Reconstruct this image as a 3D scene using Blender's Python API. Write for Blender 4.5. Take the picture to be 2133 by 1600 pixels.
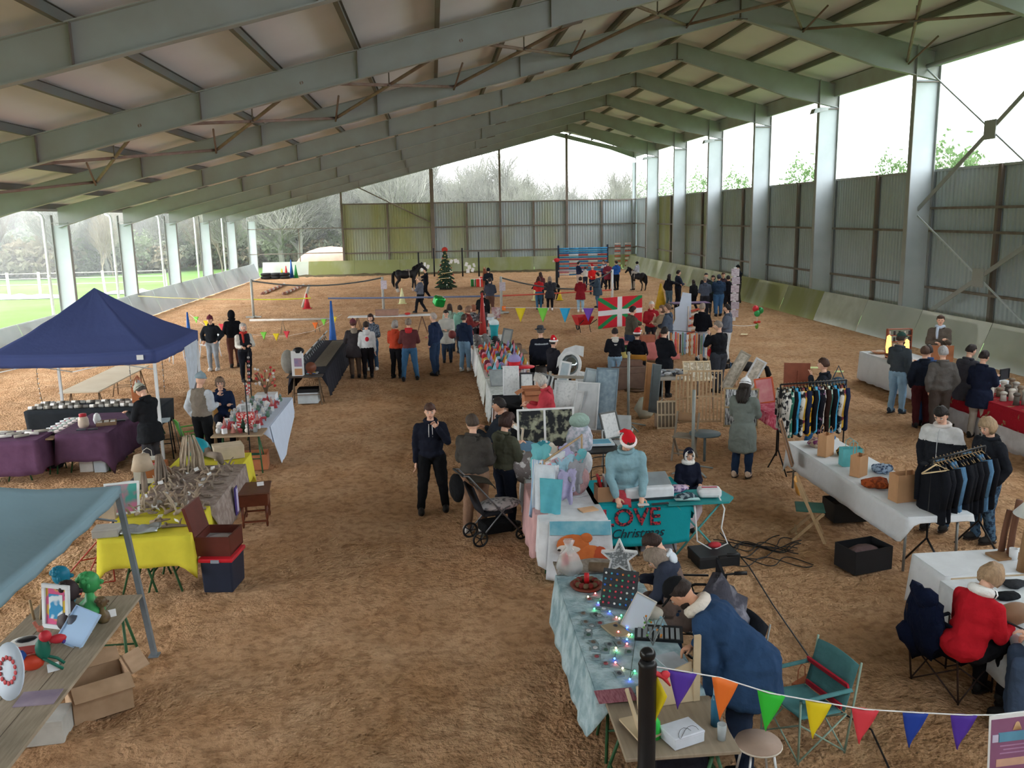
import bpy, math, random
import numpy as np
from mathutils import Vector as V, Matrix, Euler, noise
for o in list(bpy.data.objects): bpy.data.objects.remove(o)
SC = bpy.context.scene
COL = SC.collection
PI = math.pi
R = math.radians
# ---------------------------------------------------------------- camera
CF, CP, CY_, CR, CH = 1817.1, R(10.872), R(4.905), R(-1.082), 4.421
FW = V((math.sin(CY_)*math.cos(CP), math.cos(CY_)*math.cos(CP), -math.sin(CP)))
RT = V((math.cos(CY_), -math.sin(CY_), 0)); UP = RT.cross(FW)
RT2 = RT*math.cos(CR)+UP*math.sin(CR); UP2 = UP*math.cos(CR)-RT*math.sin(CR)
cd = bpy.data.cameras.new('camera'); cam = bpy.data.objects.new('camera', cd); COL.objects.link(cam)
cd.sensor_width = 36; cd.lens = CF/2133*36; cd.clip_end = 2000
M = Matrix((RT2, UP2, -FW)).transposed().to_4x4(); M.translation = V((0, 0, CH))
cam.matrix_world = M
SC.camera = cam
# ---------------------------------------------------------------- light: white overcast sky
w = bpy.data.worlds.new('overcast_sky'); SC.world = w; w.use_nodes = True
bg = w.node_tree.nodes['Background']; bg.inputs[0].default_value = (0.93, 0.97, 1.0, 1); bg.inputs[1].default_value = 3.4
sd = bpy.data.lights.new('veiled_sun', 'SUN'); sd.energy = 2.5; sd.angle = R(60); sd.color = (1, .97, .93)
so = bpy.data.objects.new('veiled_sun', sd); COL.objects.link(so); so.rotation_euler = (R(12), R(-55), 0)
SC.view_settings.view_transform = 'Standard'; SC.view_settings.look = 'None'
SC.view_settings.gamma = 1; SC.view_settings.exposure = 1.12; SC.view_settings.use_curve_mapping = False
# ---------------------------------------------------------------- helpers
def gz(px, py, z=0.0):
    r = FW + RT2*((px-1066.5)/CF) + UP2*((800-py)/CF)
    t = (z-CH)/r.z
    return V((r.x*t, r.y*t, z))
def srgb(c):
    if isinstance(c, str): c = tuple(int(c[i:i+2], 16)/255 for i in (0, 2, 4))
    return tuple((x/12.92 if x <= .04045 else ((x+.055)/1.055)**2.4) for x in c)+(1,)
MATS = {}
def mat(c, rough=.75, var=.12, scale=6, bump=0., bscale=60, metal=0., c2=None, detail=4, stretch=None, spec=.3, trans=0, emit=0, alpha=1, thr=None, sheen=0):
    key = (c, rough, var, scale, bump, bscale, metal, c2, detail, stretch, spec, trans, emit, alpha, thr, sheen)
    if key in MATS: return MATS[key]
    m = bpy.data.materials.new('m_%s_%d' % (c, len(MATS))); MATS[key] = m
    m.use_nodes = True; nt = m.node_tree; b = nt.nodes['Principled BSDF']
    b.inputs['Roughness'].default_value = rough; b.inputs['Metallic'].default_value = metal
    b.inputs['Specular IOR Level'].default_value = spec
    base = srgb(c)
    tc = nt.nodes.new('ShaderNodeTexCoord'); src = tc.outputs['Object']
    if stretch:
        mp = nt.nodes.new('ShaderNodeMapping'); mp.inputs['Scale'].default_value = stretch
        nt.links.new(src, mp.inputs[0]); src = mp.outputs[0]
    n = nt.nodes.new('ShaderNodeTexNoise'); n.inputs['Scale'].default_value = scale; n.inputs['Detail'].default_value = detail
    nt.links.new(src, n.inputs['Vector'])
    cr = nt.nodes.new('ShaderNodeValToRGB'); nt.links.new(n.outputs['Fac'], cr.inputs[0])
    lo, hi = thr if thr else (.3, .7)
    cr.color_ramp.elements[0].position = lo; cr.color_ramp.elements[1].position = hi
    if c2: a_, b_ = base, srgb(c2)
    else: a_ = tuple(x*(1-var) for x in base[:3])+(1,); b_ = tuple(min(1, x*(1+var)) for x in base[:3])+(1,)
    cr.color_ramp.elements[0].color = a_; cr.color_ramp.elements[1].color = b_
    nt.links.new(cr.outputs[0], b.inputs['Base Color'])
    if bump:
        n2 = nt.nodes.new('ShaderNodeTexNoise'); n2.inputs['Scale'].default_value = bscale; n2.inputs['Detail'].default_value = 3
        nt.links.new(src, n2.inputs['Vector'])
        bp = nt.nodes.new('ShaderNodeBump'); bp.inputs['Strength'].default_value = min(1, bump); bp.inputs['Distance'].default_value = .03
        nt.links.new(n2.outputs['Fac'], bp.inputs['Height']); nt.links.new(bp.outputs[0], b.inputs['Normal'])
    if trans: b.inputs['Transmission Weight'].default_value = trans
    if alpha < 1: b.inputs['Alpha'].default_value = alpha
    if emit: b.inputs['Emission Color'].default_value = base; b.inputs['Emission Strength'].default_value = emit
    if sheen: b.inputs['Sheen Weight'].default_value = sheen
    return m
def fab(c, c2=None, **k):
    k.setdefault('rough', .95); k.setdefault('bump', .5); k.setdefault('bscale', 14); k.setdefault('spec', .1)
    return mat(c, c2=c2, **k)
def tag(o, label=None, cat=None, group=None, kind=None):
    if label: o['label'] = label
    if cat: o['category'] = cat
    if group: o['group'] = group
    if kind: o['kind'] = kind
    return o
def thing(name, label, cat, loc=(0, 0, 0), rz=0, group=None, rot=None):
    o = bpy.data.objects.new(name, None); COL.objects.link(o); o.empty_display_size = .1
    o.location = loc; o.rotation_euler = rot if rot else (0, 0, rz)
    return tag(o, label, cat, group)
class MB:
    """collects geometry; build() links it as one mesh object"""
    def __init__(s): s.v = []; s.f = []; s.m = []; s.sm = []
    def add(s, vs, fs, mi=0, smooth=False):
        k = len(s.v); s.v += [tuple(v) for v in vs]
        for f in fs: s.f.append(tuple(i+k for i in f)); s.m.append(mi); s.sm.append(smooth)
        return s
    def box(s, c, d, rz=0, rot=None, mi=0, taper=1.):
        x, y, z = d[0]/2, d[1]/2, d[2]/2
        E = (Euler(rot) if rot else Euler((0, 0, rz))).to_matrix(); c = V(c)
        vs = [c+E@V((sx*x*(taper if sz > 0 else 1), sy*y*(taper if sz > 0 else 1), sz*z)) for sz in (-1, 1) for sy in (-1, 1) for sx in (-1, 1)]
        return s.add(vs, [(0, 2, 3, 1), (4, 5, 7, 6), (0, 1, 5, 4), (2, 6, 7, 3), (0, 4, 6, 2), (1, 3, 7, 5)], mi)
    def bar(s, a, b, w_, h_, mi=0, up=(0, 0, 1)):
        a, b = V(a), V(b); d = (b-a).normalized(); u = V(up); sd_ = d.cross(u)
        if sd_.length < 1e-4: sd_ = d.cross(V((0, 1, 0)))
        sd_.normalize(); u = sd_.cross(d)
        vs = [p+sd_*i*w_/2+u*j*h_/2 for p in (a, b) for j in (-1, 1) for i in (-1, 1)]
        return s.add(vs, [(0, 1, 3, 2), (4, 6, 7, 5), (0, 4, 5, 1), (2, 3, 7, 6), (0, 2, 6, 4), (1, 5, 7, 3)], mi)
    def tube(s, pts, r, n=8, mi=0, cap=True):
        pts = [V(p) for p in pts]; N = len(pts); rr = r if isinstance(r, (list, tuple)) else [r]*N
        vs = []; side = None
        for i, p in enumerate(pts):
            d = (pts[min(i+1, N-1)]-pts[max(i-1, 0)]).normalized()
            if side is None or abs(side.dot(d)) > .95:
                side = d.cross(V((0, 0, 1)));
                if side.length < 1e-3: side = d.cross(V((1, 0, 0)))
            side = (side-d*side.dot(d)).normalized(); u = d.cross(side)
            vs += [p+(side*math.cos(2*PI*k/n)+u*math.sin(2*PI*k/n))*rr[i] for k in range(n)]
        fs = [(i*n+k, i*n+(k+1) % n, (i+1)*n+(k+1) % n, (i+1)*n+k) for i in range(N-1) for k in range(n)]
        if cap: fs += [tuple(range(n-1, -1, -1)), tuple((N-1)*n+k for k in range(n))]
        return s.add(vs, fs, mi, n > 5)
    def ball(s, c, r, n=10, mi=0, rot=None):
        c = V(c); r = V((r, r, r)) if isinstance(r, (int, float)) else V(r); E = Euler(rot).to_matrix() if rot else Matrix.Identity(3)
        m_ = max(4, n//2+1); vs = [c+E@V((0, 0, r.z))]
        for i in range(1, m_):
            t = PI*i/m_
            vs += [c+E@V((r.x*math.sin(t)*math.cos(2*PI*k/n), r.y*math.sin(t)*math.sin(2*PI*k/n), r.z*math.cos(t))) for k in range(n)]
        vs.append(c-E@V((0, 0, r.z))); fs = [(0, 1+k, 1+(k+1) % n) for k in range(n)]
        for i in range(m_-2): fs += [(1+i*n+k, 1+(i+1)*n+k, 1+(i+1)*n+(k+1) % n, 1+i*n+(k+1) % n) for k in range(n)]
        L = len(vs)-1; fs += [(L, 1+(m_-2)*n+(k+1) % n, 1+(m_-2)*n+k) for k in range(n)]
        return s.add(vs, fs, mi, True)
    def lathe(s, c, prof, n=12, mi=0, rot=None):
        c = V(c); E = Euler(rot).to_matrix() if rot else Matrix.Identity(3); vs = []
        for r, z in prof: vs += [c+E@V((r*math.cos(2*PI*k/n), r*math.sin(2*PI*k/n), z)) for k in range(n)]
        N = len(prof); fs = [(i*n+k, i*n+(k+1) % n, (i+1)*n+(k+1) % n, (i+1)*n+k) for i in range(N-1) for k in range(n)]
        if prof[0][0] > 1e-4: fs.append(tuple(range(n-1, -1, -1)))
        if prof[-1][0] > 1e-4: fs.append(tuple((N-1)*n+k for k in range(n)))
        return s.add(vs, fs, mi, True)
    def prism(s, pts, z0, z1, mi=0, O=(0, 0, 0), rot=None, smooth=False):
        E = Euler(rot).to_matrix() if rot else Matrix.Identity(3); O = V(O); n = len(pts)
        vs = [O+E@V((p[0], p[1], z)) for z in (z0, z1) for p in pts]
        fs = [tuple(range(n-1, -1, -1)), tuple(range(n, 2*n))]+[(k, (k+1) % n, n+(k+1) % n, n+k) for k in range(n)]
        return s.add(vs, fs, mi, smooth)
    def grid(s, fn, nu, nv, mi=0, smooth=True, mf=None):
        vs = [fn(i/nu, j/nv) for j in range(nv+1) for i in range(nu+1)]; W = nu+1
        k = len(s.v); s.v += [tuple(v) for v in vs]
        for j in range(nv):
            for i in range(nu):
                s.f.append((k+j*W+i, k+j*W+i+1, k+(j+1)*W+i+1, k+(j+1)*W+i)); s.m.append(mf((i+.5)/nu, (j+.5)/nv) if mf else mi); s.sm.append(smooth)
        return s
    def mesh(s, name, mats):
        me = bpy.data.meshes.new(name); me.from_pydata(s.v, [], s.f)
        for m_ in (mats if isinstance(mats, (list, tuple)) else [mats]): me.materials.append(m_)
        me.polygons.foreach_set('material_index', s.m); me.polygons.foreach_set('use_smooth', s.sm); me.update()
        return me
    def build(s, name, mats, parent=None, loc=None, rz=0):
        o = bpy.data.objects.new(name, s.mesh(name, mats)); COL.objects.link(o)
        if parent: o.parent = parent
        if loc is not None: o.location = loc
        if rz: o.rotation_euler.z = rz
        return o
def solidify(o, t, off=0):
    m_ = o.modifiers.new('s', 'SOLIDIFY'); m_.thickness = t; m_.offset = off; return o
def bevel(o, wd=.01, seg=2):
    m_ = o.modifiers.new('b', 'BEVEL'); m_.width = wd; m_.segments = seg; m_.limit_method = 'ANGLE'; return o
def copy_tree(o, parent=None):
    c = o.copy(); COL.objects.link(c); c.parent = parent
    for ch in list(o.children): copy_tree(ch, c)
    return c
def copy_at(o, loc, rz=0, label=None, group=None, scale=None, rot=None):
    c = copy_tree(o); c.location = loc; c.rotation_euler = rot if rot else (0, 0, rz)
    if label: c['label'] = label
    if group: c['group'] = group
    if scale: c.scale = (scale,)*3 if isinstance(scale, (int, float)) else scale
    return c
rnd = random.Random(7)
MIST = .0035
def struct(name, mb, m_, parent=None):
    o = mb.build(name, m_, parent)
    if parent is None: o['kind'] = 'structure'
    return o
# ================================================================ the riding hall
YG, SP = 72.314, 7.276
XR, XL, XRi, XLi, XA = 16.8, -14.75, 15.9, -14.14, 9.95
FR = [YG-SP*k for k in range(0, 11)]          # frame lines, gable first
SL = .247
steel = mat('9da3a3', .6, c2='959692', scale=1.2, spec=.3)
steel_r = mat('75635a', .75, c2='6b6a64', scale=2)
white_web = mat('bcc5c9', .6, c2='a8b2b6', scale=.8)
rail_m = mat('7d7770', .7, c2='6b5f55', scale=3)
def uz(x, ax=XA): return (8.0+SL*x) if x <= ax else (8.0+SL*ax-.275*(x-ax))   # underside of the rafters
def rz_(x): return (8.83+SL*x) if x <= XA else (8.83+SL*XA-SL*(x-XA))        # underside of the roof sheets
# --- sand floor with hoof marks
def vnoise(X, Y, s, seed):
    r = np.random.RandomState(seed); T = r.rand(256, 256); x = X*s; y = Y*s
    xi = np.floor(x).astype(int); yi = np.floor(y).astype(int); fx = x-xi; fy = y-yi
    fx = fx*fx*(3-2*fx); fy = fy*fy*(3-2*fy); g = lambda a, b: T[a % 256, b % 256]
    return (g(xi, yi)*(1-fx)+g(xi+1, yi)*fx)*(1-fy)+(g(xi, yi+1)*(1-fx)+g(xi+1, yi+1)*fx)*fy
def sand_h(X, Y):
    h = .035*vnoise(X, Y, .7, 1)+.035*vnoise(X, Y, 2.2, 2)+.05*vnoise(X, Y, 5.5, 3)+.034*vnoise(X, Y, 11, 4)-.014
    d = vnoise(X+9, Y, 3.1, 5); h -= .05*np.clip(d-.68, 0, 1)*np.clip(vnoise(X, Y+5, .35, 6)*2-.6, 0, 1)*3
    return h-.075
sand = mat('bf956f', 1, c2='d3ae8a', scale=1.1, bump=.9, bscale=22, detail=8, spec=.05)
[setattr(n_.inputs['Distance'], 'default_value', .07) for n_ in sand.node_tree.nodes if n_.bl_idname == 'ShaderNodeBump']
nt = sand.node_tree                            # drier pale sand and damp darker sand in broad patches
b_ = nt.nodes['Principled BSDF']; old = b_.inputs['Base Color'].links[0].from_socket
tc = nt.nodes.new('ShaderNodeTexCoord'); n1 = nt.nodes.new('ShaderNodeTexNoise'); n1.inputs['Scale'].default_value = .22; n1.inputs['Detail'].default_value = 3
nt.links.new(tc.outputs['Object'], n1.inputs['Vector'])
n2 = nt.nodes.new('ShaderNodeTexNoise'); n2.inputs['Scale'].default_value = 9; n2.inputs['Detail'].default_value = 8; nt.links.new(tc.outputs['Object'], n2.inputs['Vector'])
r1 = nt.nodes.new('ShaderNodeValToRGB'); nt.links.new(n1.outputs['Fac'], r1.inputs[0]); r1.color_ramp.elements[0].position = .35; r1.color_ramp.elements[1].position = .65
r1.color_ramp.elements[0].color = (.80, .79, .78, 1); r1.color_ramp.elements[1].color = (1, 1, 1, 1)
r2 = nt.nodes.new('ShaderNodeValToRGB'); nt.links.new(n2.outputs['Fac'], r2.inputs[0]); r2.color_ramp.elements[0].position = .36; r2.color_ramp.elements[1].position = .55
r2.color_ramp.elements[0].color = (.70, .66, .63, 1); r2.color_ramp.elements[1].color = (1, 1, 1, 1)
mx = nt.nodes.new('ShaderNodeMix'); mx.data_type = 'RGBA'; mx.blend_type = 'MULTIPLY'; mx.inputs[0].default_value = 1
mx2 = nt.nodes.new('ShaderNodeMix'); mx2.data_type = 'RGBA'; mx2.blend_type = 'MULTIPLY'; mx2.inputs[0].default_value = 1
nt.links.new(old, mx.inputs[6]); nt.links.new(r1.outputs[0], mx.inputs[7]); nt.links.new(mx.outputs[2], mx2.inputs[6]); nt.links.new(r2.outputs[0], mx2.inputs[7])
nt.links.new(mx2.outputs[2], b_.inputs['Base Color'])
def sand_mesh():
    xs = np.linspace(-14.6, 16.7, 330)
    t = np.linspace(0, 1, 560); ys = 3.5+(72.2-3.5)*t**1.75
    ys = np.concatenate([[-2.5], ys]); X, Y = np.meshgrid(xs, ys); Z = sand_h(X, Y)
    P = np.stack([X, Y, Z], -1).reshape(-1, 3); nx, ny = len(xs), len(ys)
    a = (np.arange(ny-1)[:, None]*nx+np.arange(nx-1)[None]).reshape(-1)
    F = np.stack([a, a+1, a+1+nx, a+nx], -1)
    me = bpy.data.meshes.new('floor'); me.vertices.add(len(P)); me.vertices.foreach_set('co', P.astype(np.float32).ravel())
    me.loops.add(F.size); me.loops.foreach_set('vertex_index', F.astype(np.int32).ravel())
    me.polygons.add(len(F)); me.polygons.foreach_set('loop_start', np.arange(0, F.size, 4, dtype=np.int32))
    me.polygons.foreach_set('use_smooth', np.ones(len(F), bool)); me.update(calc_edges=True); me.validate()
    me.materials.append(sand); o = bpy.data.objects.new('floor', me); COL.objects.link(o); o['kind'] = 'structure'
sand_mesh()
# --- meadow and the rising ground outside
grass = mat('5f7a48', 1, c2='55733a', scale=.25, detail=8, bump=.6, bscale=3, spec=.02)
tcg = MB()
def gfn(u, v):
    x = -260+520*u; y = -30+400*v
    z = -.22
    d = math.hypot(max(0, -x-75), max(0, y-110 if x < 30 else 0))*max(0, min(1, (40-x)/50))
    z += min(14, max(0, d)*.3)*(.8+.4*noise.noise(V((x*.02, y*.02, 0))))
    return (x, y, z)
tcg.grid(gfn, 80, 60); struct('meadow_ground', tcg, grass)
# --- portal frames: each one rafter pair with two columns
def rafter(y, i):
    f = thing('portal_frame', ['portal frame at the far gable end of the hall'] [0] if i == 0 else 'portal frame of grey steel, number %d counted from the far gable' % i, 'frame', (0, y, 0)); f['kind'] = 'structure'
    t = .012; hw = .1
    for side in (-1, 1):
        m_ = MB()
        if side < 0: xs = [XLi-.35, -12.9, -8, 0, XA]; bot = [uz(-12.9)-.5, uz(-12.9), uz(-8), uz(0), uz(XA)]
        else: xs = [XA, 12.2, 14.5, XR-.1]; bot = [uz(XA), 9.78, 9.02, 8.55]
        top = [rz_(x)-.2 for x in xs]
        if side > 0: xs = xs; 
        if i == 0:
            bot = [max(b, tt-.30) for b, tt in zip(bot, top)]
            if side < 0: bot[0] = 4.85
            else: bot[-1] = 8.9
        for k in range(len(xs)-1):
            a, b2 = xs[k], xs[k+1]
            m_.add([(a, -t/2, bot[k]), (b2, -t/2, bot[k+1]), (b2, -t/2, top[k+1]), (a, -t/2, top[k]), (a, t/2, bot[k]), (b2, t/2, bot[k+1]), (b2, t/2, top[k+1]), (a, t/2, top[k])],
                   [(0, 1, 2, 3), (7, 6, 5, 4)])
            m_.bar((a, 0, bot[k]), (b2, 0, bot[k+1]), hw*2, .022, up=(0, 0, 1)); m_.bar((a, 0, top[k]), (b2, 0, top[k+1]), hw*2, .022)
        m_.build('rafter', steel, f)
    st = MB()
    for x in (-8.9, -5.2, -1.6, 2.9):
        if i: st.box((x, 0, (uz(x)+rz_(x)-.2)/2), (.014, .19, rz_(x)-.2-uz(x)-.03))
    if i: st.box((3.4, 0, uz(3.4)-.03), (.5, .24, .03), rot=(0, -math.atan(SL), 0)); st.box((XA, 0, uz(XA)-.02), (.45, .2, .03)); st.box((XA, 0, (uz(XA)+rz_(XA)-.2)/2), (.03, .19, .6))
    if i: st.build('stiffener_plate', steel_r, f)
    # left column: narrow I section set back under the rafter end
    c = MB(); c.box(((XL+XLi)/2, 0, 2.2), (XLi-XL, .014, 4.4)); c.box((XLi, 0, 2.2), (.02, .22, 4.4), mi=1); c.box((XL, 0, 2.4), (.02, .22, 4.8), mi=1); c.box(((XL+XLi)/2, 0, 4.5), (XLi-XL, .2, .02), mi=1)
    c.build('column', [white_web, steel], f)
    c = MB(); w0 = XRi if i else XR-.35
    c.box(((w0+XR-.06)/2, 0, 4.3), (XR-.06-w0, .014, 8.56)); c.box((w0, 0, 4.3), (.02, .24, 8.6), mi=1); c.box((XR-.08, 0, 4.75), (.02, .24, 9.4), mi=1)
    if i: c.box(((w0+XR)/2, 0, 8.5), (XR-.1-w0, .22, .02), mi=2); c.box((w0, 0, 9.1), (.03, .24, 1.1), mi=1)
    c.build('column', [white_web, steel, steel_r], f)
    return f
for i, y in enumerate(FR): rafter(y, i)
# --- roof sheets, corrugated down the slope
roof_m = mat('dedde0', .95, c2='d2d0d2', scale=.35, detail=6, spec=.1)
def roof(name, x0, x1):
    m_ = MB(); n = int((YG+.3-(-3))/.09); vs = []
    for k in range(n+1):
        y = -3+k*.09; z = .03*(1 if k % 2 else -1)
        for x in (x0, x1):
            vs.append((x, y, rz_(x)+z+.02))
    for k in range(n+1):
        y = -3+k*.09
        for x in (x0, x1): vs.append((x, y, rz_(x)+.09))
    N = 2*(n+1)
    fs = [(2*k, 2*k+2, 2*k+3, 2*k+1) for k in range(n)]+[(N+2*k, N+2*k+1, N+2*k+3, N+2*k+2) for k in range(n)]
    m_.add(vs, fs, 0, False); return struct(name, m_, roof_m)
roof('ceiling', XL-.35, XA); roof('ceiling', XA, XR+.12)
# --- purlins
pm = mat('6d7370', .8, c2='746a62', scale=1)
px = [-1.6+1.855*k for k in range(-7, 7)]+[11.2, 13.0, 14.8, 16.6]
for x in px:
    if x > XA+.1 or x < XA-.4:
        m_ = MB(); z = rz_(x)-.1
        m_.box((x, (YG-3)/2, z), (.012, YG+3, .19)); m_.box((x, (YG-3)/2, z+.09), (.1, YG+3, .012)); m_.box((x, (YG-3)/2, z-.09), (.1, YG+3, .012))
        o = struct('roof_purlin', m_, pm)
# --- wind bracing below the roof between the second and third visible frames
brm = mat('8a7a70', .7, c2='7c6056', scale=3)
ya, yb = FR[7], FR[6]
def rod(m_, a, b, r=.045): m_.tube([a, b], r, 6)
for k, (xa, xb) in enumerate([(-14, -10.3), (-10.3, -6.6), (-6.6, -2.9), (-2.9, .8), (.8, 4.5), (4.5, 8.2), (8.2, 12), (12, 15.6)]):
    g = thing('wind_brace', 'cross of thin steel rods under the roof, %s from the left eave' % ['first', 'second', 'third', 'fourth', 'fifth', 'sixth', 'seventh', 'eighth'][k], 'brace'); g['kind'] = 'structure'
    za, zb = uz(xa)+.25, uz(xb)+.25
    for n_, (p, q) in enumerate([((xa, ya, za), (xb, yb, zb)), ((xb, ya, zb), (xa, yb, za))]):
        m_ = MB(); rod(m_, p, q); m_.build('rod', brm, g)
    m_ = MB(); m_.box(((xa+xb)/2, (ya+yb)/2, (za+zb)/2), (.3, .3, .04), rot=(0, -math.atan(SL), .78)); rod(m_, ((xa+xb)/2, (ya+yb)/2, (za+zb)/2), ((xa+xb)/2, (ya+yb)/2, (za+zb)/2+.4), .02); m_.build('node_plate', steel_r, g)
    m_ = MB(); rod(m_, (xb, yb-.08, zb-.1), (xb+.25, yb-1.3, rz_(xb+.25)-.15), .03); m_.build('fly_brace', brm, g)
# --- eaves beams and eaves rods in the right hand side
m_ = MB(); m_.box((16.6, (YG-3)/2, 9.3), (.14, YG+3, .62)); struct('eaves_beam', m_, steel)
m_ = MB(); m_.box((XL+.1, (YG-3)/2, rz_(XL)-.15), (.12, YG+3, .2)); struct('eaves_beam', m_, steel)
for k in (6, 7, 8):
    if k < 8:
        ya, yb = FR[k+1], FR[k]
    else: continue
    if k == 6:
        g = thing('wall_brace', 'crossed steel bracing with square node plates in the nearest right hand wall bay', 'brace'); g['kind'] = 'structure'
        for (z0, z1) in ((8.9, 4.4), (4.2, .5)):
            for q, (a, b) in enumerate(((z0, z1), (z1, z0))):
                m_ = MB(); m_.bar((16.3, ya, a), (16.3, yb, b), .03, .14 if q == 0 else .05); m_.build('diagonal_strut', steel if q == 0 else white_web, g)
            m_ = MB(); m_.box((16.27, (ya+yb)/2, (z0+z1)/2), (.03, .55, .55)); m_.build('node_plate', steel, g)
        m_ = MB(); m_.tube([(16.3, ya, 9.0), (16.3, yb, 9.0)], .07, 8); m_.build('tie_tube', steel, g)
# --- corrugated wall sheets
sheet_m = mat('aeb9be', .75, c2='a0aaad', scale=.5, detail=5, metal=0, spec=.25)
def mossy(m_, amt, lo, hi, mc='9a9c60', sc=.35):
    m2 = m_.copy(); m2.name = m_.name+'_moss'; nt = m2.node_tree; b = nt.nodes['Principled BSDF']; old = b.inputs['Base Color'].links[0].from_socket
    tc = nt.nodes.new('ShaderNodeTexCoord'); mp = nt.nodes.new('ShaderNodeMapping'); mp.inputs['Scale'].default_value = (1, 1, .25)
    n = nt.nodes.new('ShaderNodeTexNoise'); n.inputs['Scale'].default_value = sc; n.inputs['Detail'].default_value = 6
    nt.links.new(tc.outputs['Object'], mp.inputs[0]); nt.links.new(mp.outputs[0], n.inputs['Vector'])
    r = nt.nodes.new('ShaderNodeMapRange'); r.inputs[1].default_value = lo; r.inputs[2].default_value = hi; r.inputs[4].default_value = amt
    nt.links.new(n.outputs['Fac'], r.inputs[0]); mx = nt.nodes.new('ShaderNodeMix'); mx.data_type = 'RGBA'
    nt.links.new(r.outputs[0], mx.inputs[0]); nt.links.new(old, mx.inputs[6]); mx.inputs[7].default_value = srgb(mc); nt.links.new(mx.outputs[2], b.inputs['Base Color'])
    return m2
sheet_moss = mossy(sheet_m, .85, .15, .5); sheet_some = mossy(sheet_m, .8, .45, .7)
def corr(p0, p1, z0, z1, pitch=.21, dep=.045, nrm=(0, 1)):
    m_ = MB(); p0 = V(p0); p1 = V(p1); L = (p1-p0).length; d = (p1-p0)/L; n = int(L/pitch); vs = []
    prof = [(0, 0), (.35, 0), (.5, 1), (.85, 1)]
    pts = [((k+a)*L/n, h*dep) for k in range(n) for a, h in prof]+[(L, 0)]
    for s_, h in pts:
        q = p0+d*s_
        for z in (z0, z1): vs.append((q.x+nrm[0]*h, q.y+nrm[1]*h, z))
    m_.add(vs, [(2*k, 2*k+2, 2*k+3, 2*k+1) for k in range(len(pts)-1)])
    return m_
gx = [-7.25, -.01, 5.51, 10.99, XR]
for k in range(4):
    o = struct('wall_back', corr((gx[k]+.06, YG+.12), (gx[k+1]-.06+.1*(k == 3), YG+.12), .3, 5.66), [sheet_moss, sheet_some, sheet_some, sheet_m][k])
    solidify(o, .01)
m_ = MB()
post_m = mat('7b7068', .8, c2='6b6259', scale=2)
for x, w_, zt in [(-7.25, .16, 6.7), (-.01, .3, 8.3), (5.51, .16, 9.9), (10.99, .18, 10.9)]:
    m_ = MB(); m_.box((x, YG-.02, zt/2), (w_, .22, zt)); struct('gable_post', m_, post_m)
for k in range(4):
    xm = (gx[k]+gx[k+1])/2; m_ = MB(); m_.box((xm, YG+.02, 3.1), (.13, .12, 5.1)); struct('wall_stud', m_, post_m)
for z in (1.72, 3.68, 5.62):
    m_ = MB(); m_.box(((gx[0]+XR)/2, YG+.03, z), (XR-gx[0], .1, .1)); struct('wall_rail', m_, post_m)
for z in (1.8, 3.77):
    m_ = MB(); m_.tube([(XL, YG, z), (gx[0], YG, z)], .035, 6); struct('wall_rail', m_, post_m)
m_ = MB(); m_.box((-10.75, YG, 2.1), (.06, .06, 3.3)); struct('gable_post', m_, post_m)
m_ = MB(); m_.tube([(-6, YG-.1, 7.0), (-.2, YG-.15, 4.1)], .05, 6); struct('gable_brace', m_, post_m)
# right wall, one sheet run per bay
for k in range(0, 9):
    y1 = FR[k]-.12; y0 = FR[k+1]+.12 if k < 10 else -3
    mm = {1: sheet_moss, 2: sheet_some, 3: sheet_some}.get(k, sheet_m)
    o = struct('wall_right', corr((XR+.02, y0-.12, 0), (XR+.02, y1+.12, 0), .3, 5.68, nrm=(1, 0)), mm); solidify(o, .01)
    m_ = MB(); m_.box((XR-.06, (y0+y1)/2+.0, 3.2), (.12, .14, 4.95)); struct('wall_stud', m_, steel_r)
    for z in (1.8, 3.68)+((4.43,) if k == 6 else ()):
        m_ = MB(); m_.box((XR-.1, (y0+y1)/2, z), (.09, y1-y0, .08)); struct('wall_rail', m_, rail_m)
    m_ = MB(); m_.box((XR, (y0+y1)/2, 5.66), (.1, y1-y0+.2, .08)); struct('wall_rail', m_, steel)
# near end of the hall under and behind the gallery
m_ = MB(); m_.box((1, -3.1, 3.6), (32, .2, 7.4)); struct('wall_front', m_, sheet_m)
m_ = MB(); m_.box((XR+.1, 3.2, 2.8), (.1, 12.5, 5.6)); struct('wall_right', m_, sheet_m)
# --- kickboards, one leaning panel at a time
kb = mat('e2e6e2', .6, c2='d2d8d2', scale=.9, spec=.3)
kb_l = mat('e4e7ea', .6, c2='d3d8dc', scale=.9, spec=.3)
kb_m = mossy(mat('d3d6c6', .8, c2='c0c4b0', scale=.9), .9, .25, .55, 'b0b47c', .8)
kb_w = mat('e6e8e2', .7, c2='cacdc2', scale=1.6)
kb_f = mossy(mat('d9dccd', .8, c2='c6cab6', scale=.9), .7, .4, .65, 'b4b88a', .8)
def kick(name, a, b, off, m__):
    a, b, off = V(a), V(b), V(off); m_ = MB(); n = off.normalized()*.03
    vs = [a, b, b+off, a+off]; vs = [v for v in vs]+[v+n for v in vs]
    m_.add(vs, [(0, 1, 2, 3), (7, 6, 5, 4), (0, 4, 5, 1), (3, 2, 6, 7), (0, 3, 7, 4), (1, 5, 6, 2)]); o = struct(name, m_, m__); return o
top = V((.43, 0, 1.13))
y = -2.; k = 0
ys = [-2+3.64*i for i in range(21)]
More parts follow.
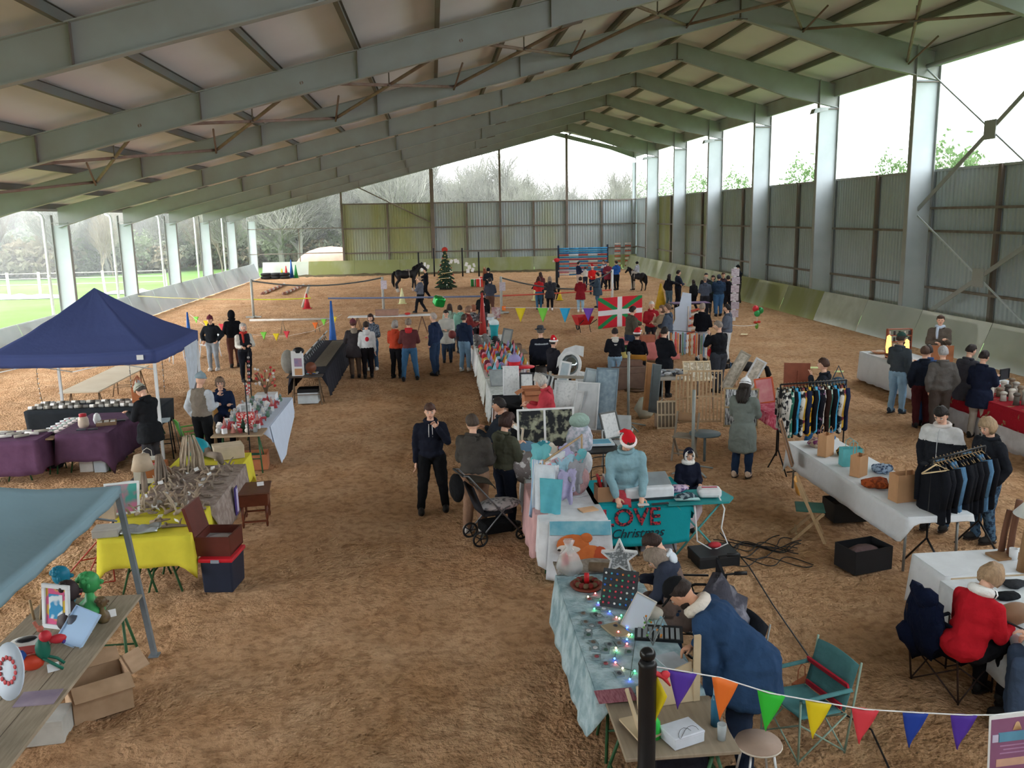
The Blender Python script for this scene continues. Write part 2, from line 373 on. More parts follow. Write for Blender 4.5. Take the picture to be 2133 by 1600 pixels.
for a, b in zip(ys[:-1], ys[1:]):
    mid = (a+b)/2; mm = kb if mid < 31 else kb_w if mid < 35 else kb_m if mid < 45 else kb_f
    kick('trim_right', (15.39, a+.01, .02), (15.39, b-.01, .02), (.43, 0, 1.13), mm)
    if mid > 1: kick('trim_left', (-13.72, a+.01, .02), (-13.72, b-.01, .02), (-.41, 0, 1.1), kb_l)
xs_ = [-13.7+3.64*i for i in range(10)]
for i, (a, b) in enumerate(zip(xs_[:-1], xs_[1:])):
    kick('trim_back', (a+.01, 71.45, .06), (min(b, 16.75)-.01, 71.45, .06), (0, .5, 1.08), kb if i < 1 else kb_m)
dirt = mat('4f4a38', 1, c2='6d5c40', scale=3, bump=.8)
m_ = MB(); m_.grid(lambda u, v: (-13.6+28.9*u, 70.7+.9*v, .14*math.sin(PI*v*.7)*(1+.7*noise.noise(V((u*40, v*3, 0))))-.03), 120, 6); struct('dirt_strip', m_, dirt)
# --- downpipes on the left columns
pvc = mat('d5dadd', .4, var=.05)
for k in range(1, 9):
    y = FR[k]-.25; m_ = MB(); x = XL-.22
    m_.tube([(x-.28, y, 5.15), (x-.28, y, 4.98), (x-.2, y, 4.86), (x-.05, y, 4.8), (x, y, 4.68), (x, y, .2)], .06, 10)
    m_.tube([(x, y, 2.4), (x, y, 2.5)], .07, 10)
    struct('downpipe', m_, pvc)
m_ = MB(); m_.tube([(XL-.5, -3, 5.18), (XL-.5, YG, 5.18)], .08, 8); struct('gutter', m_, pvc)
# --- floodlights on the right columns
fl = mat('9aa0a0', .5, metal=.5)
for k, nm in ((5, 'nearest'), (3, 'middle'), (1, 'farthest')):
    g = thing('floodlight', '%s of the three grey floodlights fixed to the right hand columns below the eaves' % nm, 'floodlight', (XRi-.1, FR[k]-.3, 8.42))
    m_ = MB(); m_.prism([(-.32, -.14), (.28, -.02), (.3, .1), (-.25, .06)], -.2, .2, rot=(R(90), 0, 0)); m_.build('lamp_housing', fl, g)
    m_ = MB(); m_.bar((.25, 0, .02), (.2, .3, .1), .04, .06); m_.build('bracket', steel, g)
# ================================================================ outside
bark = mat('66675d', .95, c2='78796e', scale=2); bark2 = mat('6d6656', .95, c2='7c7564', scale=2)
def tree_mesh(seed, H=11, spread=.5, lv=5, r0=.23):
    rd = random.Random(seed); m_ = MB()
    def br(p, d, L, r, l):
        n = 4 if l < 3 else 3; pts = [p]; rr = [r]
        for i in range(n):
            d = (d+V((rd.uniform(-1, 1), rd.uniform(-1, 1), rd.uniform(-.35, .6)))*(.16 if l == 0 else .25)).normalized()
            p = p+d*L/n; pts.append(p); rr.append(r*(1-.45*(i+1)/n))
            if l < lv and (l > 0 or i > 0):
                for _ in range(1 if l > 2 else 2):
                    s_ = V((rd.uniform(-1, 1), rd.uniform(-1, 1), rd.uniform(-.1, .8))).normalized()
                    br(p, (d*(1-spread)+s_*spread*1.3).normalized(), L*rd.uniform(.55, .78), rr[-1]*.66, l+1)
        m_.tube(pts, rr, 5 if l < 2 else 3, cap=False)
        if l < lv: br(p, d, L*.65, rr[-1], l+1)
    br(V((0, 0, -.3)), V((0, 0, 1)), H*.34, r0, 0); return m_
tms = [tree_mesh(s, H, sp, 4, .26).mesh('bare_tree', bark) for s, H, sp in ((3, 11, .5), (5, 12, .42), (8, 10, .55))]
thin = tree_mesh(12, 10, .3, 4, .1).mesh('bare_tree', bark2)
def leafy(name, rx, rz2, n, m__, seed, sz=.3):
    rd = random.Random(seed); m_ = MB()
    for _ in range(n):
        d = V((rd.gauss(0, 1), rd.gauss(0, 1), rd.gauss(0, 1))).normalized()*rd.uniform(.55, 1)**.5; bump_ = .8+.35*noise.noise(d*2.3+V((seed, 0, 0)))
        c = V((d.x*rx, d.y*rx, rz2+d.z*rz2))*bump_; c.z = max(.02, c.z)
        a = V((rd.gauss(0, 1), rd.gauss(0, 1), rd.gauss(0, 1))).normalized()*sz; b = a.cross(V((rd.gauss(0, 1), rd.gauss(0, 1), rd.gauss(0, 1)))).normalized()*sz*.5
        m_.add([c-a, c+b, c+a, c-b], [(0, 1, 2, 3)])
    return m_.mesh(name, m__)
lm1 = mat('7c846e', .95, c2='8a8e7c', scale=.3); lm2 = mat('6d7a5c', .95, c2='7d876c', scale=.3); lm3 = mat('8a7f68', .95, c2='7a7b66', scale=.3)
bush = [leafy('hedge_bush', 3.2, 1.9, 1500, lm1, 1, .26), leafy('hedge_bush', 2.6, 2.4, 1500, lm2, 2, .24), leafy('hedge_bush', 3.5, 1.6, 1500, lm3, 3, .26)]
def put(me, name, loc, rz, s, label, cat, group):
    o = bpy.data.objects.new(name, me); COL.objects.link(o); o.location = loc; o.rotation_euler.z = rz; o.scale = (s, s, s); return tag(o, label, cat, group)
def gh(x, y):
    d = math.hypot(max(0, -x-75), max(0, y-110 if x < 30 else 0))*max(0, min(1, (40-x)/50)); return -.22+min(14, max(0, d)*.3)*(.8+.4*noise.noise(V((x*.02, y*.02, 0))))
rt = random.Random(42)
for i in range(34):                            # bare trees behind the gable
    x = -15+38*(i/33)+rt.uniform(-1.5, 1.5); y = 86+rt.uniform(0, 22)
    s_ = rt.uniform(.75, 1.05)*(1.5 if x < 8 else 1.05)
    put(tms[i % 3], 'bare_tree', (x, y, -.3), rt.uniform(0, 6), s_, 'leafless winter tree standing in the wood behind the far gable', 'tree', 'bare trees behind the gable')
for i in range(26):
    x = -58+80*(i/25)+rt.uniform(-2, 2); y = 104+rt.uniform(0, 22)
    put(thin if i % 2 else tms[i % 3], 'bare_tree', (x, y, gh(x, y)), rt.uniform(0, 6), rt.uniform(.8, 1.2), 'slim leafless tree farther back on the wooded slope', 'tree', 'bare trees on the far slope')
for i in range(46):                            # hedge line on the left and behind
    t = i/45; x = -66+58*t+rt.uniform(-2, 2); y = 66+26*min(1, t*1.3)+rt.uniform(-2, 5)
    put(bush[i % 3], 'hedge_bush', (x, y, -.3), rt.uniform(0, 6), rt.uniform(.8, 1.3), 'grey green winter bush in the hedge beyond the meadow', 'bush', 'bushes of the hedge beyond the meadow')
for i in range(60):                            # second, higher row of misty undergrowth
    t = i/59; x = -95+130*t+rt.uniform(-3, 3); y = 92+28*min(1, t*1.6)+rt.uniform(0, 10)
    put(bush[i % 3], 'hedge_bush', (x, y, gh(x, y)+(rt.uniform(-.3, 1.6) if x < -18 else -.4)), rt.uniform(0, 6), rt.uniform(1.2, 2.1) if x < -18 else rt.uniform(.9, 1.25), 'pale bush on the wooded slope behind the hedge', 'bush', 'bushes on the wooded slope')
for i in range(34):
    x = -80+62*(i/33)+rt.uniform(-2, 2); y = 74+rt.uniform(0, 18)
    put([thin, tms[1]][i % 2], 'bare_tree', (x, y, gh(x, y)), rt.uniform(0, 6), rt.uniform(.55, .9), 'thin leafless tree rising from the hedge beyond the meadow', 'tree', 'bare trees in the hedge')
lm4 = mat('5f7a4c', .9, c2='708760', scale=.4)
for m_ in (lm1, lm2, lm3, lm4):               # thin leaves let light through
    nt = m_.node_tree; b = nt.nodes['Principled BSDF']; tl = nt.nodes.new('ShaderNodeBsdfTranslucent'); ms = nt.nodes.new('ShaderNodeMixShader'); ms.inputs[0].default_value = .4
    nt.links.new(b.inputs['Base Color'].links[0].from_socket, tl.inputs[0]); nt.links.new(b.outputs[0], ms.inputs[1]); nt.links.new(tl.outputs[0], ms.inputs[2]); nt.links.new(ms.outputs[0], nt.nodes['Material Output'].inputs[0])
crown = leafy('tree_crown', 1.7, 1.9, 900, lm4, 9, .14)
for (px_, py_, yy, s_) in [(1400, 378, 95, 1.1), (1462, 372, 80, 1.), (1535, 370, 64, .8), (1675, 350, 50, .8), (1860, 338, 38, .55), (1990, 318, 34, .8), (1345, 385, 100, 1.2)]:
    r_ = FW+RT2*((px_-1066.5)/CF)+UP2*((800-py_)/CF); x = r_.x/r_.y*yy; z = CH+r_.z/r_.y*yy
    g = thing('leafy_tree', 'pale green tree top above the right hand wall, %s from the left' % ['second', 'third', 'fourth', 'fifth', 'sixth', 'seventh', 'first'][[1400, 1462, 1535, 1675, 1860, 1990, 1345].index(px_)], 'tree', (x, yy, -.2))
    o = bpy.data.objects.new('crown', crown); COL.objects.link(o); o.parent = g; o.scale = (s_, s_, s_); o.location = (0, 0, z+.2-2.6*s_)
    m_ = MB(); m_.tube([(0, 0, 0), (.1, 0, (z)*.5), (0, 0, z-.8*s_)], [.16, .12, .05], 6); m_.build('trunk', bark, g)
for (px_, py_, yy) in [(2045, 300, 36), (1985, 315, 42)]:
    r_ = FW+RT2*((px_-1066.5)/CF)+UP2*((800-py_)/CF); x = r_.x/r_.y*yy
    put(thin, 'bare_tree', (x, yy, -.2), 1, .95, 'thin bare tree seen through the nearest bay of the right hand side', 'tree', 'bare trees right of the hall')
# winter mist over the fields, outside the hall only
mm_ = bpy.data.materials.new('mist'); mm_.use_nodes = True; nt = mm_.node_tree; nt.nodes.remove(nt.nodes['Principled BSDF']); vs_ = nt.nodes.new('ShaderNodeVolumeScatter'); vs_.inputs['Color'].default_value = (.97, .99, 1, 1); vs_.inputs['Density'].default_value = MIST; nt.links.new(vs_.outputs[0], nt.nodes['Material Output'].inputs['Volume'])
for (a, b, c, d) in ((-170, -18.5, 35, 190), (-18.4, 60, 74.5, 190)):
    m_ = MB(); m_.box(((a+b)/2, (c+d)/2, 12), (b-a, d-c, 30)); o = m_.build('mist', mm_); o['kind'] = 'structure'
# field fence and tarpaulins far left
fw_ = mat('b9b5a8', .9)
for i in range(16):
    x = -50+i*2.1; y = 62.5+rt.uniform(-.1, .1)
    m_ = MB(); m_.box((0, 0, .75), (.14, .14, 1.5), rot=(rt.uniform(-.06, .06), rt.uniform(-.08, .08), 0)); o = m_.build('fence_post', fw_, loc=(x, y, -.2)); tag(o, 'pale weathered wooden post of the field fence', 'fence post', 'posts of the field fence')
m_ = MB()
for z in (.45, .85, 1.2): m_.tube([(-50, 62.5, z), (-18.5, 62.5, z)], .02, 5)
tag(m_.build('fence_wire', fw_), 'three long wires of the field fence at the edge of the meadow', 'wire')
for i, (x, y, a, b, c) in enumerate([(-42, 57.5, 14, 1.6, 'c9ced0'), (-27, 59, 7, 1.4, 'b9bcc0'), (-20.5, 61, 3.5, 1.2, '8b8b88')]):
    m_ = MB(); m_.grid(lambda u, v: ((u-.5)*a, (v-.5)*b, .35*math.sin(PI*u)**.5*math.sin(PI*v)*(.7+.5*noise.noise(V((u*9, v*3, i))))), 30, 8)
    tag(m_.build('ground_sheet', mat(c, .6), loc=(x, y, -.18)), ['long pale plastic sheet lying along the fence', 'pale sheet heap on the grass between fence and hall', 'small grey heap of boards on the grass'][i], 'sheet')
rubble = mat('a88878', 1, c2='8f7c6c', scale=2)
m_ = MB(); m_.ball((-9.2, 80, .2), (3.2, 2, 1.9), 18); tag(m_.build('earth_heap', rubble), 'reddish heap of earth outside the open corner of the far gable', 'heap')
# ================================================================ people
SKIN = {'l': mat('e0b29a', .6, var=.06, spec=.35), 'm': mat('c9967a', .6, var=.06, spec=.35), 'd': mat('7a5340', .6, var=.06, spec=.35)}
EYEW = mat('e8e4df', .3, var=.02); DARK = mat('2a2220', .4, var=.05); LIP = mat('b06a60', .5, var=.05)
REM = []
FOLD = bpy.data.textures.new('cloth_folds', 'CLOUDS'); FOLD.noise_scale = .11; FOLD.noise_depth = 2
def capsule(m_, a, b, ra, rb, n=10, sy=1.):
    a, b = V(a), V(b)
    m_.ball(a, ra, n); m_.ball(b, rb, n); m_.tube([a, b], [ra, rb], n)
def remesh_build(name, m_, mats, parent, vox, it=3, extra=None, fn=None):
    o = m_.build(name, mats, parent)
    r = o.modifiers.new('r', 'REMESH'); r.mode = 'VOXEL'; r.voxel_size = vox; r.use_smooth_shade = True
    if name != 'body':
        dm = o.modifiers.new('d', 'DISPLACE'); dm.texture = FOLD; dm.texture_coords = 'LOCAL'; dm.strength = .04 if name in ('coat', 'puffer_jacket', 'jacket', 'hoodie') else .035; dm.mid_level = .5
    s_ = o.modifiers.new('s', 'SMOOTH'); s_.iterations = it; s_.factor = .5
    REM.append((o, extra, fn)); return o
def finish_remesh():
    bpy.context.view_layer.update(); dg = bpy.context.evaluated_depsgraph_get(); done = []
    for o, ex, fn in REM:
        me = bpy.data.meshes.new_from_object(o.evaluated_get(dg), depsgraph=dg); done.append((o, me, ex, fn))
    for o, me, ex, fn in done:
        o.modifiers.clear(); old = o.data; mats = [m for m in old.materials]; n = len(me.vertices); k = len(me.polygons)
        if fn or ex:
            co = np.empty(n*3); me.vertices.foreach_get('co', co); co = co.reshape(-1, 3)
            nl = len(me.loops); li = np.empty(nl, int); me.loops.foreach_get('vertex_index', li)
            ls = np.empty(k, int); me.polygons.foreach_get('loop_start', ls); lt = np.empty(k, int); me.polygons.foreach_get('loop_total', lt)
            mi = np.zeros(k, int)
            if fn:
                cen = np.add.reduceat(co[li], ls, axis=0)/lt[:, None]; mi = fn(cen).astype(int)
            if ex:
                fs = [li[a:a+b].tolist() for a, b in zip(ls, lt)]+[[i+n for i in f] for f in ex.f]
                m2 = bpy.data.meshes.new(o.name); m2.from_pydata(co.tolist()+[tuple(v) for v in ex.v], [], fs)
                for m in mats: m2.materials.append(m)
                m2.polygons.foreach_set('material_index', list(mi)+ex.m); m2.polygons.foreach_set('use_smooth', [True]*len(fs)); m2.update(); bpy.data.meshes.remove(me); me = m2
            else:
                me.polygons.foreach_set('material_index', mi.astype(np.int32)); me.update()
        o.data = me; me.name = o.name
        if old.users == 0: bpy.data.meshes.remove(old)
ARMS = {'d': ((.028, -.012, -.160), (.004, .03, -.145)), 'f': ((.022, .02, -.158), (-.03, .138, .0)), 'c': ((.038, .04, -.152), (-.088, .10, .01)),
        'p': ((.052, -.035, -.152), (-.035, .055, -.125)), 'h': ((.035, .105, -.11), (-.085, .02, .125)), 'o': ((.045, .145, -.05), (.0, .14, -.03)),
        'k': ((.095, -.03, -.125), (-.06, .085, -.095)), 'w': ((.015, .085, -.14), (-.03, .105, -.095)), 'g': ((.02, .07, -.15), (-.045, .125, .055)),
        'u': ((.06, .10, .02), (.0, .10, .10)), 'b': ((.05, -.05, -.15), (-.07, -.03, -.11)), 'r': ((.13, .06, -.06), (.12, .06, .02))}
def head_mesh(T, E, h, mb, det):
    hw, hd, hh = .0455*h, .056*h, .066*h; n = 18 if det else 12
    c0 = V((0, 0, 0))
    P = lambda v: T+E@V(v)
    k = len(mb.v); m_ = MB(); m_.ball((0, 0, 0), 1, n)
    vs = []
    for v in m_.v:
        x, y, z = v; w_ = 1
        if z < 0: w_ = 1-.30*z*z-(.10 if y > 0 else 0)*z*z
        yy = y*(1.0 if y < 0 else .86+.05*(z < -.3))
        if y > .3 and z < -.35: yy *= 1.04
        vs.append(P((x*hw*w_*1.0, yy*hd, z*hh*(1 if z > 0 else 1.04))))
    mb.add(vs, m_.f, 0, True)
    def fb(c, r, mi, nn=6):
        q = MB(); q.ball(c, r, nn); mb.add([P(v) for v in q.v], q.f, mi, True)
    fb((0, hd*.9, -.08*hh), (.011*h/1.4, .014*h/1.2, .017*h), 0, 8)              # nose
    for s_ in (-1, 1):
        fb((s_*hw, -.05*hd, -.05*hh), (.006*h, .010*h, .016*h), 0)               # ear
        if det:
            fb((s_*.018*h, hd*.755, .06*hh), (.0085*h, .006*h, .0055*h), 1)
            fb((s_*.018*h, hd*.835, .06*hh), (.0038*h, .003*h, .0042*h), 2)
            fb((s_*.019*h, hd*.83, .24*hh), (.011*h, .004*h, .0026*h), 2)        # brow
        else: fb((s_*.018*h, hd*.80, .06*hh), (.008*h, .004*h, .004*h), 2)
    fb((0, hd*.80, -.45*hh), (.013*h, .006*h, .0045*h), 3)
def hand_mesh(mb, wr, d, side_dir, h, curl, right):
    d = d.normalized(); s_ = (side_dir-d*side_dir.dot(d)); s_ = s_.normalized() if s_.length > 1e-3 else V((1, 0, 0)); nrm = d.cross(s_)
    L = .045*h; c = wr+d*L*.75
    q = MB(); q.ball((0, 0, 0), 1, 8)
    mb.add([c+d*v[0]*L*.75+s_*v[1]*.022*h+nrm*v[2]*.011*h for v in q.v], q.f, 0, True)
    for i, (o_, l_) in enumerate(((-.0165, .040), (-.0055, .046), (.0055, .043), (.0155, .034))):
        p0 = wr+d*L*1.25+s_*o_*h; p1 = p0+(d*math.cos(curl)+nrm*math.sin(curl))*l_*h*.5+s_*o_*.1*h; p2 = p1+(d*math.cos(2*curl)+nrm*math.sin(2*curl))*l_*h*.5
        mb.tube([p0, p1, p2], [.0058*h, .0053*h, .0042*h], 5)
    p0 = wr+d*L*.5-s_*.018*h; p1 = p0+(d*.6-s_*.8).normalized()*.022*h+nrm*.004*h; p2 = p1+(d*.9-s_*.3+nrm*.3).normalized()*.02*h
    mb.tube([p0, p1, p2], [.0075*h, .0065*h, .005*h], 5)
def person(pos, label, h=1.7, face=0, top=('hoodie', '222428'), legs='25262a', hair=('s', '4a3a2e'), hat=None, arms='dd', pose='stand', lean=0, look=(0, 0), skin='l', build=1., group=None, det=None, shoe='2b2a2a', extras=(), seat=.46, two=None, head_at=True, rz0=0, skirt=None):
    """pos = picture point of the crown of the head (or a world point); the figure is set on the ground below it"""
    sit = pose.startswith('sit')
    topz = h if not sit else seat+.09+.455*h
    f = R(face); build *= 1.1
    if len(pos) == 2:
        g = gz(pos[0], pos[1], topz-(1-math.cos(R(lean)))*.47*h); g.z = 0
        dy = math.sin(R(lean))*.45*h; g -= V((-math.sin(f), math.cos(f), 0))*dy
    else: g = V(pos)
    dist = math.hypot(g.x, g.y)
    if det is None: det = dist < 24
    vox = .014 if dist < 14 else .019 if dist < 26 else .028
    if h < 1.4: vox *= .85
    root = thing('person', label, 'person', g, f, group)
    pz = .53*h if not sit else seat+.085*h+.03
    pel = V((0, 0, pz)); le = Euler((-R(lean), 0, 0)).to_matrix()
    def T(x, y, z): return pel+le@V((x*h, y*h, (z-.53)*h))
    B = build; sk = MB(); tr = MB(); tp = MB()
    # ---- legs
    hips = [V((s_*.052*h*B, 0, pz-.02*h)) for s_ in (-1, 1)]
    if sit:
        kn = [V((s_*.075*h, .24*h, pz-.0*h)) for s_ in (-1, 1)]
        an = [V((s_*.07*h, (.25 if pose == 'sit' else .16+.12*(s_ > 0))*h, .05*h)) for s_ in (-1, 1)]
    elif pose == 'walk':
        kn = [V((-.05*h, .09*h, .285*h)), V((.05*h, .0, .27*h))]; an = [V((-.045*h, .14*h, .05*h)), V((.05*h, -.14*h, .075*h))]
    elif pose == 'wide':
        kn = [V((s_*.085*h, .015*h, .28*h)) for s_ in (-1, 1)]; an = [V((s_*.11*h, .03*h*s_, .045*h)) for s_ in (-1, 1)]
    else:
        kn = [V((s_*.06*h, .012*h, .28*h)) for s_ in (-1, 1)]; an = [V((s_*.062*h, -.01*h+.02*h*s_, .045*h)) for s_ in (-1, 1)]
    for i in (0, 1):
        capsule(sk, hips[i], kn[i], .046*h, .032*h, 8); capsule(sk, kn[i], an[i], .031*h, .021*h, 8)
        capsule(tr, hips[i], kn[i], .060*h*B, .044*h*B); capsule(tr, kn[i], an[i]+V((0, 0, .0*h)), .043*h*B, .036*h)
        tr.ball((an[i].x, an[i].y, an[i].z), .038*h, 8)
    tr.ball((0, -.008*h, pz), (.098*h*B, .074*h*B, .065*h), 12)
    sk.ball((0, 0, pz), (.07*h, .045*h, .05*h), 10); capsule(sk, pel, T(0, 0, .76), .048*h, .042*h, 10)
    capsule(sk, T(-.075, 0, .785), T(.075, 0, .785), .026*h, .026*h, 8); capsule(sk, T(0, -.008, .80), T(0, .004, .88), .034*h, .031*h, 8)
    # ---- torso garment
    kind = top[0]; puff = {'puffer': 1.13, 'coat': 1.06, 'jacket': 1.05, 'hoodie': 1.0, 'sweater': .97, 'vest': 1.08}.get(kind, 1.)*B
    tp.ball(T(0, 0, .725), (.108*h*puff, .074*h*puff, .105*h), 14, rot=(-R(lean), 0, 0))
    tp.ball(T(0, .004, .625), (.098*h*puff, .076*h*puff, .10*h), 14, rot=(-R(lean), 0, 0))
    capsule(tp, T(-.072, -.004, .778), T(.072, -.004, .778), .045*h*min(puff, 1.1), .045*h*min(puff, 1.1))
    tp.tube([T(0, -.004, .78), T(0, -.004, .842)], [.062*h, .044*h], 12)
    capsule(tp, V((0, 0, pz+.03*h)), T(0, 0, .68), .072*h*puff, .072*h*puff, 12)
    if lean > 10: tp.ball(V((0, -.015*h, pz)), (.112*h*puff, .10*h*puff, .085*h), 12)
    hem = {'coat': .36, 'long': .27}.get(kind, .505)
    if kind == 'long': kind = 'coat'
    if not sit:
        if hem < .5:
            lo_ = V((0, .0, hem*h)); q = MB(); q.lathe((0, 0, 0), [(.104*h*puff, .56*h), (.118*h*puff, .50*h), (.130*h*puff, hem*h+.02*h), (.124*h*puff, hem*h)], 16)
            tp.add([(v[0], v[1]*.90, v[2]) for v in q.v], q.f)
        else: tp.ball(T(0, 0, .545), (.102*h*puff, .078*h*puff, .055*h), 14)
    else:
        tp.ball(V((0, 0, pz+.02*h)), (.108*h*puff, .085*h*puff, .06*h), 14)
        if hem < .5:
            for i in (0, 1): capsule(tp, hips[i], (hips[i]+kn[i]*1.2)/2.2, .066*h, .058*h)
    armp = []
    hs = MB()
    for i, s_ in enumerate((-1, 1)):           # arms[0] is the left arm of the figure, arms[1] its right arm
        e, w_ = ARMS[arms[i]]; sh = V((s_*.092*B, 0, .780)); el = sh+V((e[0]*s_, e[1], e[2])); wr = el+V((w_[0]*s_, w_[1], w_[2]))
        a, b, c = T(*sh), T(*el), T(*wr); armp.append((a, b, c))
        capsule(sk, a, b, .029*h, .024*h, 8); capsule(sk, b, c, .024*h, .017*h, 8)
        sl = 1.0 if kind in ('hoodie', 'sweater') else 1.12
        capsule(tp, a, b, .044*h*sl, .037*h*sl); capsule(tp, b, c-(c-b)*.06, .037*h*sl, .028*h*sl)
        hand_mesh(hs, c, c-b, V((1, 0, 0)) if arms[i] in 'fcoghwu' else V((0, 1, 0)), h, .35 if arms[i] in 'dp' else .6, s_ > 0)
    # ---- head
    HE = le @ Euler((-R(look[1]), 0, R(look[0]))).to_matrix(); nk = T(0, .004, .868); hc = nk+HE@V((0, .012*h, .062*h))
    head_mesh(hc, HE, h, hs, det)
    remesh_build('body', sk, [SKIN[skin], EYEW, DARK, LIP], root, max(vox, .018), 3, hs)
    lm = legs if not isinstance(legs, str) else fab(legs)
    remesh_build('trousers', tr, lm, root, vox, 3)
    cols = [fab(c, bump=.8 if kind in ('puffer', 'vest') else .5) if isinstance(c, str) else c for c in top[1:] if not isinstance(c, tuple)]
    style = [c for c in top[1:] if isinstance(c, tuple)]; fn = None
    if style:
        stl = style[0]; Ti = le.transposed()
        def fn(cen, stl=stl, armp=armp, h=h, pz=pz, Ti=np.array(le.transposed())):
            loc = (cen-np.array([0, 0, pz]))@Ti.T; z = loc[:, 2]/h+.53; mi = np.zeros(len(cen), int)
            def dseg(a, b):
                a, b = np.array(a), np.array(b); t = np.clip(((cen-a)@(b-a))/((b-a)@(b-a)), 0, 1); return np.linalg.norm(cen-a-t[:, None]*(b-a), axis=1)
            if 'sleeve' in stl:
                dd = np.minimum.reduce([np.minimum(dseg(a, b), dseg(b, c)) for a, b, c in armp]); mi[(dd < .055*h) & (np.abs(loc[:, 0]) > .085*h)] = 1
            if 'yoke' in stl: mi[z > .715+.25*np.abs(loc[:, 0])/h*(-.3)] = 1
            if 'band' in stl: mi[(z > .745) & (z < .765) & (np.abs(loc[:, 0]) < .1*h)] = 1
            if 'hem' in stl: mi[z < .53] = 1
            if 'collar' in stl: mi[z > .815] = 1
            return mi
    nm = {'puffer': 'puffer_jacket', 'vest': 'padded_vest', 'long': 'coat'}.get(kind, kind)
    remesh_build(nm, tp, cols, root, vox, 3, None, fn)
    # ---- shoes
    sm = fab(shoe, bump=0, rough=.6)
    for i in (0, 1):
        m_ = MB(); a = an[i]; y0 = a.y
        m_.ball((a.x, y0+.028*h, .030*h+a.z-.045*h if pose == 'walk' and i else .028*h), (.029*h, .078*h, .032*h), 10); m_.ball((a.x, y0-.015*h, a.z), (.03*h, .036*h, .035*h), 8)
        m_.prism([(a.x+.030*h*math.cos(t), y0+.024*h+.080*h*math.sin(t)) for t in [2*PI*k/12 for k in range(12)]], .0+(a.z-.045*h), .012*h+(a.z-.045*h), 1)
        m_.build('shoe', [sm, mat('c9c6c0', .7) if shoe in ('d9d9d9', 'e8e6e2') else DARK], root)
    # ---- hair
    P = lambda v: hc+HE@V((v[0]*h, v[1]*h, v[2]*h))
    hw, hd, hh = .0475, .058, .067
    def cap_mesh(grow, line, nn=16, back=0, jag=0):
        q = MB(); q.ball((0, 0, 0), 1, nn); vs = []
        for v in q.v:
            x, y, z = v; lim = line(x, y)
            g_ = grow if z > lim else .80
            if jag: g_ *= 1+jag*noise.noise(V((x*4, y*4, z*4)))
            vs.append(P((x*hw*g_, y*hd*g_*(.95 if y > 0 else 1.04)-.003, z*hh*g_+.002)))
        return vs, q.f
    st, hcol = (hair if hair else (None, None)); hm = mat(hcol, .6, c2=None, var=.25, scale=40, stretch=(1, 1, .3), bump=.5, bscale=90) if hcol else None
    if st:
        m_ = MB()
        if st in 's':   # short
            vs, fs = cap_mesh(1.19, lambda x, y: .42 if y > .35 else (.05 if y > -.2 else -.45), 16 if det else 12, jag=.12); m_.add(vs, fs, 0, True)
        elif st == 'b':  # curly / bob volume
            vs, fs = cap_mesh(1.30, lambda x, y: .45 if y > .4 else -.72, 16 if det else 12, jag=.22); m_.add(vs, fs, 0, True)
        elif st in ('l', 'p', 'u'):
            vs, fs = cap_mesh(1.17, lambda x, y: .42 if y > .4 else (-.55), 16 if det else 12, jag=.08); m_.add(vs, fs, 0, True)
            if st == 'l':
                q = MB()
                for s_ in (-1, -.35, .35, 1): q.tube([(s_*.036, -.028+.02*abs(s_), .01), (s_*.046, -.052+.018*abs(s_), -.07), (s_*.04, -.062, -.14), (s_*.03, -.058, -.185)], [.02, .024, .022, .008], 8)
                m_.add([P(v) for v in q.v], q.f, 0, True)
            if st == 'p':
                q = MB(); q.tube([(0, -.05, .03), (0, -.085, .01), (0, -.085, -.06), (0, -.07, -.11)], [.012, .02, .018, .005], 8); m_.add([P(v) for v in q.v], q.f, 0, True)
            if st == 'u':
                q = MB(); q.ball((0, -.06, .045), .022, 8); m_.add([P(v) for v in q.v], q.f, 0, True)
        m_.build('hair', hm, root)
    if hat:
        m_ = MB(); hk = hat[0]; hmat = [fab(c) for c in hat[1:]]
        if hk == 'beanie':
            vs, fs = cap_mesh(1.3, lambda x, y: .2, 16); m_.add(vs, fs, 0, True)
            q = MB(); q.tube([(.052*math.cos(t), .062*math.sin(t)-.003, .022) for t in [2*PI*k/16 for k in range(17)]], .009, 6, cap=False); q.ball((0, -.005, .088), .014, 8); m_.add([P(v) for v in q.v], q.f, len(hmat)-1, True)
        elif hk == 'cap':
            vs, fs = cap_mesh(1.29, lambda x, y: .18, 16); m_.add(vs, fs, 0, True)
            q = MB(); q.prism([(.042*math.cos(t), .045+.06*math.sin(t)) for t in [PI*k/8 for k in range(9)]], .022, .028); m_.add([P(v) for v in q.v], q.f, 0)
            if len(hmat) > 1: q = MB(); q.ball((.0, -.056, .04), (.012, .004, .008), 6); m_.add([P(v) for v in q.v], q.f, 1)
        elif hk == 'brim':
            q = MB(); q.lathe((0, -.003, 0), [(.09, .028), (.092, .034), (.056, .036), (.053, .075), (.04, .088), (0, .085)], 18); m_.add([P((v[0]*.9, v[1]*1.05, v[2])) for v in q.v], q.f, 0, True)
            q = MB(); q.lathe((0, -.003, 0), [(.0565, .036), (.0565, .048)], 18); m_.add([P((v[0]*.92, v[1]*1.06, v[2])) for v in q.v], q.f, len(hmat)-1, True)
        elif hk == 'santa':
            q = MB(); q.tube([(0, -.005, .025), (0, -.008, .06), (.01, -.02, .10), (.04, -.035, .112), (.062, -.045, .085)], [.057, .05, .03, .016, .007], 12); m_.add([P(v) for v in q.v], q.f, 0, True)
            q = MB(); q.tube([(.052*math.cos(t), .060*math.sin(t)-.003, .030) for t in [2*PI*k/16 for k in range(17)]], .014, 8, cap=False); q.ball((.066, -.047, .072), .015, 8); m_.add([P(v) for v in q.v], q.f, 1, True)
        elif hk == 'helmet':
